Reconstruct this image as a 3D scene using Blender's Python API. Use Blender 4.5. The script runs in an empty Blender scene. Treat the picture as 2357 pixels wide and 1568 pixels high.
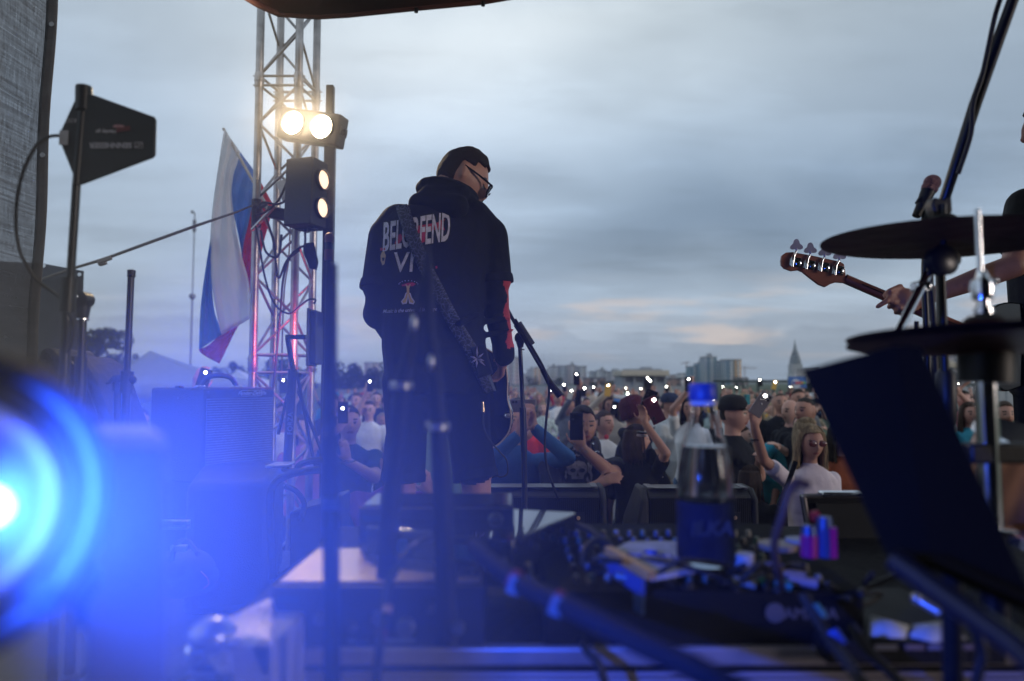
import bpy, bmesh, math, random
import numpy as np
from mathutils import Vector, Matrix, noise
from mathutils.bvhtree import BVHTree
random.seed(7)
V = Vector; R = math.radians; PI = math.pi
scene = bpy.context.scene; col = scene.collection

# ---------------------------------------------------------------- camera
FPX = 1572.0; CX, CY, HZ = 1178.5, 784.0, 880.0
PITCH = math.atan((HZ-CY)/FPX); CAMZ = 2.1; STAGE = 1.18
cam_d = bpy.data.cameras.new('camera'); cam = bpy.data.objects.new('camera', cam_d); col.objects.link(cam)
cam.location = (0, 0, CAMZ); cam.rotation_euler = (PI/2+PITCH, 0, 0)
cam_d.lens = 24.0; cam_d.sensor_width = 36; cam_d.clip_start = 0.05; cam_d.clip_end = 4000
cam_d.dof.use_dof = True; cam_d.dof.focus_distance = 2.75; cam_d.dof.aperture_fstop = 1.7
scene.camera = cam
CP = V((0, 0, CAMZ))
def ray(px, py):
    u = (px-CX)/FPX; v = (CY-py)/FPX; c, s = math.cos(PITCH), math.sin(PITCH)
    return V((u, c-v*s, s+v*c))
def S(px, py, d):
    r = ray(px, py); return CP + r*(d/r.y)

# ---------------------------------------------------------------- world: dusk sky with cloud layers
SUN_EL, SUN_ROT = R(7), R(118)
world = bpy.data.worlds.new("World"); scene.world = world; world.use_nodes = True
nt = world.node_tree; N = nt.nodes; L = nt.links; N.clear()
def nd(t, **k):
    n = N.new(t)
    for a, b in k.items():
        if a.startswith('i_'): n.inputs[int(a[2:])].default_value = b
        else: setattr(n, a, b)
    return n
def mth(op, a, b=None, c=None):
    n = nd('ShaderNodeMath', operation=op)
    for i, v in enumerate((a, b, c)):
        if v is None: continue
        if isinstance(v, (int, float)): n.inputs[i].default_value = v
        else: L.new(v, n.inputs[i])
    return n.outputs[0]
def mixc(f, a, b):
    n = nd('ShaderNodeMix', data_type='RGBA')
    for s, v in ((0, f), (6, a), (7, b)):
        if isinstance(v, (tuple, float, int)): n.inputs[s].default_value = v if not isinstance(v, tuple) else (*v, 1)
        else: L.new(v, n.inputs[s])
    return n.outputs[2]
def ramp(f, pts, ease='EASE'):
    n = nd('ShaderNodeValToRGB'); L.new(f, n.inputs[0]); r = n.color_ramp; r.interpolation = ease
    while len(r.elements) > 1: r.elements.remove(r.elements[0])
    r.elements[0].position = pts[0][0]; r.elements[0].color = (*pts[0][1], 1)
    for p, c in pts[1:]:
        e = r.elements.new(p); e.color = (*c, 1)
    return n.outputs[0]
def g(v): return (v, v, v)
tc = nd('ShaderNodeTexCoord'); sep = nd('ShaderNodeSeparateXYZ'); L.new(tc.outputs['Generated'], sep.inputs[0])
sx, sy, sz = sep.outputs
zz = mth('MAXIMUM', sz, 0.0)
den = mth('ADD', zz, 0.10)
cmb = nd('ShaderNodeCombineXYZ'); L.new(mth('DIVIDE', sx, den), cmb.inputs[0]); L.new(mth('DIVIDE', sy, den), cmb.inputs[1])
mp = nd('ShaderNodeMapping'); L.new(cmb.outputs[0], mp.inputs[0]); mp.inputs['Rotation'].default_value = (0, 0, R(-24)); mp.inputs['Scale'].default_value = (0.42, 1.0, 1); mp.inputs['Location'].default_value = (2.3, 4.1, 0)
n1 = nd('ShaderNodeTexNoise'); L.new(mp.outputs[0], n1.inputs['Vector']); n1.inputs['Scale'].default_value = 0.75; n1.inputs['Detail'].default_value = 5; n1.inputs['Roughness'].default_value = .5; n1.inputs['Distortion'].default_value = .35
n2 = nd('ShaderNodeTexNoise'); L.new(mp.outputs[0], n2.inputs['Vector']); n2.inputs['Scale'].default_value = 2.9; n2.inputs['Detail'].default_value = 9; n2.inputs['Roughness'].default_value = .55
cl = mth('ADD', mth('MULTIPLY', n1.outputs['Fac'], .66), mth('MULTIPLY', n2.outputs['Fac'], .34))
# elevation base colour of the overcast
base = ramp(zz, [(0.0, (.36, .44, .55)), (.06, (.46, .53, .63)), (.13, (.47, .57, .69)), (.30, (.49, .595, .72)), (.50, (.63, .72, .80)), (1, (.40, .48, .58))])
az = mth('DIVIDE', sx, mth('MAXIMUM', sy, .05))
left_bright = ramp(mth('ADD', mth('MULTIPLY', az, .5), .5), [(0, (.95, .97, 1.0)), (.42, (1.04, 1.06, 1.08)), (.62, (.94, .97, .99)), (1, (.84, .87, .90))])
shade = ramp(cl, [(.34, g(.72)), (.46, g(.90)), (.55, g(1.06)), (.66, g(1.24))])
def mulc(a, b):
    n = nd('ShaderNodeMix', data_type='RGBA', blend_type='MULTIPLY'); n.inputs[0].default_value = 1
    L.new(a, n.inputs[6]); L.new(b, n.inputs[7]); return n.outputs[2]
# broad cloud masses: a bright thin patch high on the left, a heavy blue bank to the right, pale breaks below it
elv = mth('DIVIDE', sz, mth('MAXIMUM', sy, .05))
wn = nd('ShaderNodeTexNoise'); L.new(tc.outputs['Generated'], wn.inputs['Vector']); wn.inputs['Scale'].default_value = 3.2; wn.inputs['Detail'].default_value = 4
wa = mth('MULTIPLY', mth('SUBTRACT', wn.outputs['Fac'], .5), .55)
def blob(ca, ce, sa, se, amp, slope=0):
    a = mth('DIVIDE', mth('SUBTRACT', mth('ADD', az, wa), ca), sa); e0 = mth('SUBTRACT', mth('ADD', elv, mth('MULTIPLY', wa, .35)), ce)
    if slope: e0 = mth('SUBTRACT', e0, mth('MULTIPLY', mth('SUBTRACT', az, ca), slope))
    e = mth('DIVIDE', e0, se); q = mth('ADD', mth('MULTIPLY', a, a), mth('MULTIPLY', e, e)); return mth('MULTIPLY', mth('POWER', 2.718, mth('MULTIPLY', q, -1)), amp)
tot = mth('ADD', 1.0, blob(-.12, .47, .33, .16, .38))
for bb_ in ((.42, .27, .36, .085, -.42, .10), (.62, .17, .4, .028, .20, .12), (-.05, .30, .25, .05, -.10, .1), (.12, .20, .2, .05, -.12, .25), (.25, .085, .5, .02, .16, .02), (.1, .56, .18, .05, .15, .2), (-.62, .5, .25, .25, -.12, 0), (.7, .5, .3, .12, -.10, 0)): tot = mth('ADD', tot, blob(*bb_))
gm_ = nd('ShaderNodeCombineColor'); tt_ = mth('MAXIMUM', tot, .3)
L.new(mth('POWER', tt_, 1.25), gm_.inputs[0]); L.new(mth('POWER', tt_, 1.08), gm_.inputs[1]); L.new(mth('POWER', tt_, .9), gm_.inputs[2])
skyc = mulc(mulc(mulc(base, shade), left_bright), gm_.outputs[0])
# warm streaks low over the horizon
mp2 = nd('ShaderNodeMapping'); L.new(tc.outputs['Generated'], mp2.inputs[0]); mp2.inputs['Scale'].default_value = (5.5, 5.5, 30); mp2.inputs['Rotation'].default_value = (0, R(-6), 0); mp2.inputs['Location'].default_value = (.35, 0, .0)
n3 = nd('ShaderNodeTexNoise'); L.new(mp2.outputs[0], n3.inputs['Vector']); n3.inputs['Scale'].default_value = 1.0; n3.inputs['Detail'].default_value = 5
streak = mth('MULTIPLY', ramp(n3.outputs['Fac'], [(.46, g(0)), (.62, g(1))]), ramp(zz, [(.025, g(0)), (.055, g(1)), (.10, g(.8)), (.16, g(0))]))
streak = mth('MULTIPLY', streak, ramp(mth('ADD', mth('MULTIPLY', az, .5), .5), [(.30, g(.25)), (.55, g(.9)), (.72, g(1)), (.95, g(.5))]))
skyc = mixc(mth('MULTIPLY', streak, .8), skyc, (.86, .71, .62))
# cumulus bank over the city
n4 = nd('ShaderNodeTexNoise'); mp4 = nd('ShaderNodeMapping'); L.new(tc.outputs['Generated'], mp4.inputs[0]); mp4.inputs['Scale'].default_value = (15, 15, 26); mp4.inputs['Location'].default_value = (.6, 0, 0)
L.new(mp4.outputs[0], n4.inputs['Vector']); n4.inputs['Scale'].default_value = 1.0; n4.inputs['Detail'].default_value = 5
n5 = nd('ShaderNodeTexNoise'); L.new(tc.outputs['Generated'], n5.inputs['Vector']); n5.inputs['Scale'].default_value = 3.1
bank = mth('SUBTRACT', mth('ADD', mth('MULTIPLY', n4.outputs['Fac'], .10), mth('MULTIPLY', n5.outputs['Fac'], .10)), mth('ADD', zz, .028))
bankf = ramp(bank, [(0.0, g(0)), (.007, g(1))])
skyc = mixc(mth('MULTIPLY', bankf, .32), skyc, (.24, .31, .41))
# clear dusk sky light behind the clouds
sky = nd('ShaderNodeTexSky', sky_type='NISHITA', sun_disc=False, sun_elevation=SUN_EL, sun_rotation=SUN_ROT)
skys = nd('ShaderNodeMix', data_type='RGBA', blend_type='MULTIPLY'); skys.inputs[0].default_value = 1; L.new(sky.outputs[0], skys.inputs[6]); skys.inputs[7].default_value = (.10, .10, .10, 1)
fin = mixc(.06, skyc, skys.outputs[2])
bg = nd('ShaderNodeBackground'); L.new(fin, bg.inputs[0]); bg.inputs[1].default_value = 1.0
ow = nd('ShaderNodeOutputWorld'); L.new(bg.outputs[0], ow.inputs[0])

# ---------------------------------------------------------------- sun
sun_d = bpy.data.lights.new('sun', 'SUN'); sun = bpy.data.objects.new('sun', sun_d); col.objects.link(sun)
sun_d.energy = 0.8; sun_d.angle = R(12); sun_d.color = (1, .85, .74)
sdir = V((math.sin(SUN_ROT)*math.cos(SUN_EL), math.cos(SUN_ROT)*math.cos(SUN_EL), math.sin(SUN_EL)))
sun.rotation_euler = sdir.to_track_quat('Z', 'Y').to_euler()

scene.view_settings.view_transform = 'Standard'; scene.view_settings.look = 'None'
scene.view_settings.exposure = 0.0; scene.view_settings.gamma = 1.0
cy = scene.cycles
cy.use_denoising = True
try: cy.denoiser = 'OPENIMAGEDENOISE'
except Exception: pass
cy.use_adaptive_sampling = True; cy.adaptive_threshold = 0.015
cy.max_bounces = 7; cy.diffuse_bounces = 2; cy.glossy_bounces = 3; cy.transmission_bounces = 6; cy.transparent_max_bounces = 12
cy.volume_bounces = 0; cy.caustics_reflective = False; cy.caustics_refractive = False
cy.sample_clamp_indirect = 4; cy.volume_step_rate = 2; cy.volume_max_steps = 64

# ---------------------------------------------------------------- materials
MATS = {}
def mat(name, rgb, rough=.6, metal=0., bump=0., bscale=60., var=.12, vscale=9., emit=None, es=1., trans=0., spec=.5, stretch=None, sheen=0, coat=0, alpha=1., ior=1.45):
    if name in MATS: return MATS[name]
    m = bpy.data.materials.new(name); m.use_nodes = True; t = m.node_tree; b = t.nodes['Principled BSDF']
    b.inputs['Base Color'].default_value = (*rgb, 1); b.inputs['Roughness'].default_value = rough; b.inputs['Metallic'].default_value = metal
    b.inputs['Specular IOR Level'].default_value = spec; b.inputs['IOR'].default_value = ior
    b.inputs['Transmission Weight'].default_value = trans
    if sheen: b.inputs['Sheen Weight'].default_value = sheen
    if coat: b.inputs['Coat Weight'].default_value = coat
    if alpha < 1: b.inputs['Alpha'].default_value = alpha
    if emit:
        b.inputs['Emission Color'].default_value = (*emit, 1); b.inputs['Emission Strength'].default_value = es
    co = t.nodes.new('ShaderNodeTexCoord'); src = co.outputs['Object']
    if stretch:
        mp_ = t.nodes.new('ShaderNodeMapping'); mp_.inputs['Scale'].default_value = stretch; t.links.new(src, mp_.inputs[0]); src = mp_.outputs[0]
    if var > 0 and not emit:
        n = t.nodes.new('ShaderNodeTexNoise'); n.inputs['Scale'].default_value = vscale; n.inputs['Detail'].default_value = 5; t.links.new(src, n.inputs['Vector'])
        r = t.nodes.new('ShaderNodeValToRGB'); t.links.new(n.outputs['Fac'], r.inputs[0])
        r.color_ramp.elements[0].position = .3; r.color_ramp.elements[1].position = .7
        r.color_ramp.elements[0].color = (*[c*(1-var) for c in rgb], 1); r.color_ramp.elements[1].color = (*[min(1, c*(1+var)) for c in rgb], 1)
        t.links.new(r.outputs[0], b.inputs['Base Color'])
        rr = t.nodes.new('ShaderNodeMapRange'); t.links.new(n.outputs['Fac'], rr.inputs[0]); rr.inputs[3].default_value = max(.02, rough*.8); rr.inputs[4].default_value = min(1, rough*1.2)
        t.links.new(rr.outputs[0], b.inputs['Roughness'])
    if bump > 0:
        n = t.nodes.new('ShaderNodeTexNoise'); n.inputs['Scale'].default_value = bscale; n.inputs['Detail'].default_value = 4; t.links.new(src, n.inputs['Vector'])
        bp = t.nodes.new('ShaderNodeBump'); bp.inputs['Strength'].default_value = bump; bp.inputs['Distance'].default_value = .02
        t.links.new(n.outputs['Fac'], bp.inputs['Height']); t.links.new(bp.outputs[0], b.inputs['Normal'])
    MATS[name] = m; return m
BLACK = mat('black_plastic', (.008, .010, .016), .45, bump=.05, bscale=300)
BLACKMETAL = mat('black_powder_coated_metal', (.010, .012, .018), .32, .2, var=.2)
CHROME = mat('chrome', (.72, .74, .78), .12, 1., var=.05)
ALU = mat('aluminium', (.46, .46, .48), .32, .85, var=.25, vscale=5, bump=.06, bscale=40)
RUBBER = mat('black_rubber', (.010, .011, .015), .6)
FAB_BLACK = mat('black_cotton', (.006, .008, .014), .95, bump=.5, bscale=9, var=.25, spec=.15)
SHORTS = mat('black_twill', (.005, .007, .014), .95, bump=.4, bscale=11, spec=.12)
SKIN = mat('skin', (.48, .25, .19), .5, var=.10, vscale=14, bump=.1, bscale=90)
LIP = mat('lips', (.30, .10, .09), .5); EYE = mat('dark_eye', (.03, .02, .02), .3)

# ---------------------------------------------------------------- mesh builder
def basis(z, up=None):
    z = V(z).normalized(); up = V(up) if up is not None else (V((0, 0, 1)) if abs(z.z) < .95 else V((0, 1, 0)))
    x = up.cross(z).normalized(); y = z.cross(x); return x, y, z
class MB:
    def __init__(s): s.v = []; s.f = []; s.m = []; s.mi = 0
    def add(s, vs, fs):
        o = len(s.v); s.v += [V(p) for p in vs]; s.f += [tuple(i+o for i in f) for f in fs]; s.m += [s.mi]*len(fs); return s
    def box(s, c, size, x=(1, 0, 0), y=(0, 1, 0), z=None):
        x = V(x).normalized(); y = V(y).normalized(); z = V(z).normalized() if z is not None else x.cross(y).normalized(); c = V(c); a, b, d = [q/2 for q in size]
        vs = [c+x*(i*a)+y*(j*b)+z*(k*d) for k in (-1, 1) for j in (-1, 1) for i in (-1, 1)]
        return s.add(vs, [(0, 2, 3, 1), (4, 5, 7, 6), (0, 1, 5, 4), (2, 6, 7, 3), (0, 4, 6, 2), (1, 3, 7, 5)])
    def tube(s, pts, r, n=10, cap=True):
        pts = [V(p) for p in pts]; k = len(pts); rs = r if isinstance(r, (list, tuple)) else [r]*k
        t0 = (pts[1]-pts[0]).normalized(); x, y, _ = basis(t0); vs = []; fs = []
        for i, p in enumerate(pts):
            t = (pts[min(i+1, k-1)]-pts[max(i-1, 0)])
            if t.length < 1e-9: t = t0.copy()
            t.normalize(); x = (x - t*x.dot(t)).normalized(); y = t.cross(x)
            vs += [p+(x*math.cos(2*PI*j/n)+y*math.sin(2*PI*j/n))*rs[i] for j in range(n)]
        for i in range(k-1):
            for j in range(n):
                a = i*n+j; b = i*n+(j+1) % n; fs.append((a, b, b+n, a+n))
        if cap: fs.append(tuple(range(n-1, -1, -1))); fs.append(tuple((k-1)*n+j for j in range(n)))
        return s.add(vs, fs)
    def lathe(s, c, axis, prof, n=28, up=None):
        x, y, z = basis(axis, up); c = V(c); vs = []; fs = []
        for (r, h) in prof: vs += [c+z*h+(x*math.cos(2*PI*j/n)+y*math.sin(2*PI*j/n))*max(r, 1e-4) for j in range(n)]
        for i in range(len(prof)-1):
            for j in range(n):
                a = i*n+j; b = i*n+(j+1) % n; fs.append((a, b, b+n, a+n))
        fs.append(tuple(range(n-1, -1, -1))); fs.append(tuple((len(prof)-1)*n+j for j in range(n)))
        return s.add(vs, fs)
    def ball(s, c, r, n=12, rot=None):
        c = V(c); rr = r if isinstance(r, (tuple, list, Vector)) else (r, r, r); vs = []; fs = []; k = max(6, n//2+2)
        for i in range(1, k):
            th = PI*i/k
            for j in range(n):
                p = V((math.sin(th)*math.cos(2*PI*j/n)*rr[0], math.sin(th)*math.sin(2*PI*j/n)*rr[1], math.cos(th)*rr[2]))
                vs.append(c+(rot @ p if rot else p))
        t = V((0, 0, rr[2])); vs += [c+(rot @ t if rot else t), c-(rot @ t if rot else t)]
        for i in range(k-2):
            for j in range(n):
                a = i*n+j; b = i*n+(j+1) % n; fs.append((a, a+n, b+n, b))
        T, B = len(vs)-2, len(vs)-1
        for j in range(n):
            fs.append((T, j, (j+1) % n)); fs.append((B, (k-2)*n+(j+1) % n, (k-2)*n+j))
        return s.add(vs, fs)
    def cap(s, a, b, ra, rb, n=12):
        a = V(a); b = V(b)
        if (b-a).length > 1e-5:
            t = (b-a).normalized(); s.tube([a-t*ra*.02, a, b, b+t*rb*.02], [ra*.98, ra, rb, rb*.98], n)
        s.ball(a, ra, n); s.ball(b, rb, n); return s
    def prism(s, poly, thick):        # poly: 3-D points of a planar outline; thick: vector
        poly = [V(p) for p in poly]; t = V(thick); n = len(poly)
        return s.add(poly+[p+t for p in poly], [tuple(range(n)), tuple(range(2*n-1, n-1, -1))]+[(i, i+n, (i+1) % n+n, (i+1) % n) for i in range(n)])
    def ribbon(s, A, B, nu=6, thick=None):
        vs = []; fs = []
        for a, b in zip(A, B):
            for j in range(nu+1): vs.append(V(a).lerp(V(b), j/nu))
        for i in range(len(A)-1):
            for j in range(nu):
                q = i*(nu+1)+j; fs.append((q, q+1, q+nu+2, q+nu+1))
        return s.add(vs, fs)
    def build(s, name, m, parent=None, smooth=True, bevel=0, solid=0, sub=0, ang=40, off=None):
        o_ = off if off is not None else (world_loc(parent) if parent is not None else V((0, 0, 0)))
        me = bpy.data.meshes.new(name); me.from_pydata([p-o_ for p in s.v], [], s.f)
        for mm in (m if isinstance(m, (list, tuple)) else [m]): me.materials.append(mm)
        if isinstance(m, (list, tuple)): me.polygons.foreach_set('material_index', s.m)
        bm = bmesh.new(); bm.from_mesh(me); bmesh.ops.recalc_face_normals(bm, faces=bm.faces); bm.to_mesh(me); bm.free()
        ob = bpy.data.objects.new(name, me); col.objects.link(ob)
        if parent is not None: ob.parent = parent
        if bevel:
            md = ob.modifiers.new('bevel', 'BEVEL'); md.width = bevel; md.segments = 2; md.limit_method = 'ANGLE'; md.angle_limit = R(40)
        if solid:
            md = ob.modifiers.new('solid', 'SOLIDIFY'); md.thickness = solid; md.offset = 0
        if sub:
            md = ob.modifiers.new('sub', 'SUBSURF'); md.levels = sub; md.render_levels = sub
        if smooth:
            me.polygons.foreach_set('use_smooth', [True]*len(me.polygons)); me.set_sharp_from_angle(angle=R(ang))
        me.update(); return ob
def world_loc(o):
    p = V((0, 0, 0))
    while o is not None: p += o.location; o = o.parent
    return p
def tag(o, label=None, cat=None, group=None, kind=None):
    if label: o['label'] = label
    if cat: o['category'] = cat
    if group: o['group'] = group
    if kind: o['kind'] = kind
    return o
def thing(name, label, cat, loc=(0, 0, 0), group=None):
    o = bpy.data.objects.new(name, None); col.objects.link(o); o.location = loc; o.empty_display_size = .1
    return tag(o, label, cat, group)
def smooth_path(pts, k=6):
    pts = [V(p) for p in pts]; out = []; n = len(pts)
    for i in range(n-1):
        p0, p1, p2, p3 = pts[max(i-1, 0)], pts[i], pts[i+1], pts[min(i+2, n-1)]
        for j in range(k):
            t = j/k; out.append(.5*((2*p1)+(p2-p0)*t+(2*p0-5*p1+4*p2-p3)*t*t+(3*p1-p0-3*p2+p3)*t**3))
    out.append(pts[-1]); return out
def SP(lst, d=None): return [S(*(p if d is None else (p[0], p[1], d))) for p in lst]
def text_mesh(txt, size=1., shear=0., bold=0., space=1., align='CENTER', subdiv=0):
    cu = bpy.data.curves.new('lettering', 'FONT'); cu.body = txt; cu.size = size; cu.shear = shear; cu.offset = bold; cu.space_character = space
    cu.align_x = align; cu.align_y = 'CENTER'; cu.resolution_u = 3
    ob = bpy.data.objects.new('lettering', cu); col.objects.link(ob); bpy.context.view_layer.update()
    me = bpy.data.meshes.new_from_object(ob.evaluated_get(bpy.context.evaluated_depsgraph_get()))
    bpy.data.objects.remove(ob); bpy.data.curves.remove(cu)
    bm = bmesh.new(); bm.from_mesh(me); bmesh.ops.triangulate(bm, faces=bm.faces)
    if subdiv: bmesh.ops.subdivide_edges(bm, edges=bm.edges, cuts=subdiv, use_grid_fill=True)
    vs = [v.co.copy() for v in bm.verts]; bm.verts.ensure_lookup_table(); fs = [tuple(v.index for v in f.verts) for f in bm.faces]
    bm.free(); bpy.data.meshes.remove(me); return vs, fs
def lettering(name, txt, c, x, y, size, m, parent, **k):
    vs, fs = text_mesh(txt, size, **k); x = V(x).normalized(); y = V(y).normalized(); c = V(c)
    return MB().add([c+x*p.x+y*p.y for p in vs], fs).build(name, m, parent, smooth=False)

# ---------------------------------------------------------------- bodies: union of shapes, voxel remeshed, coloured by region
def evalmesh(ob):
    bpy.context.view_layer.update()
    return bpy.data.meshes.new_from_object(ob.evaluated_get(bpy.context.evaluated_depsgraph_get()))
class Body:
    def __init__(s): s.mb = MB(); s.sh = []; s.heads = []; s.extra = []
    def cap(s, a, b, ra, rb, t, n=14): s.mb.cap(a, b, ra, rb, n); s.sh.append(('c', V(a), V(b), ra, rb, t)); return s
    def ball(s, c, rr, t, rot=None):
        s.mb.ball(c, rr, 16, rot); m = rr if isinstance(rr, (int, float)) else sum(rr)/3; s.sh.append(('c', V(c), V(c)+V((0, 0, 1e-4)), m, m, t)); return s
    def loft(s, rings, t):        # rings: (centre, rx, ry, xdir)
        n = 20; vs = []; fs = []
        for c, rx, ry, xd in rings:
            xd = V(xd).normalized(); yd = V((0, 0, 1)).cross(xd).normalized()
            for j in range(n):
                a = 2*PI*j/n; ca, sa = math.cos(a), math.sin(a); e = .8
                vs.append(V(c)+xd*(rx*math.copysign(abs(ca)**e, ca))+yd*(ry*math.copysign(abs(sa)**e, sa)))
        for i in range(len(rings)-1):
            for j in range(n):
                a = i*n+j; b = i*n+(j+1) % n; fs.append((a, b, b+n, a+n))
        fs.append(tuple(range(n-1, -1, -1))); fs.append(tuple((len(rings)-1)*n+j for j in range(n)))
        s.mb.add(vs, fs); s.sh.append(('l', [(V(c), rx, ry, V(xd).normalized()) for c, rx, ry, xd in rings], t)); return s
    def head(s, c, face, up=(0, 0, 1), k=1., fem=False, ears=True):
        f = V(face).normalized(); u = V(up); x = u.cross(-f).normalized(); u = (-f).cross(x).normalized()
        Rm = Matrix((x, -f, u)).transposed()
        vs, fs = head_geo(k, fem); s.mb.add([V(c)+Rm @ p for p in vs], fs)
        if ears:
            for sx in (-1, 1):
                for (yy, z_, r1) in ((.012, .008, .016), (.016, .022, .015), (.008, -.012, .011)):
                    s.mb.ball(V(c)+Rm @ (V((sx*.079, yy, z_))*k), (.009*k, r1*k, r1*1.1*k), 10, Rm)
        s.heads.append((V(c), Rm, k)); return Rm
    def hand(s, w, d, nrm, curl=.5, k=1., side=1, t='skin', spread=.12, thumb=.8, fr=.0085):
        # w wrist, d direction of the hand, nrm palm normal (fingers close towards it), side: thumb side sign
        d = V(d).normalized(); nrm = V(nrm); nrm = (nrm-d*nrm.dot(d)).normalized(); sd = d.cross(nrm)*side; w = V(w)
        s.cap(w, w+d*.03*k, .026*k, .03*k, t, 10)
        for q in (-.026, -.009, .009, .026): s.cap(w+d*.02*k+sd*q*.6*k, w+d*.085*k+sd*q*k, .015*k, .0125*k, t, 8)
        for i, (q, ln) in enumerate(((.028, .92), (.010, 1.), (-.009, .95), (-.027, .76))):
            p = w+d*.085*k+sd*q*k; ang = spread*(1.5-i)*-1; dd = (d*math.cos(ang*.5)-sd*math.sin(ang*.5)).normalized(); c = curl*(.85+.18*i)
            for j, (sl, rr) in enumerate(((.042, 1.), (.027, .92), (.021, .8))):
                a = c*(j+1)*(.55 if j == 0 else .62); v = dd*math.cos(a)+nrm*math.sin(a); p2 = p+v*sl*ln*k; s.cap(p, p2, fr*rr*k, fr*.9*rr*k, t, 8); p = p2
        p = w+d*.025*k+sd*.022*k; v = (d*.6+sd*.75+nrm*.25*thumb).normalized(); p2 = p+v*.045*k; s.cap(p, p2, .0135*k, .0105*k, t, 8)
        v = (d*.85+sd*.25+nrm*.55*thumb).normalized(); p3 = p2+v*.032*k; s.cap(p2, p3, .0105*k, .0085*k, t, 8); s.cap(p3, p3+(d+nrm*.6*thumb).normalized()*.02*k, .0085*k, .0075*k, t, 8)
    def mesh(s, name, mats, voxel=.012, smooth=4, sfac=.5, region=None):
        o = s.mb.build('tmp', [list(mats.values())[0]], smooth=False)
        md = o.modifiers.new('r', 'REMESH'); md.mode = 'VOXEL'; md.voxel_size = voxel; md.use_smooth_shade = True
        sm = o.modifiers.new('s', 'SMOOTH'); sm.iterations = smooth; sm.factor = sfac
        me = evalmesh(o); old = o.data; bpy.data.objects.remove(o); bpy.data.meshes.remove(old)
        me.name = name; me.materials.clear(); keys = list(mats)
        for m in mats.values(): me.materials.append(m)
        n = len(me.vertices); co = np.empty(n*3, np.float32); me.vertices.foreach_get('co', co); co = co.reshape(-1, 3)
        nf = len(me.polygons); fc = np.empty(nf*3, np.float32); me.polygons.foreach_get('center', fc); fc = fc.reshape(-1, 3)
        best = np.full(nf, 1e9); idx = np.zeros(nf, np.int32)
        for h in s.sh:
            if h[0] == 'c':
                a, b = np.array(h[1]), np.array(h[2]); ab = b-a; tt = np.clip(((fc-a)@ab)/max(ab@ab, 1e-12), 0, 1)
                dd = np.linalg.norm(fc-(a+tt[:, None]*ab), axis=1)-(h[3]+(h[4]-h[3])*tt); t = h[5]
            else:
                rg = h[1]; zs = np.array([r_[0].z for r_ in rg]); od = np.argsort(zs); z = np.clip(fc[:, 2], zs.min(), zs.max())
                it = lambda arr: np.interp(z, zs[od], np.array(arr)[od])
                cx_, cy_ = it([r_[0].x for r_ in rg]), it([r_[0].y for r_ in rg]); rx, ry = it([r_[1] for r_ in rg]), it([r_[2] for r_ in rg]); xd = rg[len(rg)//2][3]
                px = (fc[:, 0]-cx_)*xd.x+(fc[:, 1]-cy_)*xd.y; py = -(fc[:, 0]-cx_)*xd.y+(fc[:, 1]-cy_)*xd.x
                q = np.sqrt((px/rx)**2+(py/ry)**2); dd = (q-1)*np.minimum(rx, ry)+np.abs(fc[:, 2]-z); t = h[2]
            w = dd < best; best[w] = dd[w]; idx[w] = keys.index(t)
        for c, Rm, k in s.heads:
            q = (fc-np.array(c)) @ np.array(Rm) / k
            rr = np.sqrt((q[:, 0]/.085)**2+(q[:, 1]/.108)**2+(q[:, 2]/.13)**2); ih = rr < 1.12
            idx[ih] = keys.index('skin')
            if 'eye' in keys:
                fr = ih & (q[:, 1] < -.05)
                for sx in (-1, 1):
                    e = fr & (((q[:, 0]-sx*.031)/.013)**2+((q[:, 2]-.012)/.007)**2 < 1); idx[e] = keys.index('eye')
                    e = fr & (((q[:, 0]-sx*.033)/.020)**2+((q[:, 2]-.036)/.0055)**2 < 1); idx[e] = keys.index('eye')
                e = fr & ((q[:, 0]/.024)**2+((q[:, 2]+.052)/.008)**2 < 1); idx[e] = keys.index('lip')
        if region: region(fc, idx, keys)
        me.polygons.foreach_set('material_index', idx); me.polygons.foreach_set('use_smooth', [True]*nf); me.update(); return me
def gs(v, c, w): return math.exp(-((v-c)/w)**2)
def head_geo(k=1., fem=False):
    n, m = 36, 26; vs = []; fs = []
    for i in range(m+1):
        th = PI*i/m
        for j in range(n):
            ph = 2*PI*j/n; x, y, z = math.sin(th)*math.cos(ph), math.sin(th)*math.sin(ph), math.cos(th)
            X, Y, Z = x*.077, y*.097, z*.118
            if z < 0: X *= 1-(.30 if not fem else .38)*(-z)**1.6; Y *= 1-.10*(-z)**2
            if z < -.2 and y > 0: Y *= 1-.45*min(1, (-z-.2)*1.4)
            if y < 0:
                fr = min(1, -y*1.3)
                Y -= fr*(.024*gs(x, 0, .17)*gs(z, -.14, .17)+.012*gs(x, 0, .13)*gs(z, .08, .2)+.006*gs(z, .30, .12)*gs(x, 0, .7)+.008*gs(x, 0, .3)*gs(z, -.47, .12)+.013*gs(x, 0, .38)*gs(z, -.83, .2))
                Y += fr*(.012*(gs(x, .40, .17)+gs(x, -.40, .17))*gs(z, .10, .11)+.004*gs(z, -.30, .07)*gs(x, 0, .35)+.004*gs(z, -.64, .08))
            vs.append(V((X, Y, Z))*k)
    for i in range(m):
        for j in range(n):
            a = i*n+j; b = i*n+(j+1) % n; fs.append((a, a+n, b+n, b))
    return vs, fs
def ik(a, t, l1, l2, hint):
    a, t = V(a), V(t); d = t-a; D = min(d.length, (l1+l2)*.995); u = d.normalized(); x = (l1*l1-l2*l2+D*D)/(2*D); h = math.sqrt(max(l1*l1-x*x, 0))
    hv = V(hint); hv = (hv-u*hv.dot(u)).normalized(); return a+u*x+hv*h, a+u*D
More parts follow.
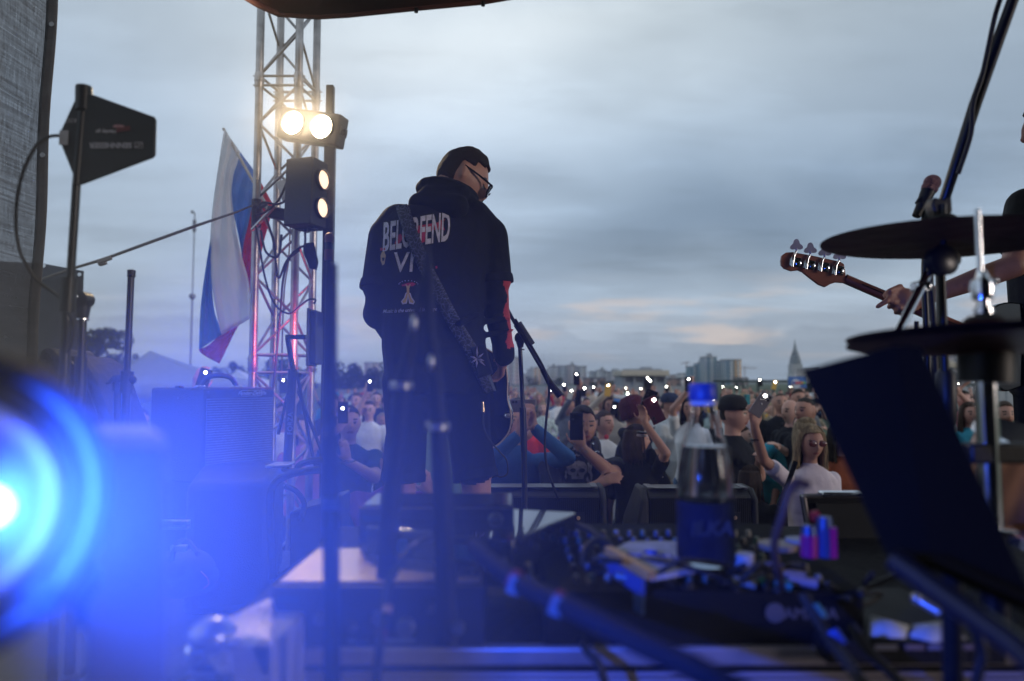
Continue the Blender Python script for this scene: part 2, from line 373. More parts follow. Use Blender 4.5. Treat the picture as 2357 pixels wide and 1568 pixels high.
def hair_mesh(name, m, c, Rm, k, style, rnd=0, voxel=.010):
    B = MB(); rg = random.Random(rnd)
    def P(p): return V(c)+Rm @ (V(p)*k)
    vs, fs = head_geo(1, False); inset = {'buzz': 1.012, 'short': 1.05, 'bald': 1.0}.get(style, 1.07)
    keep = []
    for f in fs:
        q = sum((vs[i] for i in f), V())/4; y, z, x = q.y/.097, q.z/.118, q.x/.077
        front = z > .62+.10*math.cos(x*3) or y > .1
        low = -.38 if y > .35 else (.05 if y > -.15 else .45)
        if style in ('long', 'bob', 'tied'): low -= .15
        if style in ('short', 'buzz') and abs(x) > .68 and z < .36 and -.34 < y < .34: continue
        if z > low and (y > -.1 or z > .66-.08*abs(x)): keep.append(f)
    shell = []; used = {}
    for f in keep:
        for i in f:
            if i not in used: used[i] = None
    for i in used:
        p = vs[i]; nz = noise.noise(p*45+V((rnd, 0, 0)))*(.006 if style != 'buzz' else .0015)
        top = .010*max(0, p.z/.118) if style in ('short', 'long', 'bob') else 0
        q = p*inset; q = q+p.normalized()*(nz+top); used[i] = len(shell); shell.append(q)
    B.add([P(p) for p in shell], [tuple(used[i] for i in f) for f in keep])
    sh = B.build('tmp', m, smooth=False)
    md = sh.modifiers.new('s', 'SOLIDIFY'); md.thickness = .014; md.offset = -1
    if style in ('long', 'bob', 'tied'):
        C = MB()
        if style == 'tied':
            C.cap(P((0, .10, .05)), P((0, .125, .03)), .035*k, .03*k); C.cap(P((0, .125, .03)), P((0, .12, -.14)), .022*k, .012*k)
        else:
            ln = -.30 if style == 'long' else -.15
            for a in range(-110, 111, 16):
                t = R(a); x = math.sin(t)*.083; y = math.cos(t)*.088+.006; q = rg.uniform(-.012, .012)
                C.cap(P((x*.9, y*.9, .07)), P((x*1.1, y*1.05, -.04)), .019*k, .022*k, 8)
                C.cap(P((x*1.1, y*1.05, -.04)), P((x*1.22+q, y*1.05, ln+q*2)), .022*k, .014*k, 8)
        o2 = C.build('tmp2', m, smooth=False)
        me1 = evalmesh(sh); bm = bmesh.new(); bm.from_mesh(me1); bm.from_mesh(o2.data); bpy.data.meshes.remove(me1)
        me2 = bpy.data.meshes.new('tmp3'); bm.to_mesh(me2); bm.free(); bpy.data.objects.remove(o2)
        bpy.data.objects.remove(sh); sh = bpy.data.objects.new('tmp3', me2); col.objects.link(sh)
    md = sh.modifiers.new('r', 'REMESH'); md.mode = 'VOXEL'; md.voxel_size = voxel*k; md.use_smooth_shade = True
    sm = sh.modifiers.new('s2', 'SMOOTH'); sm.iterations = 2; sm.factor = .5
    me = evalmesh(sh); bpy.data.objects.remove(sh); me.name = name
    me.materials.clear(); me.materials.append(m)
    return me
def mesh_obj(name, me, parent=None, mats=None):
    o = bpy.data.objects.new(name, me); col.objects.link(o)
    if parent is not None: o.parent = parent
    if mats:
        for i, m in enumerate(mats):
            if m is not None: o.material_slots[i].link = 'OBJECT'; o.material_slots[i].material = m
    return o
def decal(name, vs, fs, bvh, m, parent, off=.003, solid=0, two=False):
    # vs: picture-space outline points; each is dropped onto the cloth surface along the line of sight and lifted by off
    out = []; ok = []
    for (px, py) in vs:
        d = ray(px, py).normalized(); h = bvh.ray_cast(CP, d)
        if h[0] is None: out.append(None); continue
        out.append(h[0]-d*off)
    fs = [f for f in fs if all(out[i] is not None for i in f)]
    fs = [f for f in fs if max((out[i]-out[f[0]]).length for i in f) < .12]
    idx = {}; nv = []
    for f in fs:
        for i in f:
            if i not in idx: idx[i] = len(nv); nv.append(out[i])
    if not nv: return None
    return MB().add(nv, [tuple(idx[i] for i in f) for f in fs]).build(name, m, parent, smooth=True, solid=solid, ang=80)
def text_decal(name, txt, p0, p1, height, bvh, m, parent, shear=0, bold=0, subdiv=1, skew=0, off=.003, space=1.):
    vs, fs = text_mesh(txt, 1., shear=shear, bold=bold, subdiv=subdiv, align='LEFT', space=space)
    x0 = min(v.x for v in vs); x1 = max(v.x for v in vs); y0 = min(v.y for v in vs); y1 = max(v.y for v in vs)
    a, b = V(p0), V(p1); out = []
    for v in vs:
        t = (v.x-x0)/(x1-x0); q = (v.y-y0)/(y1-y0)-.5; p = a.lerp(b, t); out.append((p.x+skew*q*height, p.y-q*height))
    return decal(name, out, fs, bvh, m, parent, off)
def bvh_of(o):
    me = o.data; off = world_loc(o); return BVHTree.FromPolygons([v.co+off for v in me.vertices], [tuple(p.vertices) for p in me.polygons])
# ================================================================ SETTING
def grass_mat():
    m = mat('grass', (.045, .07, .028), .95, bump=.6, bscale=30, var=.45, vscale=1.3); return m
MB().add([(-1500, -60, 0), (1500, -60, 0), (1500, 1800, 0), (-1500, 1800, 0)], [(0, 1, 2, 3)]).build('ground', grass_mat(), smooth=False)['kind'] = 'structure'
# grass blades in view between the spectators
gb = MB(); rg = random.Random(3)
for i in range(9000):
    x = rg.uniform(-3, 6); y = rg.uniform(4.6, 16); h = rg.uniform(.03, .09); a = rg.uniform(0, PI); w = V((math.cos(a), math.sin(a), 0))*.006; l = V((rg.uniform(-.03, .03), rg.uniform(-.03, .03), 0)); p = V((x, y, .002))
    gb.add([p-w, p+w, p+l+V((0, 0, h))], [(0, 1, 2)])
tag(gb.build('grass', mat('grass_blade', (.06, .10, .03), .8, var=.3), smooth=False), 'short green grass between the feet of the spectators', 'grass', kind='stuff')
deck = MB().box((.6, .2, STAGE-.06), (9.6, 7.2, .12)); deck.build('stage_floor', mat('stage_plywood', (.022, .022, .026), .55, bump=.2, bscale=25, var=.3, vscale=4), bevel=.01)['kind'] = 'structure'

# stage roof: arched canopy springing from the truss
t = thing('stage_roof', 'dark red arched stage canopy above the truss tower', 'canopy', S(760, 30, 3.7))
RT = mat('dark_red_tarpaulin', (.055, .018, .022), .6, bump=.3, bscale=6, var=.3, vscale=2)
edge = [S(480, -130, 3.4), S(560, -12, 3.6), S(592, 8, 3.75), S(640, 30, 3.9), S(730, 36, 3.95), S(800, 32, 3.95), S(960, 16, 3.95), S(1110, 2, 3.95), S(1250, -22, 3.95), S(1500, -90, 3.95), S(2000, -250, 3.95), S(2700, -380, 3.95), S(3300, -250, 3.95)]
back = [V((p.x, -4.5, p.z+1.5)) for p in edge]; back[0] = V((edge[0].x-.4, -4.5, edge[0].z+2)); back[1] = V((edge[1].x-.2, -4.5, edge[1].z+1.8))
MB().ribbon(edge, back, 10).build('canopy', RT, t, solid=.02)
MB().tube([p+V((0, 0, .0)) for p in edge[1:]], .022, 10).build('edge_hem', mat('hem_strip', (.10, .035, .035), .6), t)
ey = MB()
for (px, py) in ((958, 17), (1112, 2)): c = S(px, py, 3.93); ey.tube([c+V((0, 0, -.005)), c+V((0, 0, -.03))], .012, 8)
ey.build('hem_toggle', BLACK, t)
# rear lining of the stage: the darkness behind the photographer
t = thing('stage_backdrop', 'black backdrop cloth closing the rear of the stage behind the camera', 'backdrop', (0.6, -3.2, STAGE))
MB().box((0.6, -3.2, 3.6), (9.4, .03, 4.8)).build('cloth', FAB_BLACK, t)

# mesh side sheet of the stage at the left
def scrim_mat(name, rgb, alpha, sc=420):
    m = mat(name, rgb, .85, var=.25, vscale=5, bump=.2, bscale=8, stretch=(1, 1, 3)); tr = m.node_tree; b = tr.nodes['Principled BSDF']
    co = tr.nodes.new('ShaderNodeTexCoord'); w1 = tr.nodes.new('ShaderNodeTexNoise'); mp_ = tr.nodes.new('ShaderNodeMapping'); mp_.inputs['Scale'].default_value = (40, 40, 3); w2 = tr.nodes.new('ShaderNodeTexNoise'); mq = tr.nodes.new('ShaderNodeMapping'); mq.inputs['Scale'].default_value = (2, 2, 90)
    tr.links.new(co.outputs['Object'], mp_.inputs[0]); tr.links.new(mp_.outputs[0], w1.inputs['Vector']); w1.inputs['Scale'].default_value = 6; tr.links.new(co.outputs['Object'], mq.inputs[0]); tr.links.new(mq.outputs[0], w2.inputs['Vector']); w2.inputs['Scale'].default_value = 2
    ad = tr.nodes.new('ShaderNodeMath'); ad.operation = 'ADD'; tr.links.new(w1.outputs['Fac'], ad.inputs[0]); tr.links.new(w2.outputs['Fac'], ad.inputs[1])
    mr = tr.nodes.new('ShaderNodeMapRange'); tr.links.new(ad.outputs[0], mr.inputs[0]); mr.inputs[1].default_value = .7; mr.inputs[2].default_value = 1.3; mr.inputs[3].default_value = alpha-.13; mr.inputs[4].default_value = min(1, alpha+.13)
    tr.links.new(mr.outputs[0], b.inputs['Alpha']); return m
t = thing('side_sheet', 'grey woven mesh sheet hanging along the left side of the stage', 'sheet', S(60, 600, 2.2))
fl = []; fr = []
for i in range(25):
    q = i/24; y = -60+q*1000; fl.append(S(-420, y, 1.5)); fr.append(S(108-q*52, y, 2.2)+V((math.sin(q*14)*.004, 0, 0)))
MB().ribbon(fl, fr, 14).build('mesh_cloth', scrim_mat('grey_scrim', (.085, .095, .115), .84), t)
hl = [p+V((0, 0, 0)) for p in fr]; hr = [S(134-i/24*54, -60+i/24*1000, 2.2)+V((math.sin(i/24*14)*.004, 0, 0)) for i in range(25)]
MB().ribbon(hl, hr, 3).build('hem', scrim_mat('scrim_hem', (.09, .09, .10), .9), t, solid=.003)
for (px, py) in ((119, 56), (98, 357)):
    c = S(px, py, 2.19); MB().lathe(c, (0, -1, 0), [(.005, 0), (.008, .001), (.008, .003), (.005, .003)], 14).build('eyelet', mat('eyelet_metal', (.8, .8, .8), .3, 1), t)

# tarpaulin wall of a neighbouring tent, behind
t = thing('tarpaulin', 'dark blue grey tarpaulin wall with eyelets left of the tent', 'tarpaulin', S(100, 700, 5.2))
TP = mat('tarpaulin_cloth', (.055, .065, .085), .7, bump=.4, bscale=3, var=.2)
a = [S(-300, 590, 5.2), S(0, 602, 5.2), S(95, 606, 5.2), S(192, 624, 5.2)]; b = [S(-300, 1000, 5.2), S(0, 1000, 5.2), S(95, 1000, 5.2), S(178, 1000, 5.2)]
MB().ribbon(a, b, 10).build('cloth', TP, t, solid=.01)
for (px, py) in ((183, 632), (101, 612), (85, 716)): MB().lathe(S(px, py, 5.17), (0, -1, 0), [(.008, 0), (.014, .002), (.014, .004), (.008, .004)], 12).build('eyelet', MATS['eyelet_metal'], t)

# ================================================================ BACKGROUND
def facade(name, rgb, win, sx_, sz_, ww=.45, hh=.5):
    m = bpy.data.materials.new(name); m.use_nodes = True; tr = m.node_tree; b = tr.nodes['Principled BSDF']; b.inputs['Roughness'].default_value = .7
    co = tr.nodes.new('ShaderNodeTexCoord'); sp = tr.nodes.new('ShaderNodeSeparateXYZ'); tr.links.new(co.outputs['Object'], sp.inputs[0])
    def M(op, a, b_=None):
        n = tr.nodes.new('ShaderNodeMath'); n.operation = op
        for i, v in enumerate((a, b_)):
            if v is None: continue
            if isinstance(v, (int, float)): n.inputs[i].default_value = v
            else: tr.links.new(v, n.inputs[i])
        return n.outputs[0]
    fx = M('FRACT', M('DIVIDE', M('ADD', sp.outputs[0], sp.outputs[1]), sx_)); fz = M('FRACT', M('DIVIDE', sp.outputs[2], sz_))
    w = M('MULTIPLY', M('LESS_THAN', fx, ww), M('LESS_THAN', fz, hh))
    mx = tr.nodes.new('ShaderNodeMix'); mx.data_type = 'RGBA'; tr.links.new(w, mx.inputs[0]); mx.inputs[6].default_value = (*rgb, 1); mx.inputs[7].default_value = (*win, 1)
    n = tr.nodes.new('ShaderNodeTexNoise'); n.inputs['Scale'].default_value = .06; tr.links.new(co.outputs['Object'], n.inputs['Vector'])
    m2 = tr.nodes.new('ShaderNodeMix'); m2.data_type = 'RGBA'; m2.blend_type = 'MULTIPLY'; m2.inputs[0].default_value = .25; tr.links.new(mx.outputs[2], m2.inputs[6]); tr.links.new(n.outputs['Color'], m2.inputs[7])
    tr.links.new(m2.outputs[2], b.inputs['Base Color']); return m
FC = {'grey': facade('panel_grey', (.46, .46, .48), (.15, .17, .21), 3.2, 3), 'white': facade('panel_white', (.72, .72, .73), (.24, .28, .34), 4, 3.2), 'pink': facade('panel_pink', (.56, .47, .45), (.2, .2, .24), 3.4, 3),
      'gold': facade('panel_sun_gold', (.95, .55, .27), (.6, .36, .2), 3.4, 3), 'blue': facade('glass_blue', (.20, .36, .46), (.06, .12, .20), 5, 3.1, .7, .6), 'mix': facade('panel_blue_white', (.48, .50, .52), (.10, .22, .32), 6.5, 3.1, .5, .75), 'rust': facade('panel_brown', (.30, .20, .17), (.10, .09, .1), 4, 3)}  # gold: low evening sun is put into the wall and window colours
ROOFM = mat('roof_bitumen', (.12, .12, .13), .9)
def block(x0, x1, yt, d, kind, label, name='apartment_tower', extra=0, depth=18, rot=0, base=0):
    a = S(x0, yt, d); b = S(x1, yt, d); w = b.x-a.x; h = a.z
    t = thing(name, label, 'apartment block', ((a.x+b.x)/2, d+depth/2, 0), 'apartment blocks on the skyline')
    c = V(((a.x+b.x)/2, d+depth/2, h/2)); MB().box(c, (w, depth, h)).build('wall', FC[kind], t, smooth=False)
    r = MB().box((c.x, c.y, h+.4), (w+.6, depth+.6, .8)).build('roof', ROOFM, t, smooth=False)
    if extra: MB().box((c.x+w*.1*extra, c.y, h+2.3), (w*.3, depth*.4, 3)).build('lift_housing', FC['grey'], r, smooth=False, off=V(world_loc(r)))
    bl = MB()
    for k in range(1, max(2, int(w/9))):
        xx = a.x+w*k/max(2, int(w/9)); bl.box((xx, d-.6, h*.5), (1.4, 1.2, h*.96))
    bl.build('balcony_column', FC['white' if kind != 'white' else 'grey'], t, smooth=False)
    return t
blocks = [
 (800, 822, 843, 620, 'pink', 'faint pink tower block over the trees between truss and guitarist', 1), (838, 866, 836, 640, 'pink', 'wide pale pink block beside the guitarist above the trees', 0),
 (1168, 1197, 824, 520, 'pink', 'tall grey pink tower just right of the guitarist hip', 0), (1197, 1214, 862, 700, 'white', 'low white block right of the tall grey pink tower', 0),
 (1212, 1232, 852, 760, 'white', 'slim pale tower left of the slab coloured gold as if sunlit', 1), (1231, 1243, 847, 660, 'gold', 'narrow tower coloured gold as if sunlit behind the microphone stand', 0),
 (1245, 1262, 853, 700, 'pink', 'pinkish block right of the tower coloured gold as if sunlit', 0), (1263, 1283, 846, 690, 'white', 'white tower under the boom of the microphone stand', 1),
 (1284, 1306, 844, 650, 'grey', 'grey tower with white balconies left of the raised lit phone', 0), (1307, 1326, 842, 700, 'pink', 'brown grey tower behind the highest raised phone', 1),
 (1327, 1350, 845, 640, 'grey', 'dark grey tower right of the highest raised phone', 0), (1358, 1376, 856, 760, 'white', 'short pale block after the gap in the skyline', 0),
 (1377, 1396, 853, 740, 'white', 'pale tower left of the long bluish block', 1), (1395, 1424, 857, 560, 'grey', 'broad grey blue block beside the pavilion', 0),
 (1412, 1424, 851, 900, 'white', 'white narrow tower peeking over the pavilion left end', 0), (1438, 1524, 851, 950, 'grey', 'long distant slab rising behind the pavilion roof', 1),
 (1545, 1568, 864, 800, 'pink', 'low rosy block right of the pavilion', 0), (1568, 1592, 861, 700, 'white', 'low white block below the left crane', 0),
 (1590, 1606, 845, 640, 'blue', 'bluish glass tower left of the tallest group', 0), (1606, 1622, 838, 760, 'blue', 'slim teal glass tower next to the tallest group', 1),
 (1623, 1650, 823, 620, 'mix', 'tallest blue and white tower on the skyline', 1), (1650, 1672, 832, 640, 'mix', 'blue white tower right of the tallest one', 0),
 (1672, 1692, 829, 600, 'mix', 'grey blue tower left of the orange sunlit edge', 0), (1692, 1706, 829, 598, 'gold', 'tower end coloured orange as if in the evening sun', 0),
 (1858, 1886, 851, 500, 'pink', 'low block with dark cap half hidden by the music stand', 0), (2062, 2104, 822, 430, 'grey', 'grey tower directly behind the bass guitar neck end', 0),
 (2128, 2165, 812, 450, 'pink', 'domed top tower left of the pair at the far right', 0), (2180, 2222, 812, 450, 'pink', 'domed top tower right of the pair at the far right', 0), (2104, 2236, 850, 420, 'white', 'long low white block under the pair of domed towers', 0)]
for x0, x1, yt, d, kd, lb, ex in blocks:
    t = block(x0, x1, yt, d, kd, lb, extra=ex)
    if 'domed' in lb:
        a, b = S(x0, yt, d), S(x1, yt, d); c = V(((a.x+b.x)/2, d+9, a.z+.8)); w = (b.x-a.x)/2
        m = MB(); m.add([], []); pr = [(w*math.cos(q*PI/2/6)*.92+.05, 5.5*math.sin(q*PI/2/6)) for q in range(7)]; m.lathe(c, (0, 0, 1), pr, 20); m.build('dome', mat('ochre_cornice', (.33, .27, .18), .8), t)
for x0, x1, yt, d, lb in ((1700, 1722, 872, 400, 'low workshop building at the foot of the orange lit tower'), (1345, 1395, 872, 380, 'low grey shed in front of the central towers'), (1540, 1600, 873, 360, 'low long shed right of the pavilion')):
    t = block(x0, x1, yt, d, 'rust', lb, 'low_building', 0, 10); t['category'] = 'building'; t['group'] = 'low buildings before the skyline'

# spire tower
d = 700; t = thing('spire_tower', 'tall high rise with tapering pointed spire standing alone', 'skyscraper', S(1832, 880, d))
bx = S(1832, 880, d); sc = d/FPX; zt = lambda py: S(1832, py, d).z
MB().box((bx.x, d, zt(862)/2), (28*sc, 28*sc, zt(862))).build('shaft', FC['white'], t, smooth=False)
MB().box((bx.x, d, (zt(862)+zt(838))/2), (24*sc, 24*sc, zt(838)-zt(862)-.5)).build('upper_shaft', FC['grey'], t, smooth=False)
MB().lathe((bx.x, d, zt(838)), (0, 0, 1), [(13*sc*1.1, 0), (13*sc, 3), (12.3*sc, 11*sc), (9.5*sc, 20*sc), (6.4*sc, 28*sc), (4.2*sc, 34*sc), (2.6*sc, 42*sc), (1.1*sc, 50*sc), (.5*sc, 58*sc)], 8).build('crown_spire', facade('spire_cladding', (.20, .22, .24), (.08, .09, .11), 6, 4), t, smooth=False)
# cranes
def crane(px, ytop, xl, xr, d, label):
    sc = d/FPX; t = thing('tower_crane', label, 'crane', S(px, 880, d), 'construction cranes'); M_ = mat('crane_steel', (.25, .16, .14), .6)
    p = S(px, ytop, d); MB().box((p.x, d, p.z/2), (1.6*sc, 1.6*sc, p.z)).build('mast', M_, t)
    a = S(xl, ytop+3, d); b = S(xr, ytop+2, d); m = MB().tube([a, b], .6*sc, 5).tube([a, p+V((0, 0, 2*sc))], .25*sc, 4).tube([b, p+V((0, 0, 2*sc))], .25*sc, 4); m.box(p, (1.8*sc, 1.8*sc, 3*sc)); m.build('jib', M_, t)
crane(1580, 834, 1566, 1592, 900, 'distant crane left of the blue glass towers'); crane(1714, 845, 1704, 1742, 900, 'distant crane right of the orange lit tower')
# pavilion
d = 110; t = thing('pavilion', 'flat roofed pavilion with pale cornice and four dark bays', 'pavilion', S(1482, 900, d), None)
W = lambda px, py, dd=d: S(px, py, dd)
PW = mat('pavilion_wall', (.30, .32, .35), .8); PC = mat('pavilion_cornice', (.50, .45, .37), .8); PD = mat('pavilion_bay', (.09, .095, .11), .7)
a, b = W(1432, 866), W(1534, 866); zb = W(1482, 866).z; MB().box(((a.x+b.x)/2, d+4, zb/2), (b.x-a.x, 8, zb)).build('wall', PW, t, smooth=False)
a, b = W(1427, 853), W(1537, 853); z1 = W(1482, 853).z; MB().box(((a.x+b.x)/2, d+3.5, (z1+zb)/2+.02), (b.x-a.x, 9.5, z1-zb)).build('roof', PC, t, smooth=False, bevel=.1)
for k in range(4):
    x0, x1 = 1440+k*24, 1458+k*24; a, b = W(x0, 869), W(x1, 880); MB().box(((a.x+b.x)/2, d-.02, (a.z+b.z)/2), (b.x-a.x, .1, a.z-b.z)).build('shutter_bay', PD, t, smooth=False)
for k in range(5): a = W(1436+k*23.6, 866); MB().box((a.x, d-.1, zb/2), (.35, .3, zb-.05)).build('pillar', PW, t, smooth=False)
# footbridge/railing structure right
t = thing('footbridge', 'long dark green gantry on posts right of the bottle cap', 'footbridge', S(1760, 880, 90)); GM = mat('dark_green_steel', (.03, .05, .05), .6)
a, b = S(1645, 878, 90), S(1830, 878, 90); MB().box(((a.x+b.x)/2, 90, a.z), (b.x-a.x, 1.6, .35)).build('deck', GM, t)
for px in (1665, 1695, 1711, 1745, 1780): p = S(px, 880, 90); MB().box((p.x, 90, 1.05), (.22, .22, 2.1)).build('post', GM, t)
# fences
def wall_piece(name, label, x0, x1, yt, d, rgb, cat='wall'):
    a, b = S(x0, yt, d), S(x1, yt, d); t = thing(name, label, cat, ((a.x+b.x)/2, d, 0)); M_ = mat(name+'_concrete', rgb, .9, bump=.2, bscale=3)
    n = max(2, int((b.x-a.x)/3)); pn = MB(); ps = MB()
    for i in range(n): xx = a.x+(b.x-a.x)*(i+.5)/n; pn.box((xx, d, a.z/2), ((b.x-a.x)/n-.12, .12, a.z))
    for i in range(n+1): xx = a.x+(b.x-a.x)*i/n; ps.box((xx, d-.02, a.z/2+.04), (.18, .2, a.z+.08))
    pn.build('panel_run', M_, t, smooth=False); ps.build('post_run', M_, t, smooth=False)
wall_piece('field_wall', 'pale grey concrete wall behind the crowd centre', 1150, 1620, 889, 62, (.30, .32, .34)); wall_piece('boundary_wall', 'grey concrete wall below the trees left of the guitarist', 760, 900, 897, 55, (.25, .26, .28)); wall_piece('low_wall', 'pale wall below the hedge at the right edge', 2070, 2400, 890, 60, (.34, .36, .38))
# billboard
t = thing('billboard', 'blue advertising banner with white circle behind the crowd left of the music stand', 'billboard', S(1836, 890, 32))
c = S(1836, 880, 32); sc = 32/FPX; MB().box((c.x, 32, c.z), (42*sc, .05, 26*sc)).build('panel', mat('banner_blue', (.06, .15, .42), .5), t)
MB().lathe((c.x-.1, 31.95, c.z-.08), (0, -1, 0), [(.01, 0), (11*sc, .0), (11*sc, .01)], 24).build('white_disc', mat('banner_white', (.5, .55, .62), .5), t)
cols_ = [(.05, .08, .4), (.55, .06, .12), (.55, .06, .12), (.6, .3, .05), (.15, .4, .1)]
for i, cc in enumerate(cols_): MB().ball((c.x-.22+i*.13, 31.9, c.z-.03), (.06, .01, .075), 10).build('coloured_spot', mat('banner_%d' % i, cc, .5), t)
for s_ in (-1, 1): MB().tube([(c.x+s_*.4, 32.05, 0), (c.x+s_*.4, 32.05, c.z+.2)], .03, 6).build('post', GM, t)

# trees: trunk + crown of many small leaf clumps
def tree(px, ytop, wpx, d, label, seed, rgb=(.035, .05, .022), hedge=False, nleaf=3200, ybot=888):
    rg = random.Random(seed); top = S(px, ytop, d).z; w = wpx*d/FPX/2; c0 = S(px, 880, d); t = thing('hedge' if hedge else 'tree', label, 'hedge' if hedge else 'tree', (c0.x, d, 0))
    LM = mat('leaf_%d' % seed, rgb, .8, var=.5, vscale=.8); hb = 0 if hedge else top*.12
    if not hedge:
        tr = MB(); tr.tube([(c0.x, d, 0), (c0.x+.1, d, top*.35), (c0.x-.1, d, top*.7)], [.05*top/2, .035*top/2, .01*top], 8)
        for k in range(7): a = rg.uniform(0, 2*PI); z = top*rg.uniform(.3, .55); tr.tube([(c0.x, d, z), (c0.x+math.cos(a)*w*.4, d+math.sin(a)*w*.4, z+top*.15), (c0.x+math.cos(a)*w*.7, d+math.sin(a)*w*.6, z+top*.27)], [.02*top, .012*top, .004*top], 6)
        tr.build('trunk', mat('bark', (.06, .05, .045), .9, bump=.5, bscale=8), t)
    cl = [(V((c0.x+rg.uniform(-.8, .8)*w, d+rg.uniform(-.6, .6)*w, hb+(top-hb)*rg.uniform(.15, .82))), w*rg.uniform(.26, .46)) for _ in range(20)]
    if hedge: cl = [(V((c0.x+(k/15*2-1)*w*.93, d, top*rg.uniform(.4, .6))), top*.45) for k in range(16)]
    else: cl = [(c, r*(1.1-.5*abs(c.z/top-.5))) for c, r in cl]
    m = MB(); ls = w*.055 if not hedge else top*.06; nleaf = int(nleaf*1.5)
    for _ in range(nleaf):
        c, r = cl[rg.randrange(len(cl))]; u = V((rg.gauss(0, 1), rg.gauss(0, 1), rg.gauss(0, 1))).normalized()*r*rg.uniform(.55, 1.02)**.6; p = c+u
        if p.z > top: p.z = top-rg.uniform(0, .1)*top
        if p.z < .02: continue
        x, y, _ = basis(V((rg.gauss(0, 1), rg.gauss(0, 1), rg.gauss(0, 1)))); q = ls*rg.uniform(.6, 1.5); m.add([p-x*q, p+y*q*.6, p+x*q, p-y*q*.6], [(0, 1, 2, 3)])
    m.build('crown' if not hedge else 'foliage', LM, t, smooth=False)
tree(248, 748, 120, 48, 'tall leafy tree behind the tent at the left', 11, nleaf=6000); tree(205, 778, 70, 50, 'rounded tree partly behind the tarpaulin', 12, nleaf=4000); tree(300, 795, 50, 60, 'small tree at the right foot of the tall leafy tree', 17, nleaf=2500)
tree(512, 836, 58, 70, 'low bushy tree right of the flag tip above the tent', 13, nleaf=2500); tree(560, 825, 60, 75, 'dark bushy tree left beside the truss foot', 14, nleaf=2500); tree(645, 818, 80, 80, 'dark tree seen through the truss', 15, nleaf=2500); tree(700, 832, 60, 85, 'smaller tree seen through the truss at its right', 25, nleaf=2000)
tree(790, 826, 75, 60, 'dark green tree right of the tall black post', 16, nleaf=3500); tree(835, 832, 60, 66, 'olive tree in the middle of the trio left of the guitarist', 18, rgb=(.06, .058, .03), nleaf=3000); tree(872, 818, 50, 62, 'dark tree touching the guitarist back', 19, nleaf=3000); tree(915, 826, 60, 66, 'tree hidden largely behind the guitarist hip', 26, nleaf=2000)
tree(1225, 862, 30, 220, 'small far tree in front of the tower coloured gold as if sunlit', 20, nleaf=900); tree(1275, 870, 40, 240, 'far bush under the white towers', 21, nleaf=900); tree(1400, 876, 80, 200, 'far row of bushes left of the pavilion', 22, hedge=True, nleaf=1500)
tree(2190, 880, 190, 75, 'green hedge at the right below the domed towers', 23, hedge=True, nleaf=4000, rgb=(.035, .065, .03)); tree(1862, 876, 60, 100, 'hedge behind the billboard', 24, hedge=True, nleaf=1200)

# tents
def marquee(apex, cs, label, rgb, d0, wallz=None):
    t = thing('marquee_tent', label, 'tent', S(apex[0], 900, d0)); a = S(apex[0], apex[1], d0); M_ = mat('tent_cloth_%d' % int(rgb[0]*1000), rgb, .8, bump=.3, bscale=1.5)
    P_ = [S(x, y, dd) for x, y, dd in cs]; m = MB()
    for i in range(4):
        p, q = P_[i], P_[(i+1) % 4]; k = 8
        rows = [[a.lerp(p.lerp(q, j/k), i_/6)+V((0, 0, -.07*math.sin(PI*i_/6))) for j in range(k+1)] for i_ in range(7)]
        vs = [v for r_ in rows for v in r_]; m.add(vs, [(x*(k+1)+y, x*(k+1)+y+1, (x+1)*(k+1)+y+1, (x+1)*(k+1)+y) for x in range(6) for y in range(k)])
    m.build('roof', M_, t, solid=.01)
    v = MB()
    for i in range(4): p, q = P_[i], P_[(i+1) % 4]; v.ribbon([p, q], [p-V((0, 0, .28)), q-V((0, 0, .28))], 1)
    v.build('valance', M_, t, solid=.012)
    for p in P_: MB().tube([p, (p.x, p.y, 0)], .025, 8).build('leg', ALU, t)
marquee((345, 808), ((180, 892, 12), (572, 888, 12), (590, 878, 16.5), (215, 880, 16.5)), 'grey peaked marquee tent behind the guitar amplifier', (.26, .28, .32), 14)
marquee((545, 850), ((520, 868, 20), (600, 885, 18), (640, 878, 22), (560, 866, 23)), 'white tent roof corner left of the truss foot', (.62, .62, .64), 20)
# lighting mast with cabinets
t = thing('light_mast', 'slim grey mast with antenna head standing left of the flag', 'mast', S(447, 880, 26)); sc = 26/FPX; c = S(448, 490, 26)
MB().tube([(c.x, 26, 0), (c.x, 26, S(448, 680, 26).z)], 3.4*sc/1.6, 10).build('lower_pole', mat('mast_grey', (.22, .23, .25), .5, .5), t); MB().tube([(c.x, 26, S(448, 680, 26).z), (c.x, 26, c.z)], 1.4*sc, 8).build('upper_pole', MATS['mast_grey'], t)
MB().lathe((c.x, 26, S(448, 682, 26).z), (0, 0, 1), [(2*sc, -8*sc), (7*sc, -4*sc), (7*sc, 4*sc), (2*sc, 6*sc)], 12).build('junction_box', MATS['mast_grey'], t)
MB().box((c.x, 26, S(448, 520, 26).z), (7*sc, 5*sc, 28*sc)).build('antenna_panel', MATS['mast_grey'], t, bevel=.01); MB().tube([c, c+V((-6*sc, 0, 0))], 1.2*sc, 6).box(c+V((-6*sc, 0, 2*sc)), (5*sc, 4*sc, 6*sc)).build('camera_head', MATS['mast_grey'], t)
for px, yt in ((853, 840), (829, 838), (1284, 840)):
    pass
